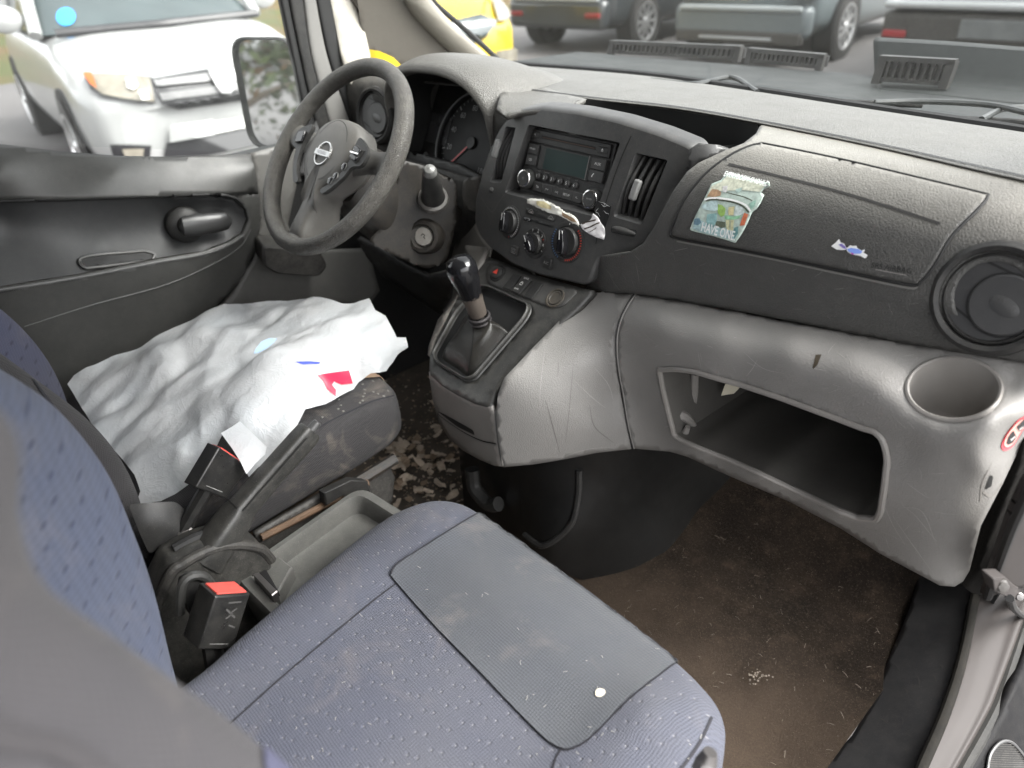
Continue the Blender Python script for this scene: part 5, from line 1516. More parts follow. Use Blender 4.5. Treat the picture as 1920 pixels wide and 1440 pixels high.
# grey metal ahead of the trim and the kick panel
flat([(470, 287), (530, 272), (560, 262), (560, 330), (540, 420), (560, 470), (690, 466), (712, 545), (690, 575), (600, 570), (520, 575), (400, 590), (440, 545), (476, 484), (488, 420), (484, 362), (478, 318)],
     [(470, 287, 'x', -.712), (530, 272, 'x', -.712), (560, 330, 'x', -.705), (484, 362, 'x', -.700), (540, 420, 'x', -.700), (400, 590, 'x', -.700), (560, 470, 'x', -.695), (690, 466, 'x', -.67), (712, 545, 'x', -.655), (520, 575, 'x', -.690), (690, 575, 'x', -.66)], plastic('door_metal_grey', (.085, .083, .078), .5, 900, .08, .15), 'door_inner_skin', DOOR)
bx = prism([at(*p, 'x', -.60) for p in rloop([(492, 462), (600, 470), (615, 500), (600, 520), (520, 515), (494, 500)], 8, 3)], V((-.08, .02, 0)), bev=.006)
mesh_obj('release_lever_box', bx, BLK_DUSTY, DASH)
# window frame uprights
fr_l = [[(516, -60), (526, 0), (547, 100), (566, 190), (582, 280)], [(536, -60), (543, 0), (563, 100), (585, 200), (604, 276)], [(562, -60), (570, 0), (584, 100), (606, 185), (632, 272)], [(586, -60), (594, 0), (614, 100), (642, 185), (672, 270)], [(612, -60), (620, 0), (641, 100), (673, 190), (708, 268)]]
for nm, i_, mt, xx in (('glass_run', 0, BLK_DEEP, -.712), ('window_frame', 1, BLK, -.706), ('painted_frame', 2, plastic('frame_grey', (.15, .147, .14), .5, 900, .05, .1), -.702), ('frame_seal', 3, BLK_DEEP, -.698)):
    La = [at(*p, 'x', xx) for p in fr_l[i_]]; Lb = [at(*p, 'x', xx) for p in fr_l[i_ + 1]]
    back_ = V((-.02, .004, 0))
    mesh_obj(nm, loft([[p + back_ for p in La], La, [p.lerp(q, .5) + V((.003, 0, 0)) for p, q in zip(La, Lb)], Lb, [p + back_ for p in Lb]], 40, 16), mt, DOOR, sharp=50)
flat([(575, 285), (596, 215), (620, 188), (655, 190), (680, 230), (712, 285), (700, 320), (560, 330)], [(575, 285, 'x', -.70), (620, 188, 'x', -.71), (680, 230, 'x', -.71), (700, 320, 'x', -.69), (560, 330, 'x', -.70)], plastic('mirror_sail', (.05, .05, .05), .45), 'mirror_sail_panel', DOOR)
dgl = loft([[V((-.715, -.85, .80)), V((-.715, -.5, .745)), V((-.715, -.18, .668)), V((-.715, -.02, .66))], [V((-.70, -.85, 1.16)), V((-.70, -.5, 1.16)), V((-.70, -.2, 1.16)), V((-.705, -.12, 1.15))]], 20, 10)
mesh_obj('window_pane', dgl, GLASS, DOOR)
ob = bmesh.new(); box((-.76, -.42, .25), (.04, .95, .78), bm=ob)
mesh_obj('outer_skin', ob, SILVER, DOOR)
# wing mirror
mc = at(508, 178, 'x', -.90)
mn = V((.42, -.90, .085)).normalized()
mx, my, mn = frame(mn)
def mp(u, v, h=0): return mc + mx * u + my * v + mn * h
mw, mh = .085, .115
mr = [tuple(p) for p in rloop([(-mw * .95, -mh), (mw, -mh), (mw * .95, mh), (-mw, mh)], .045, 6)]
mb = rings([[mp(u * .80, v * .80, -.075) for u, v in mr], [mp(u * .98, v * .98, -.05) for u, v in mr], [mp(u * 1.06, v * 1.055, -.01) for u, v in mr], [mp(u * 1.065, v * 1.06, .006) for u, v in mr], [mp(u * 1.03, v * 1.03, .008) for u, v in mr], [mp(u * 1.0, v, -.006) for u, v in mr]], cap1=False)
MIR = mesh_obj('wing_mirror', fix_normals(mb), BLK, DOOR)
mir = NB('mirror_glass'); mir.set(Base_Color=(.86, .87, .87), Metallic=1.0, Roughness=.03)
mg = bmesh.new(); mg.faces.new([mg.verts.new(mp(u, v, -.003)) for u, v in mr])
mesh_obj('mirror_glass', mg, mir.m, MIR)
mesh_obj('mirror_arm', tube([mp(mw * .8, -mh * .9, -.03), mp(mw * 1.4, -mh * 1.0, -.03), V((-.72, -.02, .70))], [.03, .025, .03], 12), BLK, MIR)

# ================================================================== OPEN PASSENGER DOOR (its lower corner)
PD = thing('passenger_door', 'open passenger door, only its lower trim corner with a ribbed speaker grille showing', 'car door', (.80, .1, 0))
pd_s = sol_tps([(1945, 1150, 'z', .09), (1900, 1280, 'z', .07), (1840, 1400, 'z', .05), (1800, 1470, 'z', .05), (1990, 1440, 'z', -.02), (1960, 1250, 'z', .02), (1900, 1440, 'z', .0)])
pdl = [(1990, 1060), (1960, 1150), (1925, 1235), (1900, 1290), (1878, 1340), (1850, 1385), (1822, 1440), (1790, 1500), (2000, 1500)]
pdp = mesh_obj('door_trim_panel', patch(pdl, pd_s, 10), plastic('door_corner_plastic', (.008, .008, .009), .6, 900, .15, .08, spec=.12), PD); mod_solid(pdp, .012)
pd_on = sol_mesh(pdp, off=.002)
sg = [tuple(p) for p in cr([(1846, 1440), (1852, 1412), (1868, 1392), (1885, 1388), (1902, 1400), (1925, 1432), (1950, 1480), (1900, 1520), (1840, 1490)], 40, True)]
spk = mesh_obj('speaker_grille', patch(sg, pd_on, 6), BLK_DEEP, PD)
rb_ = bmesh.new(); pd_on2 = sol_mesh(pdp, off=.004)
for k in range(26):
    y = 1394 + k * 4.2
    xs_ = [x for x in range(1840, 1960, 2) if inpoly(x, y + (x - 1880) * .04, sg)]
    if len(xs_) > 3: strip_on([(xs_[0], y + (xs_[0] - 1880) * .04), (xs_[-1], y + (xs_[-1] - 1880) * .04)], pd_on2, .0013, rb_, step=10, smooth=False)
mesh_obj('grille_ribs', rb_, BLK_DUSTY, PD)
mesh_obj('grille_rim', tube([pd_on2(*p) for p in sg][::2], .0022, 6, closed=True, n=90), plastic('rim_light', (.07, .07, .07), .4), PD)
# ================================================================== SEATS
BOL = fabric('seat_bolster_cloth', (.057, .061, .080), (.072, .074, .086), .0042, .5, dimple=(.34, .33, .33), stain_amt=.12)
MESHF = fabric('seat_mesh_cloth', (.052, .056, .065), (.066, .069, .074), .0048, .5, stain_amt=.15)
BACKF = fabric('backrest_cloth', (.058, .067, .098), (.070, .075, .094), .0090, .25, dimple=(.02, .024, .045), stain_amt=.1, side=True, dim_sx=.028, dim_sy=.022)
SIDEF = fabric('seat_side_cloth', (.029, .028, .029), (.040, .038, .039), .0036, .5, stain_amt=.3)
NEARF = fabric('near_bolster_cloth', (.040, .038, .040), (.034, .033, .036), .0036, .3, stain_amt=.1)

def cushion(outline, zt, zbot, name, mat, par, crown=.008, edge=.030):
    O = [V((p[0], p[1], 0)) for p in cr(outline, 110, True)]
    c = sum(O, V((0, 0, 0))) / len(O)
    def ring(k, ins, z):
        out = []
        for p in O:
            d = (p - c); L = d.length
            q = c + d * (k * (L - ins) / L)
            out.append(V((q.x, q.y, z(q.x, q.y))))
        return out
    T = zt
    rs = [ring(1, .012, lambda x, y: zbot(x, y)), ring(1, -.004, lambda x, y: zbot(x, y) + .03), ring(1, -.003, lambda x, y: T(x, y) - edge * 1.25), ring(1, .003, lambda x, y: T(x, y) - edge * .62), ring(1, .016, lambda x, y: T(x, y) - edge * .20), ring(1, .036, lambda x, y: T(x, y) - edge * .02)]
    for k in (.86, .74, .6, .45, .3, .15, .02): rs.append(ring(k, .036, T))
    # refine between rings
    fine = []
    n = len(rs[0])
    G = [cr([r[i] for r in rs], 44) for i in range(n)]
    fine = [[V(G[i][k]) for i in range(n)] for k in range(44)]
    return mesh_obj(name, fix_normals(rings(fine)), mat, par, sharp=70)

PS = thing('passenger_seat', 'blue-grey dimpled cloth passenger seat with stained plain front panel, nearest the camera', 'car seat', (.36, -.7, 0), 'front seats')
p_out = [(.155, -1.05), (.150, -.78), (.128, -.68), (.100, -.57), (.086, -.47), (.092, -.385), (.122, -.342), (.175, -.328), (.30, -.322), (.43, -.322), (.52, -.328), (.580, -.350), (.610, -.40), (.622, -.50), (.622, -.70), (.60, -.90), (.59, -1.05)]
def p_top(x, y):
    side = min(abs(x - .10), abs(.61 - x))
    bol = .014 * math.exp(-((side - .055) / .05) ** 2) * (1 if y < -.42 else max(0, 1 - (y + .42) / .1))
    z = .336 + .012 * max(0, min(1, (y + .8) / .45)) - max(0, y + .40) ** 2 * 2.6 + bol
    # wide front pad rises a little before its seam
    z += .008 * math.exp(-((y + .43) / .05) ** 2) * (1 if .17 < x < .55 else 0.5)
    return z
PC = cushion(p_out, p_top, lambda x, y: .17, 'seat_cushion', BOL, PS)
pc_on = sol_mesh(PC, off=.0035)
ins_l = [(742, 1092), (734, 1075), (748, 1055), (790, 1028), (850, 990), (898, 962), (915, 960), (935, 972), (1020, 1032), (1100, 1085), (1180, 1150), (1258, 1222), (1268, 1240), (1250, 1256), (1180, 1312), (1110, 1382), (1075, 1404), (1052, 1405), (1020, 1385), (960, 1325), (900, 1262), (820, 1180)]
ins_s = cr(ins_l, 110, True)
IP = mesh_obj('front_panel', patch([tuple(p) for p in ins_s], pc_on, 9), MESHF, PS, sharp=70)
se_on = sol_mesh(PC, IP, off=.0012)
sm = simple('seam_thread', (.012, .012, .016), .9)
mesh_obj('panel_seam', strip_on([tuple(p) for p in ins_s] + [tuple(ins_s[0])], se_on, .0020, step=6), sm, PS)
mesh_obj('bolster_seam', strip_on([(742, 1095), (690, 1135), (600, 1210), (520, 1278), (440, 1350), (380, 1400)], sol_mesh(PC, off=.001), .0022), sm, PS)
mesh_obj('bolster_seam', strip_on([(1052, 1405), (1040, 1428), (1030, 1470)], sol_mesh(PC, off=.001), .0022), sm, PS)
mesh_obj('side_piping', strip_on([(1334, 1345), (1318, 1380), (1300, 1410), (1270, 1450)], sol_mesh(PC, off=.001), .003), sm, PS)
sp = patch([tuple(p) for p in cr([(1117, 1297), (1124, 1292), (1134, 1295), (1135, 1302), (1127, 1308), (1118, 1306)], 20, True)], sol_mesh(IP, PC, off=.0015), 4)
mesh_obj('paint_spot', sp, simple('cream_spot', (.52, .48, .40), .8), PS)
# lint on the cloth
lb = bmesh.new(); rs = random.Random(5)
lon = sol_mesh(PC, IP, off=.0012)
for k in range(75):
    x0, y0 = rs.uniform(420, 1330), rs.uniform(950, 1440)
    if inpoly(x0, y0, [(370, 1275), (600, 1065), (830, 935), (915, 955), (1260, 1235), (1335, 1330), (1330, 1440), (560, 1440)]):
        a = rs.uniform(0, 6.28); L = rs.uniform(2, 9)
        strip_on([(x0, y0), (x0 + L * .5 * math.cos(a) + rs.uniform(-1.5, 1.5), y0 + L * .5 * math.sin(a)), (x0 + L * math.cos(a), y0 + L * math.sin(a))], lon, rs.uniform(.0004, .0009), lb, step=3)
o_ = mesh_obj('lint', lb, simple('lint_white', (.24, .235, .225), .9), PS); o_['kind'] = 'stuff'
# base and slide bar
bs = bmesh.new(); box((.36, -.68, .12), (.44, .60, .10), bm=bs)
o_ = mesh_obj('seat_base', bs, BLK_DUSTY, PS); mod_bevel(o_, .02, 3)
lv = tube([at(1312, 1450, 'x', .634), at(1324, 1430, 'x', .634), at(1332, 1410, 'x', .634)], [.008, .009, .006], 10)
mesh_obj('seat_lever', lv, STEEL, PS)
# backrests: deep wings either side of a hollow middle, leaning back
def ip(z, tab): return float(np.interp(z, [t[0] for t in tab], [t[1] for t in tab]))
def backrest(par, x0, x1, near_left, tL, tR, val, zs, mat_main, mat_wing):
    W = x1 - x0
    def sec(z, k, dy):
        l, r, v = ip(z, tL), ip(z, tR), ip(z, val)
        L = [(x0 + .03, v - .16), (x0 + .002, v - .10), (x0, l - .075), (x0 + .008, l - .022), (x0 + .032, l), (x0 + .062, l - .014), (x0 + .100, l - .060), (x0 + .150, v - .004), (x0 + W * .5, v)]
        Rr = [(x0 + W * .5, v), (x1 - .150, v - .004), (x1 - .100, r - .060), (x1 - .062, r - .014), (x1 - .034, r), (x1 - .008, r - .022), (x1, r - .075), (x1 - .002, v - .10), (x1 - .03, v - .16), (x0 + W * .5, v - .175)]
        cx_, cy_ = (x0 + x1) / 2, v - .06
        f = lambda p: V((cx_ + (p[0] - cx_) * k, cy_ + (p[1] - cy_) * k + dy, z))
        return [f(p) for p in L], [f(p) for p in Rr]
    A_, B2_ = [], []
    for z, k in zs:
        p, q = sec(z, k, 0)
        A_.append(p); B2_.append(q)
    if near_left: pass
    m = mesh_obj('backrest', fix_normals(loft(A_, 70, 70)), mat_main, par, sharp=75)
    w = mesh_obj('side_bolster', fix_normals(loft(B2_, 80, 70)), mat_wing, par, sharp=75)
    return m, w
BR, NB_ = backrest(PS, .133, .595, False,
    [(.25, -.785), (.31, -.771), (.356, -.767), (.479, -.750), (.567, -.744), (.645, -.743), (.719, -.757), (.747, -.766), (.770, -.781), (.85, -.83), (.95, -.89), (1.02, -.93)],
    [(.25, -.775), (.45, -.750), (.62, -.746), (.68, -.757), (.74, -.771), (.78, -.784), (.82, -.796), (.85, -.805), (.872, -.810), (.892, -.804), (.91, -.797), (.93, -.792), (.96, -.81), (1.02, -.87)],
    [(.25, -.83), (.45, -.845), (.60, -.868), (.80, -.890), (.95, -.915), (1.02, -.94)],
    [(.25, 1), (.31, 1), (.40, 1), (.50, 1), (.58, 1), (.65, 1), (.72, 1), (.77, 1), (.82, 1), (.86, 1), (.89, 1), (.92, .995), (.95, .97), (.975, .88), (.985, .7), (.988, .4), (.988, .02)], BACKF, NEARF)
nb_on = sol_mesh(NB_, off=.002)
mesh_obj('bolster_fold', strip_on([(-60, 1345), (20, 1385), (90, 1395), (160, 1430), (220, 1480)], nb_on, .006), simple('fold_dark', (.03, .028, .03), .9), PS)
mesh_obj('bolster_patch', patch([(488, 1398), (545, 1440), (600, 1490), (520, 1490), (490, 1440)], nb_on, 10), simple('patch_blue', (.050, .052, .088), .9), PS)
DS = thing('driver_seat', 'dark dimpled cloth driver seat almost hidden under a white plastic bag', 'car seat', (-.36, -.6, 0), 'front seats')
d_out = [(-x, y + .080) for x, y in [(.145, -1.05), (.130, -.80), (.128, -.68), (.127, -.57), (.125, -.47), (.130, -.385), (.150, -.345), (.190, -.328), (.30, -.322), (.43, -.322), (.52, -.328), (.580, -.350), (.610, -.40), (.622, -.50), (.622, -.70), (.60, -.90), (.59, -1.05)]]
d_out.reverse()
def d_top(x, y):
    return .346 + .038 * max(0, min(1, (y + .72) / .40)) - max(0, y + .32) ** 2 * 2.6
def d_bot(x, y): return d_top(x, y) - .118
DC = cushion(d_out, d_top, d_bot, 'seat_cushion', SIDEF, DS, edge=.026)
dc_on = sol_mesh(DC, off=.001)
mesh_obj('cushion_seam', strip_on([(560, 830), (610, 795), (660, 770), (700, 752), (738, 742)], dc_on, .0022), sm, DS)
tp = bmesh.new()
for k in range(60):
    x0, y0 = rs.uniform(600, 735), rs.uniform(700, 790)
    if inpoly(x0, y0, [(640, 745), (700, 705), (735, 705), (738, 738), (660, 765), (590, 800), (560, 820)]):
        p, n = dc_on(x0, y0, True)
        lathe(p, n, [(.0022, 0), (.0015, .0008), (.0001, .0010)], 8, tp)
o_ = mesh_obj('cloth_dimples', tp, simple('dimple_pale', (.13, .125, .115), .9), DS); o_['kind'] = 'stuff'
# rail and plastic skirt below the cushion
rl = bmesh.new()
tube([V((-.118, -.60, .232)), V((-.118, -.48, .240)), V((-.118, -.36, .248)), V((-.118, -.30, .252))], .011, 10, rl)
mesh_obj('slide_rail', rl, plastic('rail_plastic', (.02, .019, .018), .45, 900, .1, .5, (.16, .11, .07)), DS)
sk = patch([(478, 1000), (600, 930), (730, 872), (740, 895), (735, 940), (700, 985), (620, 1000), (560, 1030), (500, 1060)], sol_tps([(478, 1000, 'x', -.105), (730, 872, 'x', -.115), (735, 940, 'x', -.11), (560, 1030, 'x', -.10), (620, 960, 'x', -.108)]), 9)
mod_solid(mesh_obj('seat_skirt', sk, BLK_DUSTY, DS), .01)
wr = tube([at(490, 1008, 'x', -.098), at(560, 972, 'x', -.098), at(640, 930, 'x', -.100), at(690, 905, 'x', -.100)], .006, 8)
mesh_obj('rusty_slide', wr, simple('rusty_brown', (.10, .060, .035), .5, noise_amt=.5, nscale=60), DS)
mesh_obj('skirt_clip', prism([at(*p, 'x', -.085) for p in [(608, 925), (660, 900), (690, 903), (700, 935), (640, 930), (612, 948)]], V((-.02, 0, -.005)), bev=.002), BLK, DS)
mesh_obj('skirt_recliner', patch(rloop([(240, 945), (330, 940), (350, 960), (345, 1000), (322, 1012), (280, 1040), (262, 1000)], 10, 4), sol_tps([(240, 945, 'x', -.11), (350, 960, 'x', -.095), (280, 1040, 'x', -.09), (322, 985, 'x', -.085), (270, 985, 'x', -.09)]), 8), BLK, DS)
# backrest
DBF = fabric('driver_back_cloth', (.052, .055, .085), (.06, .06, .075), .0042, .4, dimple=(.015, .015, .025), stain_amt=.1, side=True, dim_sx=.028, dim_sy=.022)
dt = [(.22, -.715), (.30, -.697), (.36, -.689), (.44, -.691), (.502, -.704), (.555, -.722), (.602, -.746), (.643, -.766), (.72, -.80), (.85, -.86), (1.0, -.93)]
f1, f2 = backrest(DS, -.608, -.140, True, dt, dt, [(.22, -.78), (.40, -.775), (.60, -.835), (.80, -.905), (1.0, -.975)],
    [(.22, 1), (.30, 1), (.38, 1), (.45, 1), (.52, 1), (.60, 1), (.68, 1), (.78, 1), (.86, 1), (.91, .98), (.94, .9), (.955, .7), (.958, .4), (.958, .02)], DBF, SIDEF)
f2on = sol_mesh(f2, off=.002)
mesh_obj('bolster_seam', strip_on([(60, 712), (110, 780), (160, 850), (205, 915), (228, 942)], f2on, .004), sm, DS)
mesh_obj('elastic_edge', strip_on([(150, 860), (180, 900), (210, 935)], f2on, .010), simple('ribbed_elastic', (.008, .008, .009), .8, noise_amt=.6, nscale=400), DS)
# ================================================================== BETWEEN THE SEATS
# handbrake
HB = thing('handbrake', 'black handbrake lever, raised, with dented push-button tip', 'handbrake', (-.045, -.60, .3))
h1, h0 = at(583, 806, 'x', -.050), at(425, 985, 'x', -.045)
hd_ = (h1 - h0).normalized(); hs = hd_.cross(V((0, 0, 1))).normalized(); hu = hs.cross(hd_).normalized()
rs_ = []
Lh = (h1 - h0).length
for t, w_, h_, dz in ((-.055, .026, .026, -.012), (-.03, .025, .024, -.008), (.02, .021, .021, -.002), (.03, .0165, .0185, 0), (Lh * .5, .0150, .0175, .001), (Lh * .85, .0150, .0185, 0), (Lh * .96, .0145, .0180, 0), (Lh, .0125, .0150, 0)):
    c = h0 + hd_ * t + hu * dz
    rs_.append([c + hs * (w_ * math.copysign(abs(math.cos(a)) ** .55, math.cos(a))) + hu * (h_ * math.copysign(abs(math.sin(a)) ** .55, math.sin(a))) for a in (2 * math.pi * k / 32 + .01 for k in range(32))])
mesh_obj('lever_grip', fix_normals(rings(rs_)), plastic('lever_plastic', (.022, .022, .021), .38, 900, .3, .3), HB, sharp=45)
gd = bmesh.new()
for side in (1, -1):
    ribbon([h0 + hd_ * t + hs * (side * .0172) + hu * .010 for t in np.linspace(.03, Lh * .93, 12)], [hs * side] * 12, .0022, gd)
ribbon([h0 + hd_ * .028 + hu * (.0192) + hs * s for s in (-.016, 0, .016)], [hu] * 3, .002, gd)
mesh_obj('grip_groove', gd, BLK_DEEP, HB)
bt = rings([[h1 + hd_ * t + (hs * math.cos(a) + hu * math.sin(a)) * r for a in (2 * math.pi * k / 16 for k in range(16))] for t, r in ((-.004, .0075), (.008, .0072), (.014, .0066), (.0155, .0045))])
mesh_obj('release_button', fix_normals(bt), plastic('release_button_plastic', (.06, .06, .06), .3), HB)
# humped cover under the lever
prof = [(-.80, .22)] + [(p.y, p.z) for p in (at(a, b, 'x', -.028) for a, b in ((308, 1085), (340, 1050), (380, 1028), (420, 1016), (458, 1016), (488, 1024), (506, 1044), (512, 1080)))]
rs_ = []
for x, k in ((-.085, .965), (-.078, .99), (-.070, 1.0), (-.040, 1.0), (-.028, .99), (-.022, .96)):
    q = [V((x, -.64 + (y + .64) * k, .18 + (z - .18) * k)) for y, z in [tuple(p) for p in cr(prof, 36)]]
    rs_.append(q + [V((x, prof[-1][0] + .005, .12)), V((x, -.80, .12))])
hc2 = mesh_obj('hump_cover', fix_normals(rings(rs_)), plastic('hump_plastic', (.02, .02, .019), .40, 900, .15, .4), HB, sharp=50); mod_bevel(hc2, .006, 3, 45)
sl_ = bmesh.new()
tube([V((-.056 , y, z + .0005)) for y, z in prof[2:5]], .007, 8, sl_)
mesh_obj('lever_slot', sl_, BLK_DEEP, HB)
fl_ = bmesh.new()
tube([V((-.026, y, z - .006)) for y, z in [tuple(p) for p in cr(prof[:8], 20)]], .0075, 10, fl_)
mesh_obj('hump_ridge', fl_, BLK_DUSTY, HB)
# tray / console between the seats
TR = thing('centre_tray', 'dusty grey-black open tray with a spring latch between the front seats', 'tray', (.02, -.5, .2))
trm = plastic('tray_plastic', (.085, .085, .080), .5, 800, .3, .6, (.24, .23, .205))
to = rloop([(-.060, -.40), (.105, -.38), (.105, -.625), (-.045, -.635)], .03, 5)
def tring(k, z, sh=0):
    c = (.026, -.51)
    return [V((c[0] + (p[0] - c[0]) * k, c[1] + (p[1] - c[1]) * k, z + (p[1] + .63) * .08 + sh)) for p in to]
mesh_obj('tray_body', fix_normals(rings([tring(.93, .13), tring(.97, .20), tring(1.0, .252), tring(1.0, .264), tring(.97, .270), tring(.86, .270), tring(.83, .264), tring(.79, .240), tring(.70, .236), tring(.1, .235)])), trm, TR, sharp=50)
ap = prism([at(*p, 'z', .262) for p in [(470, 1052), (520, 1040), (548, 1062), (520, 1112), (495, 1116), (452, 1080)]], V((0, 0, -.03)), bev=.003)
mesh_obj('tray_shoulder', ap, trm, TR)
mesh_obj('latch_spring', prism([at(*p, 'z', .285) for p in [(474, 1076), (484, 1072), (520, 1108), (510, 1116)]], V((0, 0, -.016)), bev=.0015), STEEL, TR)
mesh_obj('latch_pocket', prism([at(*p, 'z', .266) for p in [(474, 1064), (500, 1070), (522, 1108), (500, 1112)]], V((0, 0, -.01))), BLK_DEEP, TR)
# sloped bracket on the floor side and hump side plate
SPL = thing('seat_belt_bracket', 'black moulded bracket standing beside the nearest belt buckle', 'bracket', (.03, -.68, .2))
bk_l = rloop([(340, 1092), (360, 1080), (384, 1084), (396, 1104), (392, 1160), (360, 1160), (342, 1130)], 8, 4)
mesh_obj('bracket_plate', prism([at(*p, 'x', .045) for p in bk_l], V((-.012, 0, 0)), bev=.003), BLK, SPL)
mesh_obj('bracket_rim', tube([at(*p, 'x', .047) for p in [(338, 1150), (341, 1100), (356, 1081), (380, 1080), (394, 1094), (402, 1104)]], .006, 8), plastic('bracket_rim_plastic', (.04, .04, .038), .35), SPL)
# buckles
def buckle(front, top_back, n, depth, pl, lab, anchor):
    B = thing('seat_belt_buckle', lab, 'belt buckle', tuple(sol_plane(*pl)(*front[3])), 'seat belt buckles')
    s = sol_plane(*pl)
    F = [s(*p) for p in front]; n = V(pl[1]).normalized()
    body = prism(F, -n * depth, bev=.002)
    o = mesh_obj('buckle_housing', fix_normals(body), plastic('buckle_black', (.012, .012, .012), .30, 900, .06, .15), B); mod_bevel(o, .002, 2)
    top = (F[1] - F[0]); up = (F[0] - F[3]).normalized()
    q = [F[0] + top * .10 - n * depth * .12, F[1] - top * .08 - n * depth * .12, F[1] - top * .08 - n * depth * .86, F[0] + top * .10 - n * depth * .86]
    rb_ = mesh_obj('release_button', prism([p + up * .0015 for p in q], -up * .01), RED_PL, B)
    mesh_obj('housing_mark', ribbon([F[3].lerp(F[0], .12) + (F[2] - F[3]) * .25 + n * .0006, F[3].lerp(F[0], .12) + (F[2] - F[3]) * .78 + n * .0006], [n, n], .0008), GREY_INK, B)
    mid = (F[2] + F[3]) / 2 - n * depth / 2
    mesh_obj('buckle_stalk', tube([mid + up * .01, mid.lerp(anchor, .5), anchor], .010, 8, sq=1.8), BLK, B)
    return B
bpl = (at(420, 1160, 'x', .112), (.80, .12, .02))
buckle([(404, 1118), (470, 1113), (437, 1219), (372, 1219)], None, None, .036, bpl, 'black seat belt buckle with scuffed face and full red button by the passenger seat', V((.06, -.72, .14)))
bpl2 = (at(420, 885, 'x', -.075), (.75, .2, .05))
buckle([(411, 838), (468, 876), (424, 936), (366, 914)], None, None, .026, bpl2, 'black seat belt buckle half covered by the plastic bag', at(338, 1000, 'x', -.10))
fb_ = bmesh.new()
for q in ([(428, 1130), (452, 1128)], [(424, 1142), (440, 1158)], [(422, 1160), (436, 1150)], [(428, 1172), (440, 1176)], [(444, 1140), (430, 1150)]):
    P = [sol_plane(*bpl)(*p) + V(bpl[1]).normalized() * .0008 for p in q]
    ribbon(P, [V(bpl[1]).normalized()] * 2, .0022, fb_)
o_ = mesh_obj('worn_marks', fb_, plastic('worn_mark_grey', (.07, .068, .066), .5), [o for o in bpy.data.objects if o.name == 'seat_belt_buckle'][0]); o_['kind'] = 'stuff'
mesh_obj('anchor_bolt', lathe(at(345, 1000, 'x', -.085), (.6, -.2, .75), [(.012, -.003), (.012, .002), (.008, .004), (.0075, .007), (.0001, .0075)], 20, cap1=False), STEEL, [o for o in bpy.data.objects if o.name == 'seat_belt_buckle.001'][0])

# ================================================================== GEAR LEVER
GLV = thing('gear_lever', 'gear lever with glossy black knob worn to brown at its neck and leather gaiter', 'gear lever', tuple(con_s(885, 640)))
k_top = at(858, 484, 'y', -.175); k_bot = at(897, 590, 'y', -.150)
ax = (k_top - k_bot).normalized(); Lk = (k_top - k_bot).length
knob = lathe(k_bot, ax, [(.0140, 0), (.0152, .006), (.0164, Lk * .25), (.0188, Lk * .45), (.0226, Lk * .62), (.0248, Lk * .76), (.0246, Lk * .86), (.0205, Lk * .955), (.0115, Lk * 1.0), (.0001, Lk * 1.015)], 40, cap1=False)
kb2_ = NB('worn_knob')
dpos = kb2_.n('ShaderNodeVectorMath', operation='DOT_PRODUCT'); kb2_.l(kb2_.pos(), dpos.inputs[0]); dpos.inputs[1].default_value = tuple(ax)
off_ = k_bot.dot(ax)
tt = kb2_.math('ADD', kb2_.math('SUBTRACT', dpos.outputs['Value'], off_), kb2_.math('MULTIPLY', kb2_.math('SUBTRACT', kb2_.noise(160, 5, .7), .5), .018))
worn = kb2_.ramp(kb2_.math('DIVIDE', tt, Lk), [(.33, grey(1)), (.37, grey(0))])
kb2_.set(Base_Color=kb2_.mix(worn, (.008, .008, .009), kb2_.mix(kb2_.noise(500, 4, .7), (.040, .032, .026), (.090, .073, .060))), Roughness=kb2_.math('MULTIPLY_ADD', worn, .7, .07))
kb2_.bump(kb2_.noise(900, 3, .7), .12, .0006)
mesh_obj('gear_knob', knob, kb2_.m, GLV, sharp=80)
mesh_obj('lever_shaft', tube([k_bot + ax * .006, k_bot - ax * .03], .008, 10, smooth=False), STEEL, GLV)
gt = bmesh.new()
gl = [con_s(*p) - con_n * .004 for p in cr([(822, 672), (850, 625), (872, 590), (905, 600), (958, 622), (950, 640), (910, 690), (878, 714), (850, 696)], 64, True)]
base_c = sum(gl, V((0, 0, 0))) / len(gl)
top_c = k_bot - ax * .012
rs_ = []
for t in np.linspace(0, 1, 18):
    c = base_c.lerp(top_c, t)
    ring = []
    for i, p in enumerate(gl):
        a = 2 * math.pi * i / 64
        k = (1 - t) ** 1.15 * .97 + .0
        rad = (p - base_c)
        q = c + rad * k + (rad.normalized() * (.0125 * (1 - (1 - t) ** 1.15)))
        q += rad.normalized() * (.005 * math.sin(3 * t * math.pi + 1.3 * math.sin(a * 2)) * t * (1 - t) * 2.2)
        q += con_n * (.010 * math.sin(math.pi * t))
        ring.append(q)
    rs_.append(ring)
mesh_obj('gaiter', fix_normals(rings(rs_, gt, 0, False, True)), plastic('gaiter_leather', (.017, .016, .0145), .36, 300, .15, .2, (.14, .13, .10), leather=True, var=.25), GLV, sharp=80)
gl_on = sol_mesh([o for o in GLV.children if o.name.startswith('gaiter')][0], off=.0008)
mesh_obj('gaiter_stitch', strip_on([(889, 602), (886, 650), (880, 690), (878, 712)], gl_on, .0016), BLK_DEEP, GLV)
tie = bmesh.new()
for k, (dh, r) in enumerate(((-.004, .0155), (-.009, .0165), (.001, .0170))):
    c = k_bot + ax * (dh - .004)
    x_, y_, n_ = frame((ax + V((.1 * (k - 1), .05, 0))).normalized())
    tube([c + (x_ * math.cos(a) + y_ * math.sin(a)) * r for a in np.linspace(0, 2 * math.pi, 20)[:-1]], .0024, 8, tie, closed=True, n=50)
mesh_obj('gaiter_tie', tie, plastic('tie_band', (.03, .027, .028), .55), GLV)

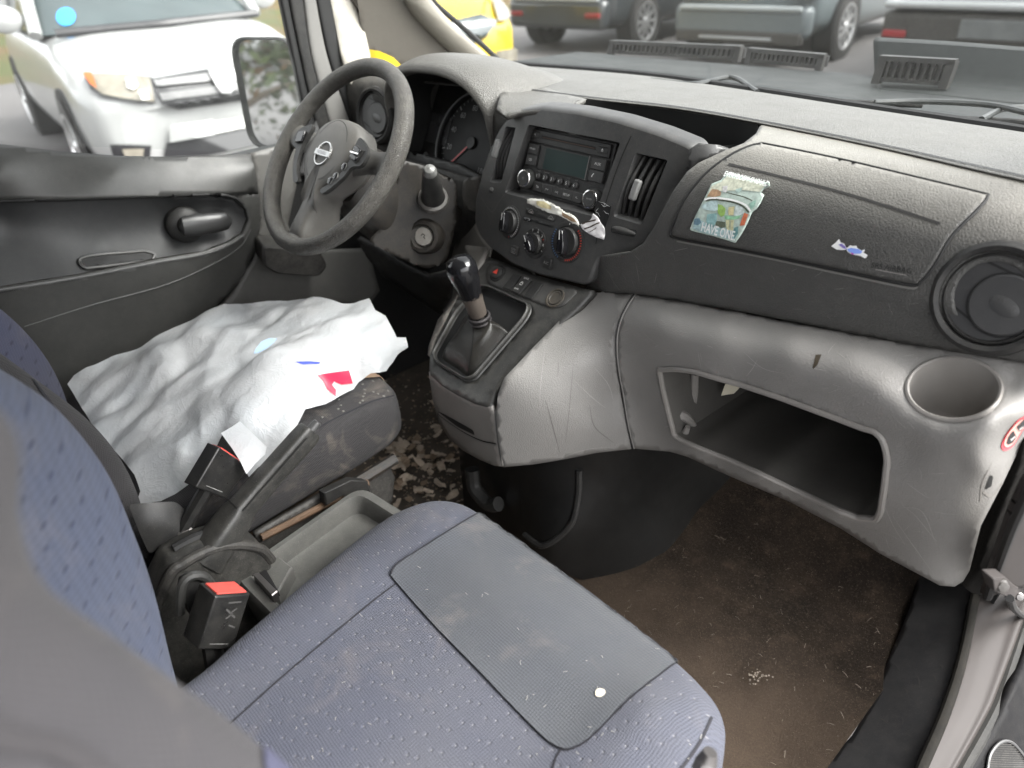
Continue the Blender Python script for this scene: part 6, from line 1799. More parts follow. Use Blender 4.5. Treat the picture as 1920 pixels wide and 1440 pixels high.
# ================================================================== PLASTIC BAG on the driver's seat
bag_ctrl = [(130, 720, 'z', .378), (160, 690, 'z', .392), (270, 640, 'z', .410), (400, 575, 'z', .428), (520, 558, 'z', .440), (600, 560, 'z', .448), (690, 560, 'z', .455), (735, 610, 'z', .440), (760, 632, 'z', .430), (745, 655, 'z', .420), (700, 690, 'z', .412), (655, 700, 'z', .412), (655, 730, 'z', .403), (600, 765, 'z', .399), (560, 800, 'z', .395), (545, 832, 'z', .385), (500, 850, 'z', .380), (460, 887, 'z', .368), (430, 842, 'z', .390), (380, 870, 'z', .375), (340, 910, 'z', .365), (290, 945, 'z', .352), (258, 945, 'z', .350), (245, 890, 'z', .372), (190, 830, 'z', .376),
            (300, 760, 'z', .405), (420, 700, 'z', .440), (540, 650, 'z', .458), (640, 620, 'z', .462), (300, 690, 'z', .415), (330, 840, 'z', .408), (450, 790, 'z', .425), (560, 730, 'z', .430), (270, 870, 'z', .385), (230, 740, 'z', .388), (420, 620, 'z', .442)]
bag_t = sol_tps(bag_ctrl)
rb_g = random.Random(17)
FOLDS = []
for k in range(13):
    wl = .27 * (.86 ** k) + .012
    a_ = rb_g.gauss(.7, .6) if k < 9 else rb_g.uniform(0, 3.14)
    FOLDS.append((math.cos(a_), math.sin(a_), wl, rb_g.uniform(0, 1), rb_g.uniform(.6, 1.3)))
def crumple(p):
    # crisp folds: triangle waves in many directions, gated so that creases start and stop
    h = 0
    wx = p.x + .03 * noise.noise(p * 9); wy = p.y + .03 * noise.noise(p * 9 + V((7, 3, 1)))
    for i, (c, s_, wl, ph, am) in enumerate(FOLDS):
        t = (wx * c + wy * s_) / wl + ph
        t = abs((t % 1.0) - .5) * 2
        gate = max(0, min(1, .5 + 1.6 * noise.noise(V((p.x, p.y, 0)) * (5 + i * .6) + V((i * 3.7, i * 1.3, 0)))))
        h += am * wl * .058 * (t - .5) * gate
    return h
def bag_s(px, py):
    p = bag_t(px, py)
    return p + V((.1, -.25, .95)) * (crumple(p) - .004)
bag_l = [(128, 722), (138, 704), (160, 688), (205, 665), (262, 645), (320, 612), (385, 582), (420, 572), (470, 566), (520, 556), (565, 553), (610, 558), (640, 562), (692, 558), (703, 580), (722, 590), (735, 612), (740, 622), (757, 622), (761, 640), (744, 655), (735, 672), (722, 690), (690, 690), (668, 705), (660, 722), (640, 738), (610, 758), (572, 768), (560, 790), (552, 812), (545, 832), (520, 838), (500, 852), (478, 872), (462, 888), (450, 862), (436, 838), (418, 812), (414, 820), (404, 842), (390, 860), (372, 882), (352, 906), (330, 918), (300, 938), (276, 944), (256, 946), (262, 920), (252, 890), (235, 868), (215, 845), (190, 818), (165, 786), (145, 752)]
BAGM = NB('bag_plastic')
BAGM.set(Base_Color=BAGM.mix(BAGM.ramp(BAGM.noise(8, 4), [(.4, grey(0)), (.7, grey(1))]), (.72, .73, .74), (.67, .70, .725)), Roughness=.2, Specular_IOR_Level=.5)
BAGM.b.inputs['Subsurface Weight'].default_value = .0
tl = BAGM.n('ShaderNodeBsdfTranslucent'); tl.inputs[0].default_value = (.80, .82, .84, 1)
tp_ = BAGM.n('ShaderNodeBsdfTransparent'); tp_.inputs[0].default_value = (1, 1, 1, 1)
m1 = BAGM.n('ShaderNodeMixShader'); m1.inputs[0].default_value = .38; BAGM.l(BAGM.b, m1.inputs[1]); BAGM.l(tl, m1.inputs[2])
m2 = BAGM.n('ShaderNodeMixShader'); m2.inputs[0].default_value = .06; BAGM.l(m1, m2.inputs[1]); BAGM.l(tp_, m2.inputs[2]); BAGM.l(m2, BAGM.out.inputs[0])
bv_ = BAGM.n('ShaderNodeTexVoronoi', feature='DISTANCE_TO_EDGE'); bv_.inputs['Scale'].default_value = 30
bd_ = BAGM.n('ShaderNodeVectorMath', operation='ADD'); BAGM.l(BAGM.pos(), bd_.inputs[0])
bn_ = BAGM.n('ShaderNodeTexNoise'); bn_.inputs['Scale'].default_value = 14; bn_.inputs['Detail'].default_value = 3; BAGM.l(BAGM.pos(), bn_.inputs['Vector'])
bs_ = BAGM.n('ShaderNodeVectorMath', operation='SCALE'); BAGM.l(bn_.outputs['Color'], bs_.inputs[0]); bs_.inputs['Scale'].default_value = .06
BAGM.l(bs_, bd_.inputs[1]); BAGM.l(bd_, bv_.inputs['Vector'])
r1_ = BAGM.math('POWER', BAGM.math('SUBTRACT', 1.0, BAGM.math('ABSOLUTE', BAGM.math('MULTIPLY_ADD', BAGM.noise(26, 2, .5, dist=1.6), 4.0, -2.0))), 5.0)
r2_ = BAGM.math('POWER', BAGM.math('SUBTRACT', 1.0, BAGM.math('ABSOLUTE', BAGM.math('MULTIPLY_ADD', BAGM.noise(62, 2, .5, dist=1.2), 4.0, -2.0))), 4.0)
rg_ = BAGM.math('MULTIPLY', BAGM.math('ADD', BAGM.math('MAXIMUM', r1_, 0.0), BAGM.math('MULTIPLY', BAGM.math('MAXIMUM', r2_, 0.0), .5)), 1.3)
BAGM.bump(BAGM.math('ADD', rg_, BAGM.math('ADD', BAGM.ramp(bv_.outputs['Distance'], [(0, grey(1)), (.25, grey(0))]), BAGM.math('MULTIPLY', BAGM.noise(60, 3, .5, dist=2.5), .6))), .15, .004)
BAG = mesh_obj('plastic_bag', patch(bag_l, bag_s, 4.5), BAGM.m, None, sharp=75)
tag(BAG, 'crumpled white plastic bag with red and blue print spread over the driver seat', 'plastic bag')
b_on = sol_mesh(BAG, off=.0012)
def bag_print(loop, col, name, rough=.35):
    o = mesh_obj(name, patch(loop, b_on, 4), simple(name + '_ink', col, rough), BAG, sharp=75)
    return o
bag_print([(595, 704), (617, 700), (654, 695), (658, 708), (661, 720), (640, 722), (626, 716), (622, 722), (630, 732), (629, 744), (613, 730), (606, 716)], (.62, .02, .06), 'red_print')
bag_print([(554, 679), (580, 678), (600, 680), (598, 683), (580, 683), (568, 684)], (.05, .08, .50), 'blue_print')
bag_print([(480, 655), (490, 642), (505, 635), (520, 636), (512, 645), (500, 655), (486, 662), (476, 664)], (.42, .58, .80), 'faded_blue_print')
bag_print([(690, 700), (705, 690), (722, 700), (715, 712), (690, 715), (675, 716)], (.62, .40, .26), 'tan_print') if 0 else None
tb_ = bag_print([(548, 690), (580, 684), (596, 702), (606, 718), (612, 730), (590, 745), (566, 735), (552, 715)], (.66, .74, .86), 'pale_blue_print') if 0 else None
# crisp folded flap hanging over the buckle
fl_l = [(414, 812), (432, 802), (450, 790), (500, 838), (497, 852), (478, 870), (462, 889), (452, 868), (436, 842)]
fl_s = sol_tps([(414, 812, 'x', -.128), (450, 790, 'x', -.145), (500, 845, 'x', -.085), (462, 889, 'x', -.06), (440, 830, 'x', -.10), (470, 850, 'x', -.075)])
mesh_obj('bag_flap', patch(fl_l, fl_s, 5), BAGM.m, BAG)
# tan cardboard corner under the bag
tc_ = mesh_obj('cardboard_scrap', patch([(676, 712), (690, 702), (704, 690), (716, 698), (722, 708), (700, 710)], sol_mesh(DC, off=.003), 5), simple('cardboard_tan', (.55, .38, .26), .9), None)
tag(tc_, 'small tan scrap of cardboard sticking out under the plastic bag', 'cardboard')
# ================================================================== STICKERS
stk_on = sol_mesh(airbag, passenger_pad, off=.0022)
def sk(x, y): return (1280 + x / 9.6, 310 + y / 9.6)
outl = [sk(*q) for q in [(148, 1140), (250, 900), (400, 610), (530, 345), (700, 275), (790, 170), (860, 140), (1050, 205), (1280, 265), (1530, 330), (1590, 345), (1590, 405), (1480, 430), (1420, 490), (1475, 545), (1450, 610), (1410, 690), (1340, 790), (1260, 850), (1180, 1040), (1120, 1160), (1060, 1260), (970, 1385), (940, 1388), (800, 1340), (560, 1270), (300, 1205), (165, 1170)]]
def curl(px, py, w=False):
    p, n = stk_on(px, py, True)
    d = max(0, 1 - math.dist((px, py), sk(1590, 370)) / 14)
    q = p + n * (.006 * d * d)
    return (q, n) if w else q
STKR = mesh_obj('picture_sticker', patch(outl, curl, 4), simple('sticker_paper', (.50, .60, .54), .4, noise_amt=.55, nscale=200))
mod_solid(STKR, .0006)
tag(STKR, 'torn pastel cartoon sticker lettered HAVE ONE on the airbag lid', 'sticker')
so_ = sol_mesh(STKR, off=.0006)
rsk = random.Random(21)
def art(pts, col, name, lift=.0):
    s = sol_mesh(STKR, off=.0007 + lift)
    o = mesh_obj(name, patch([sk(*p) for p in pts], s, 4), simple(name + '_ink', col, .45, noise_amt=.75, nscale=260), STKR)
    return o
art([(180, 1130), (260, 930), (330, 980), (420, 1030), (480, 1090), (620, 1090), (760, 1130), (900, 1190), (1000, 1240), (930, 1340), (700, 1290), (300, 1190)], (.42, .66, .72), 'printed_ground')
art([(420, 610), (520, 380), (700, 300), (800, 200), (1500, 350), (1400, 480), (1100, 450), (800, 460), (620, 470), (520, 540)], (.56, .62, .47), 'printed_sky')
art([(440, 560), (540, 430), (640, 440), (700, 490), (690, 550), (560, 575)], (.40, .26, .16), 'printed_wicker', .0002)
art([(380, 700), (520, 640), (640, 640), (640, 800), (560, 830), (420, 800), (340, 760)], (.46, .68, .70), 'printed_jacket', .0002)
art([(450, 880), (620, 860), (620, 1000), (560, 1110), (450, 1090), (430, 1000)], (.26, .44, .44), 'printed_trousers', .0002)
art([(640, 700), (720, 720), (780, 780), (760, 900), (700, 930), (640, 860)], (.28, .44, .12), 'printed_waistcoat', .0003)
art([(760, 900), (900, 920), (1060, 900), (1020, 960), (900, 980), (770, 970)], (.30, .62, .36), 'printed_skirt', .0003)
art([(780, 980), (850, 980), (850, 1170), (800, 1160)], (.66, .60, .36), 'printed_leg', .0003)
art([(870, 980), (930, 985), (910, 1190), (865, 1180)], (.66, .60, .36), 'printed_leg', .0003)
art([(830, 760), (940, 740), (920, 900), (830, 900)], (.62, .52, .30), 'printed_arm', .0003)
art([(600, 1000), (700, 1010), (770, 1020), (780, 1110), (700, 1130), (600, 1090)], (.12, .14, .10), 'printed_shadow', .0002)
art([(1110, 860), (1190, 880), (1120, 1080), (1030, 1090), (1060, 1000)], (.55, .16, .08), 'printed_bricks', .0002)
art([(940, 1120), (1010, 1100), (1000, 1230), (940, 1320), (900, 1220)], (.14, .28, .28), 'printed_bush', .0003)
art([(220, 960), (310, 950), (340, 1030), (280, 1080), (200, 1060)], (.14, .24, .30), 'printed_wheel', .0002)
art([(950, 440), (1080, 400), (1060, 470), (980, 500)], (.40, .52, .48), 'printed_scarf', .0002)
art([(720, 380), (820, 370), (800, 490), (730, 480)], (.82, .82, .78), 'printed_shirt', .0002)
art([(960, 680), (1100, 740), (1110, 860), (980, 930), (920, 900), (950, 780)], (.52, .76, .62), 'printed_sleeve', .0002)
art([(1200, 690), (1330, 620), (1300, 740), (1230, 800)], (.30, .48, .40), 'printed_bonnet', .0002)
ln_ = bmesh.new(); so2 = sol_mesh(STKR, off=.0012)
strip_on([sk(*p) for p in [(420, 640), (560, 615), (780, 640), (960, 680), (1090, 740), (1200, 850)]], so2, .0020, ln_, step=4)
strip_on([sk(*p) for p in [(790, 490), (940, 530), (1100, 570), (1260, 640)]], so2, .0012, ln_, step=4)
mesh_obj('printed_lines', ln_, simple('line_ink', (.06, .07, .05), .5), STKR)
wl_ = bmesh.new()
strip_on([sk(*p) for p in [(400, 620), (560, 590), (800, 610), (980, 650), (1140, 720), (1230, 830)]], so2, .0022, wl_, step=4)
p0, n0 = so2(*sk(655, 1195), True); x0 = (so2(*sk(900, 1270)) - so2(*sk(420, 1130))).normalized(); y0 = n0.cross(x0).normalized()
text_bm('HAVE ONE.', p0 + n0 * .0003, x0, y0, .0112, wl_, depth=.0004, sx=.62, bold=.02)
p1, n1 = so2(*sk(1150, 255), True); x1 = (so2(*sk(1500, 345)) - so2(*sk(830, 190))).normalized(); y1 = n1.cross(x1).normalized()
text_bm('EVERYBODY SHOULD', p1 + n1 * .0003, x1, y1, .0068, wl_, depth=.0004, sx=.66, bold=.02)
mesh_obj('sticker_lettering', wl_, simple('sticker_white', (.85, .86, .84), .5), STKR)
# torn blue sticker
def bk2(x, y): return (1540 + x / 10.667, 430 + y / 10.667)
BS = mesh_obj('torn_sticker', patch([bk2(*p) for p in [(215, 335), (300, 270), (370, 195), (400, 260), (470, 290), (520, 375), (560, 350), (590, 320), (640, 335), (720, 330), (730, 370), (820, 425), (880, 400), (880, 440), (850, 460), (940, 515), (910, 570), (880, 578), (800, 530), (700, 515), (600, 490), (540, 450), (515, 405), (440, 415), (320, 405)]], stk_on, 3), simple('torn_white', (.80, .80, .80), .45))
tag(BS, 'little torn white and blue sticker remnant low on the airbag lid', 'sticker')
bso = sol_mesh(BS, off=.0006)
for pts, col, nm in (([(515, 400), (600, 370), (740, 395), (825, 440), (790, 485), (660, 490), (560, 450)], (.22, .34, .80), 'blue_streak'), ([(345, 305), (410, 285), (480, 340), (515, 400), (440, 380)], (.20, .16, .45), 'violet_streak'), ([(590, 468), (660, 480), (650, 505), (600, 490)], (.55, .06, .45), 'magenta_streak')):
    mesh_obj(nm, patch([bk2(*p) for p in pts], bso, 3), simple(nm + '_ink', col, .45), BS)
# torn paper strip across the fascia
f_on = lambda a, b, w=False: fas_on(a, b, w, off=.0022)
rj_ = random.Random(9)
def ragged(L, k): return [tuple(q + np.array([rj_.uniform(-k, k), rj_.uniform(-k, k)])) for q in densify(L, 2.2)]
TP = mesh_obj('torn_paper_strip', patch(ragged([c4(*p) for p in [(520, 775), (560, 768), (640, 775), (700, 805), (760, 835), (800, 870), (850, 885), (900, 925), (905, 970), (880, 965), (820, 930), (760, 900), (700, 880), (640, 860), (585, 830), (520, 805)]], .9), lambda a, b: f_on(a, b) + V((0, -.0008, .0006)) * noise.noise(V((a * .11, b * .11, 0))) * 2, 4), simple('torn_paper', (.80, .77, .70), .85, noise_amt=.3, nscale=150))
mod_solid(TP, .0008); tag(TP, 'ragged strip of torn white paper glued below the radio', 'torn label')
tpo = sol_mesh(TP, off=.0006)
for pts, col, nm in (([(585, 788), (640, 790), (700, 830), (690, 850), (620, 835), (585, 815)], (.66, .58, .34), 'yellowed_patch'), ([(775, 870), (860, 915), (890, 950), (850, 940), (780, 900)], (.22, .15, .09), 'brown_tear')):
    mesh_obj(nm, patch([c4(*p) for p in pts], tpo, 3), simple(nm + '_ink', col, .9, noise_amt=.4, nscale=200), TP)
TP2 = mesh_obj('torn_paper_scrap', patch([c4(*p) for p in [(920, 965), (1000, 930), (1020, 880), (1050, 905), (1075, 950), (1105, 990), (1108, 1040), (1098, 1078), (1040, 1060), (980, 1030), (940, 1000)]], lambda a, b: f_on(a, b) + V((0, -.0015, .0005)) * (1 + noise.noise(V((a * .13, b * .13, 3)))), 4), simple('torn_paper_pale', (.74, .72, .72), .8, noise_amt=.12, nscale=120))
mod_solid(TP2, .0008); tag(TP2, 'pale torn paper scrap curling at the lower right corner of the radio opening', 'torn label')
t2o = sol_mesh(TP2, off=.0008)
tc2 = bmesh.new()
strip_on([c4(*p) for p in [(910, 960), (960, 945), (1030, 930)]], t2o, .0022, tc2, step=3)
strip_on([c4(*p) for p in [(930, 1000), (980, 985), (1030, 960), (1060, 950)]], t2o, .0020, tc2, step=3)
strip_on([c4(*p) for p in [(985, 1020), (1020, 1000), (1035, 985)]], t2o, .0012, tc2, step=3)
mesh_obj('torn_cracks', tc2, simple('crack_brown', (.05, .035, .025), .9), TP2)
cm = mesh_obj('clear_tape', patch([c4(*p) for p in [(1045, 785), (1100, 800), (1150, 830), (1135, 900), (1105, 985), (1070, 940), (1040, 880), (1020, 860)]], lambda a, b: f_on(a, b), 4), plastic('tape_glossy', (.022, .022, .022), .12), None)
tag(cm, 'crinkled glossy clear tape patch beside the right radio knob', 'tape')
tw = bmesh.new(); tco = sol_mesh(cm, off=.0006)
for q in ([(1050, 790), (1080, 800), (1110, 800), (1135, 815)], [(1070, 810), (1095, 830), (1120, 815)], [(1090, 860), (1110, 880), (1135, 880)], [(1050, 840), (1030, 870), (1045, 905)], [(1085, 795), (1095, 815), (1085, 830)]):
    strip_on([c4(*p) for p in q], tco, .0007, tw, step=2, taper=True)
mesh_obj('tape_creases', tw, simple('tape_white', (.5, .5, .5), .5), cm)
# warning sticker on the dash end
w_s = lambda a, b, w=False: low_on(a, b, w)
w_s = sol_mesh(lower, off=.0008)
def wk(x, y): return (1820 + x / 7.2, 740 + y / 7.2)
wo_ = [tuple(p) for p in cr([wk(*p) for p in [(408, 700), (425, 620), (500, 490), (620, 350), (720, 285), (790, 260), (800, 330), (760, 420), (700, 470), (640, 570), (560, 690), (480, 745), (430, 745)]], 50, True)]
WS = mesh_obj('warning_sticker', patch(wo_, w_s, 4), simple('warning_red', (.72, .08, .10), .4))
tag(WS, 'round red-bordered child seat warning sticker on the passenger end of the dash', 'sticker')
w2 = sol_mesh(WS, off=.0006)
c_ = np.mean(wo_, axis=0)
mesh_obj('warning_field', patch([tuple(c_ + (np.array(p) - c_) * .80) for p in wo_], w2, 3), simple('warning_pink', (.80, .42, .36), .4), WS)
w3 = sol_mesh(WS, off=.0010)
for pts in ([(475, 640), (500, 560), (565, 475), (610, 560), (560, 640), (490, 675)], [(610, 430), (700, 330), (760, 300), (740, 400), (650, 490)]):
    mesh_obj('warning_symbol', patch([wk(*p) for p in pts], w3, 3), simple('warning_black', (.02, .02, .02), .4), WS)
wb_ = bmesh.new(); w4 = sol_mesh(WS, off=.0014)
strip_on([wk(*p) for p in [(525, 605), (555, 580), (590, 550)]], w4, .004, wb_, step=2)
strip_on([wk(*p) for p in [(640, 465), (665, 440), (690, 420)]], w4, .003, wb_, step=2)
mesh_obj('warning_figure', wb_, WHITE_INK, WS)
# ================================================================== OUTSIDE: asphalt, verge, parked cars, trees
GZ = -.42
asp = NB('asphalt')
ab_ = asp.mix(asp.noise(1.2, 6, .6), (.070, .066, .066), (.105, .10, .098))
ab_ = asp.mix(asp.math('MULTIPLY', asp.ramp(asp.noise(60, 3, .7), [(.5, grey(0)), (.7, grey(1))]), .3), ab_, (.16, .155, .15))
asp.set(Base_Color=ab_, Roughness=.75); asp.bump(asp.noise(90, 4, .7), .4, .006)
g = bmesh.new(); g.faces.new([g.verts.new((x, y, GZ)) for x, y in ((-400, -400), (400, -400), (400, 400), (-400, 400))])
o_ = mesh_obj('car_park_ground', g, asp.m); o_['kind'] = 'structure'
vg = NB('verge_grass')
vb_ = vg.mix(vg.ramp(vg.noise(.9, 5, .6), [(.4, grey(0)), (.6, grey(1))]), (.10, .13, .035), (.20, .11, .05))
vg.set(Base_Color=vg.mix(vg.noise(30, 4), vb_, sc((.14, .14, .05), .6)), Roughness=.95); vg.bump(vg.noise(60, 4, .8), 1, .05)
g = bmesh.new(); gvv = [[g.verts.new((-11.5 - 8 * a - .6 * noise.noise(V((a, b * .4, 0))), -14 + 2.2 * b, GZ + .004 + .8 * a + .12 * noise.noise(V((a * 2, b * .7, 3))))) for b in range(16)] for a in range(5)]
for a in range(4):
    for b in range(15): g.faces.new((gvv[a][b], gvv[a][b + 1], gvv[a + 1][b + 1], gvv[a + 1][b]))
o_ = mesh_obj('verge', g, vg.m); o_['kind'] = 'structure'

TYRE = plastic('tyre_rubber', (.018, .018, .018), .8, 300, .3, .2)
RIMM = simple('alloy_rim', (.62, .62, .62), .3, .8)
DGLASS = simple('dark_car_glass', (.045, .060, .062), .06, 0, .8, noise_amt=.2, nscale=3)
LENS = simple('lamp_lens', (.20, .185, .15), .12, 0, .8, noise_amt=.5, nscale=14)
TAIL = simple('tail_lamp_red', (.20, .014, .016), .3)

def paint(name, col, rough=.28, coat=.6):
    return simple(name, col, rough, 0, .5, coat, noise_amt=.04, nscale=4)

class Car:
    def __init__(s, name, label, pos, head, L, W, st, col_mat, low_mat=None, roof=(1.0, 1.7, .6, 1.48, .58), wheels=(-.82, -3.35), wr=.31, green=True, cat='car'):
        s.T = thing(name, label, cat, (pos[0], pos[1], GZ), 'cars parked around the van')
        a = R(head); s.f = V((math.cos(a), math.sin(a), 0)); s.l = V((-math.sin(a), math.cos(a), 0)); s.o = V((pos[0], pos[1], GZ))
        rs = []
        dense = cr([(q[0], q[1], q[2], q[3]) for q in st], 60)
        for (x, hw, z0, z1) in dense:
            ring = []
            for k in range(40):
                t = 2 * math.pi * k / 40
                c, n = math.cos(t), math.sin(t)
                e = .42
                y = hw * math.copysign(abs(c) ** e, c); z = (z0 + z1) / 2 + (z1 - z0) / 2 * math.copysign(abs(n) ** e, n)
                # tumblehome
                y *= 1 - .06 * max(0, (z - .6)) - .05 * max(0, .45 - z)
                # bowed nose and tail
                bow = .10 * (y / hw) ** 2 * (1 if x > -.6 or x < -L + .6 else 0) * min(1, max(x + .6, -x - L + .6) / .6 if (x > -.6 or x < -L + .6) else 0)
                ring.append(s.P(x + (-bow if x > -.6 else bow), y, z))
            rs.append(ring)
        s.body = mesh_obj('body', fix_normals(rings(rs)), col_mat, s.T, sharp=55)
        if green:
            x0, x1, xb, zr, hwr = roof
            zb_ = st[len(st) // 2][3] - .02
            hb = W / 2 - .06
            def rr(xa, xb_, hw, z, n=10):
                pts = []
                for (xx, yy) in ((xa, -hw), (xa, hw), (xb_, hw), (xb_, -hw)): pts.append((xx, yy))
                return [s.P(p[0], p[1], z) for p in rloop(pts, .22, n)]
            gh = rings([rr(-x0, -L + .25, hb, zb_), rr(-x0 * .45 - x1 * .55, -L + .25 + xb * .5, (hb + hwr) / 2 + .03, (zb_ + zr) / 2 + .02), rr(-x1, -L + .25 + xb, hwr, zr - .03)], cap0=False, cap1=False)
            s.gh = mesh_obj('windows', fix_normals(gh), DGLASS, s.T, sharp=60)
            rf = rings([rr(-x1 + .02, -L + .23 + xb, hwr + .01, zr - .05), rr(-x1, -L + .25 + xb, hwr, zr - .01), rr(-x1 - .1, -L + .35 + xb, hwr - .1, zr + .03), rr(-x1 - .5, -L + .8 + xb, hwr - .4, zr + .045)])
            mesh_obj('roof', fix_normals(rf), col_mat, s.T, sharp=60)
            for sg in (1, -1):
                for (xa, xb_) in ((-x0 - .02, -x1), (-x1 - .95, -x1 - .95), (-L + .3, -L + .3 + xb)):
                    mesh_obj('window_pillar', tube([s.P(xa - .03, sg * (hb + .005), zb_), s.P((xa + xb_) / 2 - .02, sg * ((hb + hwr) / 2 + .045), (zb_ + zr) / 2 + .02), s.P(xb_, sg * (hwr + .005), zr - .03)], .045, 8), col_mat, s.T)
        for wx in wheels:
            for sg in (1, -1):
                c = s.P(wx, sg * (W / 2 - .11), wr); ax = s.l * sg
                ar = mesh_obj('wheel_arch', lathe(s.P(wx, sg * (W / 2 - .02), wr + .02), ax, [(wr * 1.16, -.2), (wr * 1.16, .018), (.001, .018)], 36, cap1=False), BLK_DEEP, s.T)
                w_ = mesh_obj('wheel', lathe(c, ax, [(wr * .62, -.09), (wr * .97, -.09), (wr, -.06), (wr, .085), (wr * .96, .115), (wr * .70, .125), (wr * .66, .10)], 40, cap1=False), TYRE, s.T)
                rb = bmesh.new()
                lathe(c, ax, [(wr * .68, .115), (wr * .64, .12), (wr * .60, .07), (.001, .06)], 36, rb, cap1=False)
                mesh_obj('rim', rb, simple('rim_shadow', (.10, .10, .10), .4), w_)
                sp = bmesh.new()
                X, Y, N = frame(ax)
                for k in range(10):
                    a = 2 * math.pi * k / 10
                    d = X * math.cos(a) + Y * math.sin(a); t = d.cross(N)
                    box(c + d * (wr * .36) + N * .105, (wr * .56, .035, .025), (d, t, N), sp)
                lathe(c, ax, [(wr * .70, .118), (wr * .70, .13), (wr * .63, .128), (wr * .62, .11)], 36, sp, cap1=False)
                lathe(c, ax, [(wr * .15, .10), (wr * .13, .13), (.001, .132)], 20, sp, cap1=False)
                mesh_obj('rim_spokes', fix_normals(sp), RIMM, w_, sharp=40)
    def add(s, name, x, y, z, sx, sy, sz, mat, bev=.03):
        o = mesh_obj(name, box(s.P(x, y, z), (sx, sy, sz), (s.f, s.l, V((0, 0, 1)))), mat, s.T)
        mod_bevel(o, min(bev, sx * .4, sz * .4), 3)
        return o
    def P(s, x, y, z): return s.o + s.f * x + s.l * y + V((0, 0, z))

white = paint('white_car_paint', (.31, .315, .31))
WCAR = Car('white_car', 'white hatchback facing the driver door window, chrome barred grille and blue windscreen sticker', (-4.28, 1.17), -5, 4.0, 1.74,
           [(.0, .66, .22, .60), (-.04, .74, .19, .70), (-.14, .80, .18, .78), (-.35, .85, .18, .84), (-.8, .86, .18, .93), (-1.12, .86, .18, .99), (-1.7, .87, .18, 1.0), (-2.6, .87, .18, 1.0), (-3.5, .86, .2, 1.0), (-3.9, .80, .25, .95), (-4.0, .70, .32, .85)], white, roof=(1.32, 2.0, .45, 1.52, .58), wheels=(-.78, -3.35))
def on_car(C, off=.006):
    s = sol_mesh(C.body, off=off); return s
wb = on_car(WCAR, .03)
def c1(x, y): return (x / 3, y / 3)
def cpatch(C, s, loop, mat, name, step=7, th=.01):
    o = mesh_obj(name, patch(loop, s, 4), mat, C.T)
    return o
WBLK = simple('grille_black', (.02, .02, .022), .4)
cpatch(WCAR, wb, [c1(*p) for p in [(860, 460), (1150, 410), (1340, 380), (1480, 360), (1600, 360), (1590, 520), (1380, 560), (1000, 612), (915, 590), (880, 530)]], WBLK, 'grille')
wb2 = on_car(WCAR, .05)
for q in ([(870, 475), (1140, 440), (1300, 415), (1480, 390), (1480, 420), (1300, 448), (1150, 478), (885, 503)], [(895, 535), (1150, 500), (1300, 480), (1480, 455), (1480, 490), (1300, 518), (1160, 540), (910, 570)]):
    cpatch(WCAR, wb2, [c1(*p) for p in q], simple('grille_bar_grey', (.15, .15, .15), .35), 'grille_bar')
wb3 = on_car(WCAR, .075)
cpatch(WCAR, wb3, [c1(*p) for p in [(1170, 425), (1230, 415), (1300, 410), (1312, 440), (1300, 510), (1275, 538), (1240, 535), (1210, 500), (1180, 455)]], simple('badge_silver', (.30, .30, .30), .3, .1), 'front_badge', 5)
cpatch(WCAR, on_car(WCAR, .02), [c1(*p) for p in [(480, 430), (560, 428), (700, 432), (860, 446), (878, 580), (800, 580), (680, 566), (580, 550), (520, 510)]], simple('lamp_bezel', (.06, .06, .06), .4), 'lamp_bezel')
HLs = cpatch(WCAR, wb, [c1(*p) for p in [(492, 440), (560, 438), (700, 442), (845, 455), (862, 520), (868, 572), (800, 568), (680, 556), (590, 540), (530, 500)]], LENS, 'headlight')
cpatch(WCAR, wb2, [c1(*p) for p in [(494, 444), (540, 444), (570, 520), (535, 500)]], simple('indicator_orange', (.45, .11, .03), .3), 'indicator_lamp')
cpatch(WCAR, wb2, [c1(*p) for p in [(720, 470), (770, 468), (785, 500), (760, 525), (725, 510)]], simple('lamp_reflector', (.85, .84, .80), .1, .6), 'lamp_reflector')
cpatch(WCAR, wb2, [c1(*p) for p in [(785, 525), (830, 520), (840, 560), (800, 565)]], simple('lamp_reflector2', (.85, .84, .80), .1, .6), 'lamp_reflector')
cpatch(WCAR, wb, [c1(*p) for p in [(930, 800), (1150, 765), (1450, 705), (1640, 660), (1660, 740), (1450, 805), (1250, 850), (1150, 870), (915, 880)]], WBLK, 'lower_grille')
cpatch(WCAR, wb2, [c1(*p) for p in [(940, 700), (1190, 665), (1195, 750), (945, 795)]], white, 'plate_mount')
cpatch(WCAR, wb2, [c1(*p) for p in [(1190, 675), (1390, 640), (1400, 705), (1200, 745)]], simple('plate_grey', (.40, .40, .38), .5, noise_amt=.5, nscale=20), 'number_plate')
cpatch(WCAR, wb, [c1(*p) for p in [(630, 805), (845, 815), (835, 900), (660, 900)]], WBLK, 'fog_lamp_recess')
cpatch(WCAR, wb2, [c1(*p) for p in [(690, 830), (800, 830), (790, 900), (720, 900)]], LENS, 'fog_lamp')
cpatch(WCAR, wb, [c1(*p) for p in [(335, 540), (360, 560), (420, 680), (520, 860), (545, 900), (500, 900), (430, 760), (370, 650)]], simple('arch_edge_dark', (.05, .05, .05), .6), 'arch_edge')
ws_on = sol_mesh(WCAR.gh, off=.01)
cpatch(WCAR, ws_on, [(124 + 18 * math.cos(a), 33 + 17 * math.sin(a)) for a in np.linspace(0, 6.28, 18)[:-1]], simple('sticker_blue', (.03, .30, .70), .4), 'windscreen_sticker', 5)
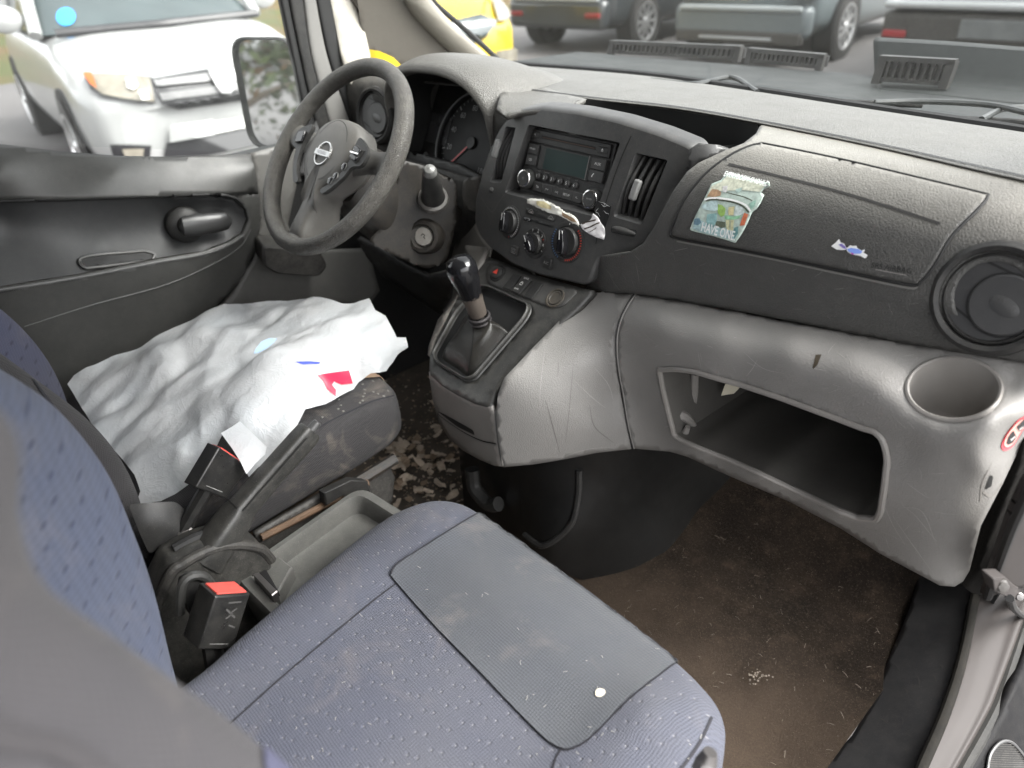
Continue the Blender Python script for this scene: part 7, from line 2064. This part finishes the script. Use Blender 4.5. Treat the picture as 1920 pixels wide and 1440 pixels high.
for sg in (1, -1):
    mb_ = rings([[WCAR.P(-1.55 + dx, sg * (.95 + .12 * math.cos(a) * k), 1.08 + .09 * math.sin(a) * k) for a in np.linspace(0, 2 * math.pi, 20)[:-1]] for dx, k in ((.09, .3), (.06, .85), (0, 1.0), (-.05, .98))])
    mesh_obj('wing_mirror', fix_normals(mb_), white, WCAR.T)
mesh_obj('wiper_cowl', tube([WCAR.P(-1.0 - .12 * abs(y), y, .995) for y in np.linspace(-.72, .72, 9)], .03, 8), WBLK, WCAR.T)

yel = paint('yellow_car_paint', (.60, .43, .02))
YC = Car('yellow_car', 'bright yellow small car parked beyond the windscreen corner', (-5.15, 3.75), -18, 3.6, 1.65,
         [(.0, .62, .24, .62), (-.05, .70, .19, .72), (-.18, .78, .18, .80), (-.5, .82, .18, .92), (-.95, .82, .18, 1.02), (-2.0, .83, .18, 1.04), (-3.3, .80, .2, 1.02), (-3.6, .70, .3, .9)], yel, roof=(.8, 1.5, .3, 1.5, .58), wheels=(-.65, -3.0), wr=.29)
yb = on_car(YC)
yb = on_car(YC, .05)
cpatch(YC, yb, [(925, -30), (948, -5), (960, 25), (945, 42), (930, 44), (922, 10)], LENS, 'headlight')
cpatch(YC, yb, [(835, 48), (900, 34), (928, 44), (905, 72), (880, 82), (850, 78)], DGLASS, 'lower_grille')
cpatch(YC, yb, [(925, 95), (970, 88), (972, 112), (930, 116)], LENS, 'fog_lamp')

gsu = paint('grey_suv_paint', (.115, .135, .14))
SUV = Car('grey_suv', 'dark grey estate car seen from its rear corner with silver bumper strip and alloy wheel', (-4.75, 11.85), 96, 4.55, 1.86,
          [(.0, .66, .3, .7), (-.1, .78, .25, .8), (-.5, .88, .22, .92), (-1.2, .92, .22, 1.02), (-2.4, .93, .22, 1.05), (-3.8, .92, .24, 1.06), (-4.3, .88, .28, 1.04), (-4.48, .84, .32, .98), (-4.55, .76, .38, .85)], gsu, roof=(1.2, 1.9, .35, 1.62, .62), wheels=(-.9, -3.75), wr=.35)
SUV.add('rear_bumper', -4.52, 0, .46, .22, 1.66, .34, simple('bumper_slate', (.10, .115, .12), .4), .08)
SUV.add('bumper_strip', -4.64, 0, .60, .06, 1.50, .06, simple('bumper_silver', (.26, .28, .28), .35))
SUV.add('lower_bumper', -4.58, 0, .30, .14, 1.56, .14, BLK_DUSTY)
SUV.add('exhaust_trim', -4.66, 0, .295, .03, .90, .035, simple('exhaust_trim_metal', (.30, .31, .31), .3, .4))
for y_ in (-.72, .72): SUV.add('tail_lamp', -4.50, y_, .78, .20, .26, .14, TAIL)
dkp = paint('dark_car_paint', (.030, .034, .036))
DC_ = Car('dark_car', 'near-black car left of the grey estate, red rear reflector showing', (-7.33, 11.4), 96, 4.5, 1.84,
          [(.0, .66, .3, .7), (-.1, .78, .25, .8), (-.5, .88, .22, .92), (-1.2, .92, .22, 1.0), (-2.4, .92, .22, 1.02), (-3.8, .92, .24, 1.02), (-4.3, .88, .28, 1.0), (-4.42, .84, .32, .95), (-4.5, .76, .38, .85)], dkp, roof=(1.2, 1.9, .4, 1.5, .60), wheels=(-.9, -3.70), wr=.34)
DC_.add('rear_bumper', -4.46, 0, .48, .2, 1.64, .36, dkp, .08)
DC_.add('bumper_strip', -4.57, 0, .66, .05, 1.5, .05, simple('bumper_silver2', (.26, .28, .28), .35))
for y_ in (-.66, .66): DC_.add('rear_reflector', -4.57, y_, .48, .04, .24, .06, TAIL)
slp = paint('silver_pickup_paint', (.36, .38, .39))
PU = Car('silver_pickup', 'silver pickup truck with dark rear bumper at the right of the windscreen', (-1.55, 11.8), 92, 5.1, 1.9,
         [(.0, .70, .35, .8), (-.15, .85, .3, .95), (-1.2, .93, .3, 1.1), (-2.6, .94, .3, 1.15), (-4.9, .94, .35, 1.12), (-5.05, .92, .38, 1.1), (-5.1, .90, .42, 1.06)], slp, roof=(1.4, 2.1, 1.9, 1.75, .66), wheels=(-1.0, -4.0), wr=.38, cat='pickup truck')
PU.add('rear_bumper', -5.18, 0, .58, .24, 1.86, .26, BLK_DUSTY, .05)
PU.add('number_plate', -5.31, 0, .59, .03, .56, .15, simple('plate_dark', (.09, .095, .095), .5, noise_amt=.4, nscale=10))
PU.add('bumper_lip', -5.20, 0, .42, .22, 1.8, .05, simple('tow_bar', (.32, .33, .33), .4, .5))
PU.add('chrome_band', -5.22, 0, .76, .22, 1.86, .06, simple('chrome_band_metal', (.34, .35, .35), .3, .4))
for y_ in (-.80, .80): PU.add('rear_reflector', -5.31, y_, .53, .03, .20, .06, TAIL)
PC_ = Car('parked_car', 'pale silver car standing behind, seen only in the wing mirror', (-3.5, -5.6), 70, 4.1, 1.74,
          [(.0, .66, .22, .60), (-.04, .74, .19, .70), (-.14, .80, .18, .78), (-.35, .85, .18, .84), (-.8, .86, .18, .93), (-1.12, .86, .18, .99), (-1.7, .87, .18, 1.0), (-2.6, .87, .18, 1.0), (-3.5, .86, .2, 1.0), (-3.9, .80, .25, .95), (-4.1, .70, .32, .85)], simple('pale_silver', (.22, .225, .225), .3, .2, .5, .5), roof=(1.0, 1.8, .4, 1.46, .58), wheels=(-.8, -3.3))
# trees behind and beside, seen in the wing mirror and the glass
LEAFM = [simple('leaf_green', (.065, .085, .030), .7, noise_amt=.4, nscale=3), simple('leaf_dark', (.040, .055, .022), .7), simple('leaf_brown', (.12, .075, .04), .8)]
BARK = simple('bark', (.085, .07, .055), .9, noise_amt=.4, nscale=20)
def tree(x, y, h, r, seed, lab, low=.28):
    rt = random.Random(seed)
    T = thing('tree', lab, 'tree', (x, y, GZ), 'trees around the car park')
    tb = bmesh.new()
    top = V((x + rt.uniform(-.3, .3), y + rt.uniform(-.3, .3), GZ + h * .8))
    tube([V((x, y, GZ - .05)), V((x + .1, y, GZ + h * .3)), top], [.20, .15, .05], 10, tb)
    tips = []
    for k in range(11):
        a = rt.uniform(0, 6.28); z0 = GZ + h * rt.uniform(low, .7)
        p0 = V((x + .1, y, z0)); p2 = p0 + V((math.cos(a), math.sin(a), rt.uniform(.35, .9))) * r * rt.uniform(.6, 1.0)
        tube([p0, p0.lerp(p2, .5) + V((0, 0, .15)), p2], [.07, .045, .015], 6, tb)
        tips += [p2, p0.lerp(p2, .6)]
    mesh_obj('trunk', tb, BARK, T)
    lf = bmesh.new()
    for t in tips + [top]:
        mi = rt.choice([0, 0, 1, 1, 2])
        for k in range(110):
            p = t + V((rt.gauss(0, 1), rt.gauss(0, 1), rt.gauss(0, .7))) * r * .26
            a = V((rt.uniform(-1, 1), rt.uniform(-1, 1), rt.uniform(-1, 1))).normalized(); b = a.orthogonal().normalized(); s = rt.uniform(.05, .12)
            lf.faces.new([lf.verts.new(p + a * s), lf.verts.new(p + b * s * .5), lf.verts.new(p - a * s), lf.verts.new(p - b * s * .5)]).material_index = mi if rt.random() < .8 else rt.choice([0, 1, 2])
    mesh_obj('crown', lf, LEAFM, T, smooth=False)
    return T
tree(-4.4, -9.5, 5.6, 2.3, 1, 'green low-branched tree reflected in the glass of the wing mirror', .06)
tree(-6.3, -8.6, 4.6, 2.0, 2, 'shorter bushy tree left of the one in the wing mirror', .05)
tree(-2.4, -10.4, 5.0, 2.2, 4, 'bushy tree right of the one in the wing mirror', .05)
tree(-13.5, -2.2, 6.0, 2.2, 3, 'tree on the grass verge behind the white car')
# close-out
for o in bpy.data.objects:
    if o.type == 'MESH' and not o.data.materials: o.data.materials.append(BLK)
